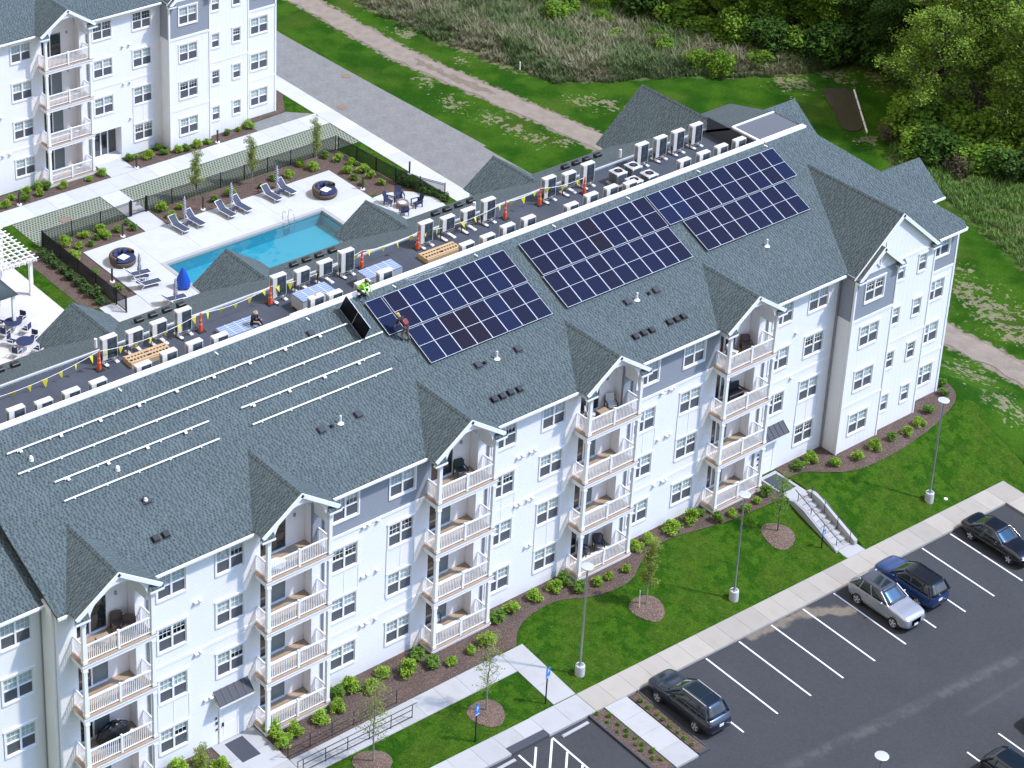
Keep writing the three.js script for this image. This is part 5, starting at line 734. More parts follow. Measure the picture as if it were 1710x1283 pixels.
// loungers
{
  const pr = new THREE.Group(); pr.name = 'sun_lounger';
  const sl = (a, b, t) => { const d = b.clone().sub(a), g = bx(-0.29, 0.29, -t / 2, t / 2, 0, d.length()); g.rotateX(-Math.atan2(d.y, d.z)); g.translate(a.x, a.y, a.z); return g; };
  const sling = flat(0.045, 0.055, 0.085, 0.75);
  P('seat_sling', sl(V(0, 0.36, -0.15), V(0, 0.34, 1.2), 0.025), sling, pr); P('back_sling', sl(V(0, 0.36, -0.16), V(0, 0.86, -0.72), 0.025), sling, pr);
  const f = []; for (const s of [-1, 1]) { f.push(rod(V(s * 0.32, 0.35, -0.2), V(s * 0.32, 0.33, 1.22), 0.026), rod(V(s * 0.32, 0.37, -0.16), V(s * 0.32, 0.88, -0.73), 0.024)); } f.push(rod(V(-0.32, 0.88, -0.73), V(0.32, 0.88, -0.73), 0.024), rod(V(-0.32, 0.33, 1.22), V(0.32, 0.33, 1.22), 0.026)); P('frame', M(f), mat.trim, pr);
  for (const s of [-1, 1]) { P('leg', rod(V(s * 0.32, 0, 1.0), V(s * 0.32, 0.33, 0.92), 0.024), mat.trim, pr); P('leg', rod(V(s * 0.32, 0, -0.5), V(s * 0.32, 0.36, -0.2), 0.024), mat.trim, pr); }
  const put = (x, z, t, lab, grp) => { const c = pr.clone(); c.name = numbered('sun_lounger'); scene.add(c); c.position.set(x, YB + 0.062, z); c.rotation.y = t; tag(c, lab, 'sun lounger', grp); };
  [[80.7, -50.9], [82.2, -51.0], [84.9, -50.8], [86.4, -50.8], [89.3, -50.9], [90.85, -51.1]].forEach(([x, z], i) => put(x, z, 0.12, 'navy sling lounger, ' + ord(i) + ' from the fence gate in the row along the pool', 'loungers along the long pool edge'));
  for (const [x, z] of [[74.0, -44.9], [74.1, -46.5], [74.3, -42.0], [74.4, -40.6]]) put(x, z, 1.45, 'navy sling lounger facing the pool by the side fence', 'loungers by the side fence');
  const um = new THREE.Group(); um.name = 'closed_umbrella'; P('base', cyl(0.26, 0.24, 0.07, 0, 0, 0, 20), mat.darkGrey, um); P('pole', cyl(0.025, 0.025, 2.35, 0, 0.05, 0, 8), mat.alu, um);
  const lg = new THREE.LatheGeometry([[0.02, 2.4], [0.07, 2.3], [0.11, 2.0], [0.13, 1.75], [0.09, 1.6], [0.15, 1.35], [0.17, 1.1], [0.13, 1.0]].reverse().map(([x, y]) => new THREE.Vector2(x, y)), 16); { const p = lg.attributes.position; for (let i = 0; i < p.count; i++) { const a = Math.atan2(p.getZ(i), p.getX(i)), k = 1 + 0.2 * Math.cos(a * 6); p.setX(i, p.getX(i) * k); p.setZ(i, p.getZ(i) * k); } lg.computeVertexNormals(); } P('canopy', lg, std({ map: (() => { const t = T.stripe.clone(); t.repeat.set(1.5, 2); t.needsUpdate = true; return t; })(), roughness: 0.8, side: THREE.DoubleSide }), um); P('finial', ball(0.03, 0, 2.42, 0), mat.alu, um);
  const tb = new THREE.Group(); tb.name = 'side_table'; P('top', cyl(0.22, 0.22, 0.025, 0, 0.42, 0, 20), mat.navy, tb); P('leg', M([0, 1, 2].map((k) => rod(V(0.18 * Math.cos(k * 2.1), 0, 0.18 * Math.sin(k * 2.1)), V(0.08 * Math.cos(k * 2.1), 0.42, 0.08 * Math.sin(k * 2.1)), 0.015))), mat.navy, tb);
  for (const [x, z, g] of [[81.5, -51.1, 0], [85.7, -50.95, 0], [90.2, -51.2, 0], [74.1, -45.8, 1], [74.3, -41.3, 1]]) { const c = um.clone(); c.name = numbered('closed_umbrella'); scene.add(c); c.position.set(x, YB + 0.062, z); tag(c, g ? 'closed navy and white patterned umbrella between loungers by the side fence' : 'closed navy and white patterned umbrella between loungers along the long pool edge', 'umbrella', g ? 'umbrellas by the side fence' : 'umbrellas along the long pool edge'); const t = tb.clone(); t.name = numbered('side_table'); scene.add(t); t.position.set(x + (g ? 0.5 : 0.1), YB + 0.062, z + (g ? 0.1 : 0.55)); tag(t, g ? 'small navy side table between loungers by the side fence' : 'small navy side table between loungers along the long pool edge', 'side table', g ? 'side tables by the side fence' : 'side tables along the long pool edge'); }
}
// round daybeds
for (const [x, z, lab] of [[74.6, -48.9, 'round wicker daybed with navy cushions in the corner by the side fence'], [93.1, -48.75, 'round wicker daybed with navy cushions near the fire pit patio']]) {
  const o = thing('round_daybed', lab, 'daybed', [x, YB + 0.062, z], 0.3, 'round daybeds by the pool');
  P('base', new THREE.LatheGeometry([[0.0, 0], [0.85, 0], [0.97, 0.12], [1.0, 0.34], [0.92, 0.37], [0, 0.37]].map(([a, b]) => new THREE.Vector2(a, b)), 36), mat.wicker, o); P('mattress', M(cyl(0.9, 0.9, 0.13, 0, 0.372, 0, 36)), mat.navy, o);
  const bk = new THREE.TorusGeometry(0.88, 0.16, 10, 30, Math.PI * 1.15); bk.rotateX(-Math.PI / 2); bk.rotateY(-0.25); bk.scale(1, 1.6, 1); bk.translate(0, 0.55, 0); P('back_rest', bk, mat.wicker, o); for (const a of [0.5, 1.2, 1.9, 2.6]) { const c = ball(0.26, Math.cos(a) * 0.62, 0.68, -Math.sin(a) * 0.62, 1, 0.9, 0.7); P('cushion', c, mat.navy, o); } P('towel', cbox(-0.35, 0.35, 0.505, 0.53, -0.25, 0.4, 0.01), mat.trim, o);
}
solo('covered_umbrella', (() => { const g = new THREE.LatheGeometry([[0.0, 0.0], [0.5, 0.05], [0.55, 0.35], [0.45, 0.8], [0.25, 1.3], [0.1, 1.62], [0, 1.7]].map(([a, b]) => new THREE.Vector2(a, b)), 20); const p = g.attributes.position; for (let i = 0; i < p.count; i++) { const a = Math.atan2(p.getZ(i), p.getX(i)), k = 1 + 0.06 * Math.sin(a * 5 + p.getY(i) * 3); p.setX(i, p.getX(i) * k); p.setZ(i, p.getZ(i) * k); } g.computeVertexNormals(); g.translate(76.25, YB + 0.062, -43.3); return g; })(), flat(0.006, 0.07, 0.42, 0.45), 'bright blue tear shaped cover standing at the pool corner', 'cover');
// fire pit and chairs
{
  const o = thing('fire_pit', 'round stone fire pit between the garden chairs', 'fire pit', [96.9, YB + 0.062, -43.7]); P('rim', new THREE.TorusGeometry(0.42, 0.1, 8, 24).rotateX(Math.PI / 2).translate(0, 0.36, 0), flat(0.22, 0.15, 0.13, 0.8), o); P('bowl', cyl(0.5, 0.42, 0.34, 0, 0, 0, 24), flat(0.2, 0.16, 0.14, 0.9), o); P('stones', cyl(0.34, 0.3, 0.03, 0, 0.345, 0, 18), mat.trim, o);
  const ch = new THREE.Group(); ch.name = 'garden_chair'; P('seat', M([0, 1, 2, 3].map((k) => { const g = bx(-0.27, 0.27, 0, 0.025, k * 0.13, k * 0.13 + 0.11); g.rotateX(0.18); g.translate(0, 0.3, -0.2); return g; })), mat.navy, ch); for (let k = 0; k < 5; k++) { const g = bx(-0.27 + k * 0.112, -0.17 + k * 0.112, 0, 0.68 + 0.1 * Math.sin((k + 0.5) / 5 * Math.PI), 0, 0.022); g.rotateX(-0.38); g.translate(0, 0.28, -0.2); P('back_slat', g, mat.navy, ch); } for (const s of [-1, 1]) { P('arm', bc(s * 0.34, 0.55, 0.05, 0.12, 0.025, 0.75), mat.navy, ch); P('leg', bc(s * 0.34, 0.27, 0.36, 0.05, 0.54, 0.09), mat.navy, ch); P('leg', bc(s * 0.31, 0.26, -0.25, 0.04, 0.52, 0.09), mat.navy, ch); }
  for (const [x, z, t] of [[96.3, -44.7, 0.5], [97.4, -44.8, -0.4], [97.9, -43.1, -1.7], [96.2, -42.6, 2.6]]) { const c = ch.clone(); c.name = numbered('garden_chair'); scene.add(c); c.position.set(x, YB + 0.062, z); c.rotation.y = t; tag(c, 'navy slatted garden chair turned to the fire pit', 'chair', 'garden chairs round the fire pit'); }
}
// black picket fences
function fence(pts, lab, H = 1.32) {
  const o = thing('metal_fence', lab, 'fence', [pts[0][0], YB + 0.02, pts[0][1]], 0, 'black metal fences round the pool'); const O = V(pts[0][0], 0, pts[0][1]); const pk = [];
  for (let i = 0; i < pts.length - 1; i++) { const a = V(pts[i][0], 0, pts[i][1]).sub(O), b = V(pts[i + 1][0], 0, pts[i + 1][1]).sub(O), L = a.distanceTo(b), n = Math.max(1, Math.round(L / 2.4)); for (let k = 0; k < n; k++) { const p = a.clone().lerp(b, k / n), q = a.clone().lerp(b, (k + 1) / n); P('post', rod(p, p.clone().add(V(0, H + 0.06, 0)), 0.042, 6), mat.blackMetal, o); for (const y of [0.1, H - 0.16, H - 0.02]) P('rail', rod(p.clone().add(V(0, y, 0)), q.clone().add(V(0, y, 0)), 0.02, 4), mat.blackMetal, o); } const m = Math.round(L / 0.088); for (let k = 1; k < m; k++) { const p = a.clone().lerp(b, k / m); pk.push(bc(p.x, H / 2 + 0.03, p.z, 0.03, H - 0.08, 0.03)); } if (i === pts.length - 2) P('post', rod(b, b.clone().add(V(0, H + 0.06, 0)), 0.042, 6), mat.blackMetal, o); }
  P('pickets', M(pk), mat.blackMetal, o).userData.kind = 'stuff';
}
fence([[71.03, -54.55], [78.75, -54.58]], 'black picket fence between the grass grid and the pool corner with the side gate'); fence([[80.35, -54.58], [98.45, -54.5]], 'long black picket fence behind the pool loungers and young trees'); fence([[71.03, -54.4], [71.03, -44.3]], 'dark side fence between the clipped hedge and the pool'); fence([[98.5, -54.3], [98.95, -47.2], [99.6, -44.9], [100.5, -42.9]], 'curving black fence between the pool and the paved drive');
for (const [x, z, t, lab] of [[78.88, -54.58, 0, 'black gate with signs in the pool fence on the far walk'], [71.05, -44.1, -Math.PI / 2, 'black gate in the side fence near the gabled roof']]) { const o = thing('fence_gate', lab, 'gate', [x, YB + 0.06, z], t, 'gates of the pool fence'); for (const q of [0, 1.35]) P('post', bc(q, 0.7, 0, 0.1, 1.4, 0.1), mat.blackMetal, o); P('gate_frame', M(bx(0.06, 1.29, 0.1, 0.16, -0.02, 0.02), bx(0.06, 1.29, 1.2, 1.26, -0.02, 0.02), bx(0.06, 0.11, 0.16, 1.2, -0.02, 0.02), bx(1.24, 1.29, 0.16, 1.2, -0.02, 0.02)), mat.blackMetal, o); const gp = []; for (let k = 0; k < 12; k++) gp.push(bc(0.18 + k * 0.09, 0.68, 0, 0.024, 1.04, 0.02)); P('pickets', M(gp), mat.blackMetal, o).userData.kind = 'stuff'; P('notice', bx(0.4, 0.8, 0.78, 0.98, 0.013, 0.022), mat.galv, o); }
// bollard lights
{
  const pr = new THREE.Group(); pr.name = 'bollard_light'; P('footing', cyl(0.2, 0.19, 0.08, 0, -0.02, 0, 18), mat.trim, pr); P('post', cyl(0.075, 0.075, 0.95, 0, 0.06, 0, 12), mat.bronze, pr); P('cap', cyl(0.085, 0.08, 0.08, 0, 1.02, 0, 12), mat.bronze, pr);
  const put = (x, z, lab, g) => { const c = pr.clone(); c.name = numbered('bollard_light'); scene.add(c); c.position.set(x, YB + 0.05, z); tag(c, lab, 'bollard', g); };
  for (const [x, z] of [[72.84, -61.15], [83.5, -61.15], [91.3, -61.15]]) put(x, z, 'brown bollard light along the walk of the building behind the pool', 'bollards along the far walk'); for (const [x, z] of [[76.7, -52.3], [83.98, -52.3], [72.5, -47.0], [96.1, -47.8]]) put(x, z, 'brown bollard light in the mulch inside the pool fence', 'bollards inside the pool fence'); put(100.75, -47.7, 'brown bollard light on grass beside the paved drive walk', 'bollards along the drive');
}
for (const [x, z, y, lab] of [[107.6, -65.3, YB + 0.022, 'rusty round manhole cover at the grassy edge of the paver drive'], [103.6, -60.6, YB + 0.022, 'rusty round manhole cover beside the walk on the paver drive'], [74.5, -57.1, YB + 0.018, 'tan round manhole cover in the grass grid paving']]) solo('manhole_cover', cyl(0.42, 0.42, 0.02, x, y, z, 24), flat(0.22, 0.15, 0.1, 0.8), lab, 'manhole cover', 'manhole covers');
// beds behind
for (const [x, z] of [[71.77, -61.47], [72.8, -62.24], [73.56, -61.5], [74.26, -62.6], [74.89, -61.6], [75.41, -62.6], [75.86, -62.1], [77.02, -61.63], [79.32, -61.5], [80.59, -61.69], [83.79, -62.6], [84.39, -62.6], [85.14, -62.03], [86.68, -62.8], [86.59, -61.91], [87.77, -61.62], [88.5, -61.48], [89.5, -61.51], [90.56, -61.49], [92.71, -61.84], [93.93, -61.92], [95.0, -61.9], [99.4, -66], [99.8, -67]]) plant(SH[sr() < 0.4 ? 0 : sr() < 0.6 ? 2 : 3], x, YB + 0.02, z, 0.95, 'green shrub in the mulch under the building behind the pool', 'shrubs of the far building');
for (const [x, z] of [[75.72, -54.0], [76.79, -53.17], [77.86, -52.73], [77.99, -53.77], [74.25, -53.86], [74.89, -53.09], [73.15, -52.76], [72.53, -53.67], [74.0, -52.47], [75.54, -52.94], [72.0, -51.53], [72.0, -48.59], [72.2, -45.74], [81.28, -54.0], [82.59, -53.44], [81.33, -52.69], [97.42, -52.84], [96.93, -53.9], [97.92, -51.58], [96.8, -50.77], [97.94, -50.15], [97.82, -49.0], [96.55, -49.54], [97.84, -47.59], [96.52, -48.4], [94.4, -53.89], [94.94, -52.79], [91.17, -53.18], [92.59, -52.87], [89.7, -52.6], [87, -53], [85.4, -52.9]]) plant(SH[sr() < 0.45 ? 1 : sr() < 0.6 ? 4 : 3], x, YB + 0.02, z, 0.95, 'green shrub in the mulch inside the black pool fence', 'shrubs inside the pool fence');
const GR = makeShrub(8, 0.45, [0.04, 0.09, 0.016], [0.11, 0.18, 0.05], 30, 0.07);
for (let k = 0; k < 9; k++) plant(GR, 70.3 + 0.15 * Math.sin(k * 3), YB + 0.02, -53.3 + k * 1.05, 1.0, 'soft green grass clump in the row outside the side fence', 'grass clumps outside the side fence', 'plant', 'grass_clump'); for (let k = 0; k < 11; k++) plant(GR, 99.3 + 0.1 * Math.sin(k * 5) + k * 0.1, YB + 0.02, -46.9 + k * 0.42, 0.95, 'soft green grass clump in the row along the curving fence', 'grass clumps along the curving fence', 'plant', 'grass_clump');
// patio with pergola at the left
struct('patio', sheet([[50, -54], [50, -36], [67.65, -36], [67.65, -54]], () => YB, 0.05, 4), mat.concreteTan.clone());
scene.children[scene.children.length - 1].material.color.setRGB(0.56, 0.53, 0.48);
{
  const o = thing('pergola', 'white lattice pergola with square posts on the patio', 'pergola', [64.5, YB + 0.05, -51]);
  for (const [x, z] of [[2.35, 2.15], [-0.1, 2.15], [2.35, -2.2], [-0.1, -2.2], [-2.6, -2.2]]) P('post', M(bc(x, 1.45, z, 0.24, 2.9, 0.24), bc(x, 0.12, z, 0.32, 0.24, 0.32)), mat.vinyl, o);
  for (const z of [2.15, -2.2]) P('beam', M(bx(-3.2, 2.75, 2.75, 2.95, z - 0.16, z - 0.1), bx(-3.2, 2.75, 2.75, 2.95, z + 0.1, z + 0.16)), mat.vinyl, o);
  for (let k = 0; k < 13; k++) P('rafter', bx(-3.0 + k * 0.46, -2.94 + k * 0.46, 2.955, 3.13, -2.8, 2.75), mat.vinyl, o); for (let k = 0; k < 11; k++) P('slat', bx(-3.2, 2.8, 3.135, 3.19, -2.65 + k * 0.52, -2.58 + k * 0.52), mat.vinyl, o);
  const pv = thing('pavilion', 'low pavilion with a grey shingle hip roof next to the pergola', 'pavilion', [60.6, YB, -47]); P('roof', ringLoft([[[-3, 2.9, -3.4], [-3, 2.9, 1.9], [3.2, 2.9, 1.9], [3.2, 2.9, -3.4]], [[-0.4, 4.4, -1.2], [-0.4, 4.4, -0.3], [0.6, 4.4, -0.3], [0.6, 4.4, -1.2]]]), mat.shingle, pv); for (const [x, z] of [[2.9, 1.6], [-2.7, 1.6], [2.9, -3.1]]) P('post', bc(x, 1.45, z, 0.22, 2.9, 0.22), mat.vinyl, pv);
  const mk = (x, z) => { const t = thing('round_table', x > 63 ? 'round navy patio table beside the pergola post' : 'round navy patio table at the gabled roof edge', 'table', [x, YB + 0.051, z], 0, 'navy patio tables'); P('tabletop', cyl(0.62, 0.62, 0.04, 0, 0.7, 0, 28), mat.navy, t); P('pedestal', M(cyl(0.3, 0.28, 0.04, 0, 0, 0, 20), cyl(0.05, 0.05, 0.66, 0, 0.04, 0, 10)), mat.trim, t); };
  mk(63.35, -45.3); mk(62.75, -42.6);
  const ch = new THREE.Group(); ch.name = 'patio_chair'; P('seat', cbox(-0.25, 0.25, 0.42, 0.46, -0.25, 0.25, 0.01), mat.navy, ch); P('backrest', bx(-0.25, 0.25, 0.5, 0.92, -0.27, -0.24), mat.navy, ch); for (const s of [-1, 1]) { P('arm', M(rod(V(s * 0.28, 0.66, -0.25), V(s * 0.28, 0.66, 0.24), 0.018), rod(V(s * 0.28, 0, 0.25), V(s * 0.28, 0.66, 0.24), 0.018)), mat.trim, ch); P('leg', rod(V(s * 0.27, 0, -0.3), V(s * 0.26, 0.92, -0.27), 0.018), mat.trim, ch); }
  for (const [cx, cz] of [[63.35, -45.3], [62.75, -42.6]]) for (let k = 0; k < 4; k++) { const a = k * Math.PI / 2 + 0.5, x = cx + Math.sin(a) * 1.05, z = cz + Math.cos(a) * 1.05, c = ch.clone(); c.name = numbered('patio_chair'); scene.add(c); c.position.set(x, YB + 0.051, z); c.rotation.y = a + Math.PI; tag(c, 'navy patio chair with white frame drawn up to a round navy table', 'chair', 'chairs round the patio tables'); }
}
// ---------------------------------------------------------------- field, dirt track, meadow and woods
const poly = (tab, z) => { if (z <= tab[0][0]) return tab[0][1]; for (let i = 1; i < tab.length; i++) if (z <= tab[i][0]) return mix(tab[i - 1][1], tab[i][1], (z - tab[i - 1][0]) / (tab[i][0] - tab[i - 1][0])); return tab[tab.length - 1][1]; };
const XB = [[-95, 116.8], [-79, 117.6], [-67, 118.6], [-57.5, 120.5], [-53.5, 122], [-51, 126], [-48.5, 131], [-45, 136], [-42.5, 141], [-41, 146], [-37, 147.5], [-33, 143], [-29, 137.5], [-26.8, 134.5], [-19.8, 133.2], [-8.8, 129.2], [0, 126], [15, 122]];
const XW = [[-95, 120], [-80, 124.5], [-69, 130.5], [-62, 136], [-56, 138.5], [-50, 139.8], [-46, 141.8], [-42.5, 145], [-38, 148.5], [-33, 145], [-29, 139.8], [-25, 137.3], [-21, 138.5], [-14, 144], [-5, 152], [15, 165]];
const TC = [[-95, 114.6], [-82, 114.3], [-66, 114.3], [-55, 115.75], [-44, 117.2], [-30, 117.5], [-6, 117.1], [1, 117.4], [15, 117.6]];
const FX = [108.5, 190], FZ = [-100, 20];
const bare = [[111.7, -56, 1.6], [112.6, -51.5, 1.5], [113, -49.3, 1.3], [113.2, -46.9, 1.6], [114.8, -44.6, 1.2], [121.5, -49.6, 1.5], [122.7, -47.9, 1.4], [117.6, -69.8, 1.6], [123.4, -9, 2.4], [122.5, -6.5, 2.6], [113.4, -1.6, 2.3], [121.3, -3.5, 2], [147, -38.5, 3], [136.2, -30.3, 1.3], [112.7, -60.2, 1.2], [143.5, -40.8, 2.6], [118, -62, 1], [139, -41.8, 2.4], [112, -4.5, 2], [124.5, -12, 2], [112, 3, 2]];
T.field = tex(2048, 2048, (u, v) => {
  const x = mix(FX[0], FX[1], u), z = mix(FZ[0], FZ[1], v), f = fbm(x * 3.2, z * 3.2, 0, 8, 3), b = fbm(x * 0.5, z * 0.5, 0, 21, 4), fine = hash(Math.floor(u * 2048), Math.floor(v * 2048), 5), g = fbm(x * 9, z * 9, 0, 43, 2);
  let o = mix3([0.016, 0.06, 0.003], [0.038, 0.094, 0.006], sm(0.3, 0.7, b)); o = mix3(o, [0.058, 0.09, 0.012], sm(0.55, 0.78, fbm(x * 0.22, z * 0.22, 0, 61, 3)) * 0.5);
  let m = 0; for (const [px, pz, r] of bare) { const d = Math.hypot((x - px) * 1.3, z - pz); if (d < r * 1.6) m = Math.max(m, sm(r * 1.3, r * 0.2, d) * 0.6 + (f - 0.5) * 1.9 + (g - 0.5) * 0.9); }
  o = mix3(o, [0.24, 0.2, 0.135], sm(0.44, 0.62, m) * 0.7);
  const td = Math.abs(x - poly(TC, z)); o = mix3(o, [0.22, 0.18, 0.135], sm(1.6, 1.2, td + (f - 0.5) * 1.1));
  const mb = x - poly(XB, z) + (f - 0.5) * 2.2; if (mb > -0.6) { const tan = sm(0.4, 0.62, fbm(x * 0.4, z * 0.4, 0, 71, 4)); const mc = mix3([0.06, 0.105, 0.022], [0.17, 0.145, 0.085], z > -30 ? tan * 0.45 : tan); o = mix3(o, mc, sm(-0.4, 0.5, mb)); }
  const wd = x - poly(XW, z) + (f - 0.5) * 2.5; o = mix3(o, [0.085, 0.075, 0.045], sm(-1, 1.5, wd));
  const k = 0.6 + 0.4 * g * 2 * 0.6 + 0.5 * fine * 0.6; return [o[0] * k, o[1] * k, o[2] * k];
}, false, 1); T.field.wrapS = T.field.wrapT = THREE.ClampToEdgeWrapping;
{
  const xs = [], zs = []; for (let x = FX[0]; x <= FX[1] + 0.01; x += x < 120 ? 0.95 : 4.5) xs.push(Math.min(x, FX[1])); for (let z = FZ[0]; z <= FZ[1] + 0.01; z += 1.5) zs.push(z);
  const pos = [], uv = [], idx = []; for (const z of zs) for (const x of xs) { pos.push(x, gH(x, z) + 0.012 + (x > poly(XB, z) ? 0.25 * (fbm(x * 0.3, z * 0.3, 0, 3, 2) - 0.4) : 0), z); uv.push((x - FX[0]) / (FX[1] - FX[0]), (z - FZ[0]) / (FZ[1] - FZ[0])); }
  for (let j = 0; j < zs.length - 1; j++) for (let i = 0; i < xs.length - 1; i++) { const a = j * xs.length + i, b = a + 1, c = a + xs.length, d = c + 1; idx.push(a, c, b, b, c, d); }
  const g = new THREE.BufferGeometry(); g.setAttribute('position', new THREE.Float32BufferAttribute(pos, 3)); g.setAttribute('uv', new THREE.Float32BufferAttribute(uv, 2)); g.setIndex(idx); g.computeVertexNormals(); struct('field', g, new THREE.MeshPhysicalMaterial({ map: T.field, bumpMap: T.grassB, bumpScale: 0, roughness: 1, specularIntensity: 0.15 }));
  // track ribbon with ragged edges
  const L = [], R = []; for (let z = -98; z <= 12; z += 0.7) { const c = poly(TC, z), q = fbm(z * 0.7, 3, 0, 5, 3) - 0.5, q2 = fbm(z * 0.7, 9, 0, 6, 3) - 0.5; L.push([c - 1.08 - q * 0.8, z]); R.push([c + 1.08 + q2 * 0.8, z]); }
  struct('dirt_track', sheet([...L, ...R.reverse()], (x, z) => gH(x, z) + 0.012, 0.03, 1.2), mat.dirt);
  struct('trampled_soil', sheet(smooth([[114.6, -64.8], [115.2, -63], [115.5, -60], [116.2, -56], [115.9, -54.8], [115.2, -56.5], [114.7, -60], [114.3, -63.5], [114.6, -64.8]], 9).slice(0, -1).map(([x, z]) => [x + (fbm(x * 3, z * 3, 0, 7, 3) - 0.5) * 1.1, z + (fbm(x * 3, z * 3, 0, 17, 3) - 0.5) * 0.9]), gH, 0.055, 1.2), flatDark());
}
function flatDark() { const m = mat.dirt.clone(); m.color = lin(0.74, 0.7, 0.66); return m; }
// rain basin with a white edging board
struct('rain_basin', sheet(smooth([[142.0, -38.4], [140.3, -39.2], [138.9, -37.6], [137.5, -35.3], [135.9, -33.1], [136.5, -32.0], [138.2, -32.7], [140.2, -35.2], [141.9, -37.3], [142.0, -38.4]], 5).slice(0, -1), gH, 0.07, 2), std({ color: lin(0.048, 0.038, 0.014), roughness: 0.9, bumpMap: T.mulchB, bumpScale: 0.05 }));
{ const o = thing('edging_board', 'long white board edging the dark muddy basin on the lawn', 'board', [139.6, YB, -34.4], Math.atan2(5.5, -6.4) * 0 ); const a = V(2.8, 0, -3.2), b = V(-2.7, 0, 3.2); for (let k = 0; k < 4; k++) P('board', rod(a.clone().lerp(b, k / 4 + 0.01), a.clone().lerp(b, (k + 1) / 4 - 0.01), 0.1, 4).translate(0, 0.06, 0), mat.trim, o); }
solo('marker_post', M(cyl(0.07, 0.06, 0.75, 121.0, YB, -57.6, 10)), mat.trim, 'short white marker post at the edge of the tall grass', 'post');
{
  const r = rng(17); for (let k = 0; k < 9; k++) { const g = new THREE.IcosahedronGeometry(0.18 + 0.2 * r(), 1), p = g.attributes.position; for (let i = 0; i < p.count; i++) { const n = 0.8 + 0.4 * hash(Math.round(p.getX(i) * 50), Math.round((p.getY(i) + p.getZ(i)) * 50), k); p.setXYZ(i, p.getX(i) * n, p.getY(i) * n * 0.6, p.getZ(i) * n); } g.computeVertexNormals(); g.translate(123.6 + r() * 2.2, YB + 0.12, -53.9 + r() * 1.3); solo('rock', g, flat(0.3, 0.27, 0.24, 0.95), 'pale broken rock in the heap at the edge of the tall grass', 'rock', 'heap of pale rocks'); }
  const dw = thing('dead_branch', 'bleached fallen branch lying in the tall grass', 'branch', [126.3, YB + 0.3, -56.5]); P('branch', M(rod(V(-1.6, 0, -1), V(1.2, 0.5, 1.1), 0.14, 7, 0.07), rod(V(-0.4, 0.2, -0.1), V(0.6, 0.9, -1.2), 0.06, 5, 0.02), rod(V(0.5, 0.35, 0.6), V(1.9, 0.8, 0.3), 0.05, 5, 0.02), rod(V(-1.6, 0, -1), V(-2.6, 0.4, -1.5), 0.08, 5, 0.03)), flat(0.36, 0.33, 0.29, 0.95), dw); P('stump', rod(V(1.0, 0.2, 0.9), V(1.5, 0.6, 1.3), 0.2, 8), mat.bark, dw);
}
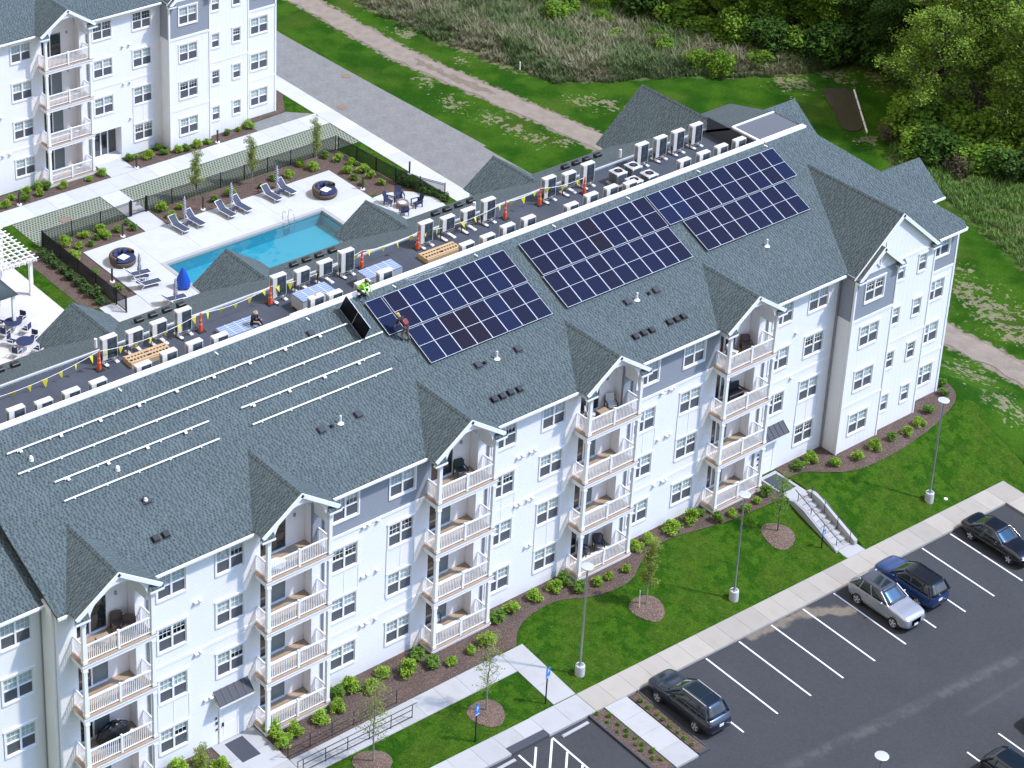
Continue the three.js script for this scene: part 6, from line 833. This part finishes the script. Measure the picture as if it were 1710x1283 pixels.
// tall grass as instanced tufts
{
  const blades = (n, h, seed) => { const r = rng(seed), pos = []; for (let i = 0; i < n; i++) { const a = r() * 6.28, d = r() * 0.22, bx0 = Math.cos(a) * d, bz = Math.sin(a) * d, l = h * (0.6 + 0.6 * r()), t = r() * 6.28, lean = 0.15 + 0.45 * r(), w = 0.022 + 0.02 * r(), ca = Math.cos(t), sa = Math.sin(t), mx = bx0 + ca * lean * l * 0.35, mz = bz + sa * lean * l * 0.35; pos.push(bx0 - sa * w, 0, bz + ca * w, bx0 + sa * w, 0, bz - ca * w, mx + sa * w * 0.8, l * 0.6, mz - ca * w * 0.8, bx0 - sa * w, 0, bz + ca * w, mx + sa * w * 0.8, l * 0.6, mz - ca * w * 0.8, mx - sa * w * 0.8, l * 0.6, mz + ca * w * 0.8, mx - sa * w * 0.8, l * 0.6, mz + ca * w * 0.8, mx + sa * w * 0.8, l * 0.6, mz - ca * w * 0.8, bx0 + ca * lean * l, l * 0.95, bz + sa * lean * l); } const g = new THREE.BufferGeometry(); g.setAttribute('position', new THREE.Float32BufferAttribute(pos, 3)); g.computeVertexNormals(); return g; };
  const make = (name, g, n, where, colour, lab, seed) => { const r = rng(seed), list = []; let guard = 0; while (list.length < n && guard++ < n * 12) { const p = where(r); if (p) list.push(p); } const im = new THREE.InstancedMesh(g, new THREE.MeshPhysicalMaterial({ color: 0xffffff, roughness: 0.95, side: THREE.DoubleSide, transmission: 0.2, thickness: 0 }), list.length); const m4 = new THREE.Matrix4(), q = new THREE.Quaternion(); list.forEach(([x, z, s], i) => { q.setFromAxisAngle(V(0, 1, 0), r() * 6.28); m4.compose(V(x, gH(x, z) - 0.02, z), q, V(s * 1.2, s * (0.8 + 0.5 * r()), s * 1.2)); im.setMatrixAt(i, m4); const c = colour(x, z, r); im.setColorAt(i, lin(...c)); }); im.name = name; im.castShadow = im.receiveShadow = true; scene.add(im); tag(im, lab, 'grass'); im.userData.kind = 'stuff'; };
  const straw = (x, z, r) => { const t = sm(0.36, 0.6, fbm(x * 0.4, z * 0.4, 0, 71, 4)); const k = 0.75 + 0.5 * r(); return mix3([0.085, 0.165, 0.03], [0.34, 0.3, 0.19], Math.min(1, t * 0.52 + 0.3 * r())).map((v) => v * k); };
  make('tall_grass', blades(16, 0.95, 3), 17000, (r) => { const z = mix(-92, -42, r()), x = mix(116, 146, r()), d = x - poly(XB, z) - (fbm(x, z, 0, 5, 2) - 0.5) * 2; if (d < 0.2 || x > poly(XW, z) + 2) return null; return [x, z, 0.35 + 0.75 * Math.min(1, d / 3) * (0.5 + r())]; }, straw, 'tall straw coloured meadow grass between the lawn and the woods', 21);
  make('rough_grass', blades(14, 0.55, 4), 9000, (r) => { const z = mix(-31, 10, r()), x = mix(124, 156, r()), d = x - poly(XB, z); if (d < 0.2 || x > poly(XW, z) + 3) return null; return [x, z, 0.5 + 0.7 * r()]; }, (x, z, r) => { const k = 0.75 + 0.5 * r(), t = sm(0.5, 0.7, fbm(x * 0.3, z * 0.3, 0, 71, 4)); return mix3([0.11, 0.22, 0.024], [0.3, 0.3, 0.12], t * 0.7 + 0.15 * r()).map((v) => v * k); }, 'rough green grass on the slope below the big tree', 22);
}
// woods
{
  const c1 = [[0.09, 0.2, 0.016], [0.24, 0.38, 0.035]], c2 = [[0.03, 0.085, 0.012], [0.10, 0.2, 0.025]], c3 = [[0.13, 0.225, 0.022], [0.28, 0.41, 0.05]];
  const base = { trunk: 0.8, limbs: 26, low: 0.14, up: 0.9, sub: 7 };
  const W = [makeTree('woodland_tree', 31, { ...base, h: 12, r: 0.26, w: 4.4, cr: 1.0, per: 84, leaf: 0.125, c: c1 }), makeTree('woodland_tree', 32, { ...base, h: 10, r: 0.22, w: 4.0, cr: 0.95, per: 84, leaf: 0.12, c: c2 }), makeTree('woodland_tree', 33, { ...base, h: 13, r: 0.3, w: 4.8, cr: 1.0, per: 74, leaf: 0.12, c: c3 })];
  const r = rng(55); const lab = ['fresh green leafy tree standing in the wood behind the meadow', 'dark green dense tree standing in the wood behind the meadow', 'yellow green tree standing in the wood behind the meadow'];
  const put = (k, x, z, s, lb, grp = 'trees of the wood') => { const c = W[k].clone(); c.name = numbered('woodland_tree'); scene.add(c); c.position.set(x, gH(x, z) - 0.05, z); c.rotation.y = r() * 6.28; c.scale.set(s, s * (0.9 + 0.25 * r()), s); tag(c, lb || lab[k], 'tree', grp); };
  for (let z = -92; z < -34; z += 3.6) for (let row = 0; row < 4; row++) { const zz = z + (r() - 0.5) * 2, x = poly(XW, zz) + 2.6 + row * 4.6 + r() * 2; put(row === 0 ? (r() < 0.5 ? 0 : 1) : r() < 0.45 ? 1 : r() < 0.6 ? 0 : 2, x, zz, row === 0 ? 0.7 + 0.3 * r() : 1.0 + 0.35 * r()); }
  for (const [x, z, k, s] of [[150, -33, 2, 1.15], [147, -28, 2, 1.2], [152, -27, 0, 1.25], [145, -22, 2, 1.05], [150, -19, 2, 1.0], [157, -24, 2, 1.1], [154, -13, 0, 0.95], [160, -18, 2, 1], [148, -38.5, 1, 0.8]]) put(k, x, z, s, 'tall yellow green tree crowding behind the leaning bare limbed one', 'trees behind the big leaning tree');
  const big = makeTree('big_tree', 40, { h: 12.5, trunk: 0.78, r: 0.42, limbs: 24, low: 0.28, w: 5.2, up: 0.8, sub: 7, cr: 0.85, per: 70, leaf: 0.115, c: c3, lean: [0.3, -0.05], bark: mat.bark }); scene.add(big); big.position.set(139.6, YB - 0.05, -28.2); tag(big, 'big leaning yellow green tree with pale bare limbs at the lawn edge', 'tree');
  const bb = makeShrub(61, 1.0, ...c1, 120, 0.085), bd = makeShrub(62, 1.0, ...c2, 120, 0.085), bt = makeShrub(63, 1.0, [0.10, 0.075, 0.05], [0.17, 0.14, 0.09], 26, 0.08);
  for (let z = -92; z < -12; z += 1.25) { const zz = z + r(), x = poly(XW, zz) - 0.8 + r() * 2.4, k = r() < 0.55 ? bb : bd; plant(k, x, gH(x, zz) - 0.1, zz, 1.2 + 1.2 * r(), k === bb ? 'bright green bush at the edge of the wood' : 'dark green bush at the edge of the wood', 'bushes along the edge of the wood', 'bush', 'woodland_bush'); }
  for (let k = 0; k < 30; k++) { const z = -64 + r() * 20, x = poly(XW, z) - 1.2 - r() * 5.5; plant(r() < 0.25 ? bt : bb, x, gH(x, z) - 0.1, z, 0.7 + 0.8 * r(), 'low bramble bush standing in the tall meadow grass', 'brambles in the meadow', 'bush', 'bramble_bush'); }
  for (const [x, z, s] of [[137.4, -29.2, 1.2], [138.4, -26.4, 1.5], [138, -24, 1.3], [139.8, -30.4, 1.1], [137.2, -22, 1.1]]) plant(bt, x, gH(x, z) - 0.1, z, s, 'brown leafless thicket at the foot of the big leaning tree', 'thicket under the big tree', 'bush', 'bare_bush'); for (const [x, z, s] of [[141, -21, 1.9], [143, -18, 2.1], [141.5, -25, 1.9], [144, -23, 2.2], [146, -19, 2.2], [143, -29, 1.8], [146, -15, 2], [149, -12, 2.1]]) plant(bb, x, gH(x, z) - 0.1, z, s, 'bright green bush below the big leaning tree', 'bushes under the big tree', 'bush', 'woodland_bush');
}
// ---------------------------------------------------------------- balcony furniture
{
  const chair = (fr, cu, wick) => { const o = new THREE.Group(); o.name = 'balcony_chair'; P('seat', cbox(-0.27, 0.27, 0.36, 0.46, -0.26, 0.28, 0.03), cu, o); const b = cbox(-0.27, 0.27, 0, 0.5, -0.05, 0.05, 0.03); b.rotateX(-0.22); b.translate(0, 0.44, -0.25); P('backrest', b, cu, o); for (const s of [-1, 1]) { P('arm', M(bc(s * 0.31, 0.58, 0, 0.06, 0.04, 0.58), bc(s * 0.31, 0.3, 0.26, 0.05, 0.56, 0.05)), fr, o); P('leg', bc(s * 0.3, 0.42, -0.28, 0.05, 0.84, 0.05), fr, o); } if (wick) P('skirt', bx(-0.28, 0.28, 0.12, 0.355, -0.25, 0.26), fr, o); return o; };
  const CH = [chair(mat.wicker, mat.cream), chair(mat.wicker, mat.wicker, true), chair(flat(0.02, 0.035, 0.03, 0.4), flat(0.02, 0.035, 0.03, 0.4)), chair(mat.black, mat.darkGrey)];
  const put = (k, bi, f, dx, dz, t, lab) => { const b = [43.62, 54.55, 65.85, 76.8, 88.05][bi]; const c = CH[k].clone(); c.name = numbered('balcony_chair'); scene.add(c); c.position.set(b + dx, HF[f] + 0.002, dz); c.rotation.y = t; tag(c, lab, 'chair', 'chairs on the balconies'); };
  put(0, 3, 3, -0.9, 0.0, 0.9, 'cream cushioned chair turned to a small wood table on a top balcony'); put(0, 3, 3, 0.9, -0.2, -0.4, 'cream cushioned chair against the wall of a top balcony with a wood table');
  put(1, 4, 3, 0.75, -0.15, -0.5, 'tall wicker chair on the top balcony by the projecting end bay'); put(0, 4, 3, -0.55, 0.0, 0.4, 'low cream chair on the top balcony by the projecting end bay'); put(2, 2, 3, 0.6, -0.25, -0.2, 'dark green plastic chair alone on a top balcony'); put(1, 0, 3, 0.7, -0.2, -0.3, 'brown wicker chair in the corner of the top balcony next to the set back wing'); put(1, 0, 3, 1.0, 0.3, -0.8, 'brown wicker chair by the railing of the top balcony next to the set back wing'); put(3, 3, 0, -0.4, -0.2, 0.4, 'dark folding chair on the ground floor patio facing its neighbour'); put(3, 3, 0, 0.75, -0.2, -0.5, 'dark folding chair against the wall of the ground floor patio');
  const tb = (bi, f, dx, dz, lab) => { const b = [43.62, 54.55, 65.85, 76.8, 88.05][bi]; const o = thing('balcony_table', lab, 'table', [b + dx, HF[f] + 0.002, dz], 0, 'tables on the balconies'); P('tabletop', cbox(-0.35, 0.35, 0.42, 0.46, -0.25, 0.25, 0.01), mat.deck, o); for (const s of [-1, 1]) for (const q of [-1, 1]) P('leg', bc(s * 0.3, 0.21, q * 0.2, 0.05, 0.42, 0.05), mat.wicker, o); };
  tb(3, 3, 0.0, 0.1, 'small wood table between cream chairs on a top balcony'); tb(0, 3, -0.45, 0.3, 'small wood table on the top balcony next to the set back wing');
  { const o = thing('balcony_bench', 'black cushioned bench on the third floor balcony by the end bay', 'bench', [88.2, HF[2] + 0.002, -0.2], -0.05); P('seat', cbox(-0.6, 0.6, 0.34, 0.48, -0.28, 0.28, 0.04), mat.black, o); const b = cbox(-0.62, 0.62, 0, 0.5, -0.06, 0.06, 0.04); b.rotateX(-0.15); b.translate(0, 0.46, -0.26); P('backrest', b, mat.black, o); for (const s of [-1, 1]) { P('arm', bc(s * 0.64, 0.58, 0, 0.08, 0.06, 0.58), mat.black, o); P('leg', bc(s * 0.6, 0.17, 0, 0.07, 0.34, 0.5), mat.black, o); } }
  { const o = thing('egg_chair', 'dark framed egg chair with white cushion on a ground floor patio', 'chair', [64.75, HF[0] + 0.002, 0.25], 0.3); const ring = new THREE.TorusGeometry(0.48, 0.035, 6, 24); ring.scale(0.85, 1.25, 1); ring.translate(0, 0.95, 0); P('frame', M(ring, rod(V(0, 0.0, -0.35), V(0, 0.4, -0.1), 0.04), cyl(0.4, 0.4, 0.04, 0, 0, -0.1, 20)), mat.wicker, o); P('cushion', M(ball(0.38, 0, 0.55, 0.08, 1, 0.45, 0.8, 14), ball(0.38, 0, 1.0, -0.16, 0.9, 1.2, 0.35, 14)), mat.cream, o); }
  { const r = rng(3), g = new THREE.SphereGeometry(0.7, 36, 22), p = g.attributes.position; for (let i = 0; i < p.count; i++) { const x = p.getX(i), y = p.getY(i), z = p.getZ(i), n = 0.75 + 0.5 * fbm(x * 3 + 9, y * 3 + z * 4 + 9, 0, 4, 3); p.setXYZ(i, x * n * 1.35, Math.max(0, y * n * 0.95 + 0.55), z * n * 0.6); } g.computeVertexNormals(); const m = solo('tarp_heap', g, flat(0.008, 0.008, 0.009, 0.25), 'crumpled black plastic covering furniture on the second floor balcony by the wing', 'tarp'); m.position.set(43.75, HF[1] + 0.002, 0.1); }
  { const g = new THREE.SphereGeometry(0.4, 20, 14), p = g.attributes.position; for (let i = 0; i < p.count; i++) { const n = 0.7 + 0.6 * fbm(p.getX(i) * 4 + 3, p.getZ(i) * 4 + p.getY(i) * 3 + 5, 0, 8, 2); p.setXYZ(i, p.getX(i) * n * 1.3, Math.max(0, p.getY(i) * n * 0.5 + 0.2), p.getZ(i) * n); } g.computeVertexNormals(); const m = solo('white_bundle', g, mat.trim, 'white cloth bundle on the floor of an empty top balcony', 'bundle'); m.position.set(53.6, HF[3] + 0.002, 0.35); }
}
// ---------------------------------------------------------------- people at work on the roof
function figure(name, label, J, cols, origin, turn) {
  // J: joints in metres; body meshed from tapered capsules joined smoothly
  const o = thing(name, label, 'person', origin, turn, 'workers on the roof');
  const bones = [['hipL', 'kneeL', 0.085, 0.06, 1], ['kneeL', 'ankL', 0.06, 0.042, 1], ['ankL', 'toeL', 0.045, 0.04, 3], ['hipR', 'kneeR', 0.085, 0.06, 1], ['kneeR', 'ankR', 0.06, 0.042, 1], ['ankR', 'toeR', 0.045, 0.04, 3], ['pel', 'chest', 0.125, 0.15, 0], ['hipL', 'hipR', 0.1, 0.1, 1], ['shL', 'shR', 0.085, 0.085, 0], ['chest', 'neck', 0.12, 0.055, 0], ['neck', 'head', 0.052, 0.055, 2], ['head', 'crown', 0.088, 0.092, 2], ['shL', 'elL', 0.055, 0.043, 0], ['elL', 'wrL', 0.042, 0.032, 4], ['wrL', 'haL', 0.032, 0.036, 5], ['shR', 'elR', 0.055, 0.043, 0], ['elR', 'wrR', 0.042, 0.032, 4], ['wrR', 'haR', 0.032, 0.036, 5]];
  const mn = V(9, 9, 9), mx = V(-9, -9, -9); for (const k in J) { const p = V(...J[k]); mn.min(p); mx.max(p); } const c = mn.clone().add(mx).multiplyScalar(0.5), half = Math.max(mx.x - mn.x, mx.y - mn.y, mx.z - mn.z) / 2 + 0.2, n = 72;
  const B = bones.map(([a, b, r0, r1, k]) => ({ a: V(...J[a]), d: V(...J[b]).sub(V(...J[a])), r0, r1, k })); for (const b of B) b.l2 = b.d.lengthSq();
  const dist = (x, y, z, b) => { const px = x - b.a.x, py = y - b.a.y, pz = z - b.a.z, t = Math.min(1, Math.max(0, (px * b.d.x + py * b.d.y + pz * b.d.z) / b.l2)); return Math.hypot(px - b.d.x * t, py - b.d.y * t, pz - b.d.z * t) - (b.r0 + (b.r1 - b.r0) * t); };
  const mc = new MarchingCubes(n, new THREE.MeshStandardMaterial(), false, false, 120000); mc.isolation = 0;
  for (let k = 0; k < n; k++) for (let j = 0; j < n; j++) for (let i = 0; i < n; i++) { const x = c.x + half * (2 * i / n - 1), y = c.y + half * (2 * j / n - 1), z = c.z + half * (2 * k / n - 1); let s = 0; for (const b of B) { const d = dist(x, y, z, b); if (d < 0.25) s += Math.exp(-d / 0.022); } mc.field[i + j * n + k * n * n] = 0.022 * Math.log(Math.max(s, 1e-30)); }
  mc.update(); const m = mc.count, pos = new Float32Array(m * 3), col = new Float32Array(m * 3);
  for (let i = 0; i < m; i++) { const x = c.x + half * mc.positionArray[i * 3], y = c.y + half * mc.positionArray[i * 3 + 1], z = c.z + half * mc.positionArray[i * 3 + 2]; pos.set([x, y, z], i * 3); let best = 9, kk = 0; for (const b of B) { const d = dist(x, y, z, b); if (d < best) { best = d; kk = b.k; } } col.set(cols[kk], i * 3); }
  let g = new THREE.BufferGeometry(); g.setAttribute('position', new THREE.Float32BufferAttribute(pos, 3)); g.setAttribute('color', new THREE.Float32BufferAttribute(col, 3)); g.computeVertexNormals();
  const paint = (h, cc) => { const q = norm(h); q.deleteAttribute('uv'); const a = new Float32Array(q.attributes.position.count * 3); for (let i = 0; i < a.length; i += 3) a.set(cc, i); q.setAttribute('color', new THREE.Float32BufferAttribute(a, 3)); return q; };
  const ex = []; for (const s of ['L', 'R']) { const w = V(...J['wr' + s]), h = V(...J['ha' + s]), d = h.clone().sub(w).normalize(), side = d.clone().cross(V(0, 1, 0.3)).normalize(); [[-0.03, 0.06], [-0.01, 0.07], [0.01, 0.068], [0.03, 0.05]].forEach(([q, l]) => { const a = h.clone().addScaledVector(side, q), b1 = a.clone().addScaledVector(d, l * 0.55), b2 = b1.clone().addScaledVector(d, l * 0.4).add(V(0, -0.02, 0)); ex.push(paint(rod(a, b1, 0.0095, 5), cols[5]), paint(rod(b1, b2, 0.009, 5, 0.007), cols[5])); }); const tb = w.clone().lerp(h, 0.5).addScaledVector(side, 0.03); ex.push(paint(rod(tb, tb.clone().addScaledVector(side, 0.035).addScaledVector(d, 0.03), 0.01, 5), cols[5])); }
  const hd = V(...J.head), cr = V(...J.crown), up = cr.clone().sub(hd).normalize(), fw = V(...J.face).normalize(), mid = hd.clone().lerp(cr, 0.4), sd = up.clone().cross(fw).normalize();
  const at = (f, u, s) => mid.clone().addScaledVector(fw, f).addScaledVector(up, u).addScaledVector(sd, s); const nose = at(0.1, -0.01, 0), e1 = at(0.085, 0.025, 0.032), e2 = at(0.085, 0.025, -0.032), mo = at(0.088, -0.05, 0), r1 = at(0, 0, 0.095), r2 = at(0, 0, -0.095);
  ex.push(paint(ball(0.016, nose.x, nose.y, nose.z, 1, 1.3, 1, 6), cols[2]), paint(ball(0.011, e1.x, e1.y, e1.z, 1, 1, 1, 6), [0.02, 0.02, 0.02]), paint(ball(0.011, e2.x, e2.y, e2.z, 1, 1, 1, 6), [0.02, 0.02, 0.02]), paint(ball(0.02, mo.x, mo.y, mo.z, 1, 0.35, 1, 6), [0.25, 0.09, 0.07]), paint(ball(0.022, r1.x, r1.y, r1.z, 0.5, 1.2, 1, 6), cols[2]), paint(ball(0.022, r2.x, r2.y, r2.z, 0.5, 1.2, 1, 6), cols[2]));
  g = mergeGeometries([g, ...ex]); P('body', g, std({ vertexColors: true, roughness: 0.85 }), o);
  const hel = new THREE.SphereGeometry(0.118, 16, 8, 0, 6.283, 0, 1.65); const brim = new THREE.CylinderGeometry(0.135, 0.14, 0.014, 20); const q = new THREE.Quaternion().setFromUnitVectors(V(0, 1, 0), up); const hc = mid.clone().addScaledVector(up, 0.045); const hg = M(hel, brim); hg.applyQuaternion(q); hg.translate(hc.x, hc.y, hc.z); if (cols.hat) P('hard_hat', hg, flat(...cols.hat, 0.4), o); else { const hr = new THREE.SphereGeometry(0.108, 14, 8, 0, 6.283, 0, 1.5); hr.applyQuaternion(q); hr.translate(hc.x, hc.y - 0.01, hc.z); P('hair', hr, mat.black, o); }
  return o;
}
const skin = [0.42, 0.24, 0.16];
// joints given along: x sideways, z the way the person faces
const crouch = { hipL: [0.11, 0.42, -0.18], hipR: [-0.11, 0.42, -0.18], kneeL: [0.17, 0.48, 0.24], kneeR: [-0.17, 0.36, 0.22], ankL: [0.15, 0.08, 0.06], ankR: [-0.15, 0.08, -0.14], toeL: [0.16, 0.05, 0.22], toeR: [-0.16, 0.04, 0.04], pel: [0, 0.5, -0.17], chest: [0, 0.84, 0.1], neck: [0, 1.0, 0.2], head: [0, 1.06, 0.24], crown: [0, 1.19, 0.31], shL: [0.19, 0.92, 0.16], shR: [-0.19, 0.92, 0.16], elL: [0.25, 0.66, 0.34], elR: [-0.25, 0.66, 0.34], wrL: [0.17, 0.42, 0.5], wrR: [-0.18, 0.42, 0.5], haL: [0.15, 0.34, 0.55], haR: [-0.16, 0.34, 0.55], face: [0, -0.45, 0.9] };
const bend = { hipL: [0.1, 0.88, -0.1], hipR: [-0.1, 0.88, -0.1], kneeL: [0.13, 0.47, 0.05], kneeR: [-0.13, 0.47, -0.12], ankL: [0.13, 0.08, 0.0], ankR: [-0.13, 0.08, -0.3], toeL: [0.14, 0.04, 0.17], toeR: [-0.14, 0.04, -0.13], pel: [0, 0.95, -0.1], chest: [0, 1.22, 0.2], neck: [0, 1.34, 0.36], head: [0, 1.38, 0.42], crown: [0, 1.48, 0.53], shL: [0.19, 1.27, 0.3], shR: [-0.19, 1.27, 0.3], elL: [0.24, 1.0, 0.42], elR: [-0.24, 1.0, 0.42], wrL: [0.2, 0.78, 0.52], wrR: [-0.2, 0.78, 0.52], haL: [0.19, 0.7, 0.56], haR: [-0.19, 0.7, 0.56], face: [0, -0.6, 0.8] };
const carry = { hipL: [0.1, 0.92, 0], hipR: [-0.1, 0.92, 0], kneeL: [0.12, 0.5, 0.1], kneeR: [-0.12, 0.5, -0.02], ankL: [0.12, 0.08, 0.1], ankR: [-0.12, 0.08, -0.18], toeL: [0.13, 0.04, 0.27], toeR: [-0.13, 0.04, -0.01], pel: [0, 0.98, 0], chest: [0, 1.33, 0.04], neck: [0, 1.5, 0.06], head: [0, 1.56, 0.08], crown: [0, 1.71, 0.1], shL: [0.2, 1.42, 0.05], shR: [-0.2, 1.42, 0.05], elL: [0.27, 1.2, 0.2], elR: [-0.27, 1.2, 0.2], wrL: [0.2, 1.1, 0.42], wrR: [-0.2, 1.1, 0.42], haL: [0.19, 1.1, 0.5], haR: [-0.19, 1.1, 0.5], face: [0, -0.2, 1] };
const sit = { hipL: [0.1, 0.12, 0], hipR: [-0.1, 0.12, 0], kneeL: [0.15, 0.38, 0.36], kneeR: [-0.15, 0.36, 0.38], ankL: [0.13, 0.0, 0.62], ankR: [-0.13, 0.0, 0.66], toeL: [0.14, -0.03, 0.78], toeR: [-0.14, -0.03, 0.82], pel: [0, 0.17, -0.02], chest: [0, 0.53, 0.06], neck: [0, 0.7, 0.12], head: [0, 0.76, 0.15], crown: [0, 0.9, 0.2], shL: [0.19, 0.62, 0.08], shR: [-0.19, 0.62, 0.08], elL: [0.26, 0.38, 0.2], elR: [-0.26, 0.38, 0.2], wrL: [0.18, 0.38, 0.4], wrR: [-0.18, 0.38, 0.4], haL: [0.14, 0.38, 0.47], haR: [-0.14, 0.38, 0.47], face: [0, -0.3, 1] };
const onRoof = (x, z) => [x, roofY(z) - 0.01, z];
const blk = [0.012, 0.012, 0.014], lim = [0.33, 0.75, 0.05], kh = [0.16, 0.1, 0.065];
figure('person', 'worker in a lime vest crouching at the top edge of the unfinished array', crouch, { 0: lim, 1: [0.03, 0.035, 0.05], 2: skin, 3: blk, 4: lim, 5: skin, hat: [0.03, 0.03, 0.03] }, onRoof(66.3, -9.28), 0.35);
{ const p = figure('person', 'worker in dark clothes and yellow hard hat bending over the newest panel', bend, { 0: [0.02, 0.02, 0.026], 1: kh, 2: skin, 3: blk, 4: skin, 5: skin, hat: [0.5, 0.5, 0.04] }, onRoof(66.85, -6.05), Math.PI + 0.25); P('tool_pack', cbox(-0.17, 0.17, 0, 0.36, -0.14, 0.0, 0.04).rotateX(0.8).translate(0, 1.0, -0.1), flat(0.2, 0.03, 0.03, 0.7), p); }
figure('person', 'worker in black behind the ridge holding the dark panel upright', carry, { 0: blk, 1: [0.02, 0.022, 0.03], 2: skin, 3: blk, 4: blk, 5: skin, hat: [0.6, 0.58, 0.52] }, [63.75, FY - 0.0, -10.35], 1.2);
figure('person', 'man in black clothes sitting on the low stack of panels', sit, { 0: blk, 1: [0.02, 0.02, 0.03], 2: skin, 3: blk, 4: skin, 5: skin, hat: [0.5, 0.42, 0.3] }, [60.4, FY + 0.24, -11.6], 0.4);
// the panel being carried: long edge down the slope, standing nearly upright, dark back to the camera
{ const c = PANELS[3].clone(); c.name = numbered('carried_panel'); c.traverse((m) => { if (m.name === 'cell_field') m.material = new THREE.MeshPhysicalMaterial({ color: lin(0.006, 0.006, 0.008), roughness: 0.3, specularIntensity: 0.25 }); }); scene.add(c); tag(c, 'black solar panel held upright on the roof slope by the workers', 'solar panel'); const X = V(0.1, 0.95, 0).normalize(), Z = upS.clone().negate(), Xo = X.clone().addScaledVector(Z, -X.dot(Z)).normalize(), Y = Z.clone().cross(Xo).normalize(); const p = V(64.55, roofY(-7.95), -7.95).addScaledVector(Xo, PW / 2 + 0.03); c.matrixAutoUpdate = true; c.quaternion.setFromRotationMatrix(new THREE.Matrix4().makeBasis(Xo, Y, Z)); c.position.copy(p); }
{ const c = new THREE.CatmullRomCurve3([[72.2, -9.25], [71.5, -9.3], [70.2, -9.28], [69.4, -9.32], [69.9, -9.12], [70.5, -9.2], [71.4, -9.15], [72.1, -9.2]].map(([x, z]) => V(x, roofY(z) + 0.02, z))); solo('roof_cable', new THREE.TubeGeometry(c, 60, 0.015, 5), mat.galv, 'loose pale cable coiled on shingles above the unfinished array', 'cable'); }
{ const c = new THREE.CatmullRomCurve3([[67.0, -5.9], [67.15, -5.4], [66.95, -4.9], [66.4, -5.0], [65.8, -4.9], [65.6, -5.4]].map(([x, z]) => V(x, roofY(z) + 0.015, z))); solo('black_cable', new THREE.TubeGeometry(c, 50, 0.012, 5), mat.black, 'thin black cable looping on the shingles below the bending worker', 'cable'); }
renderer.render(scene, camera);
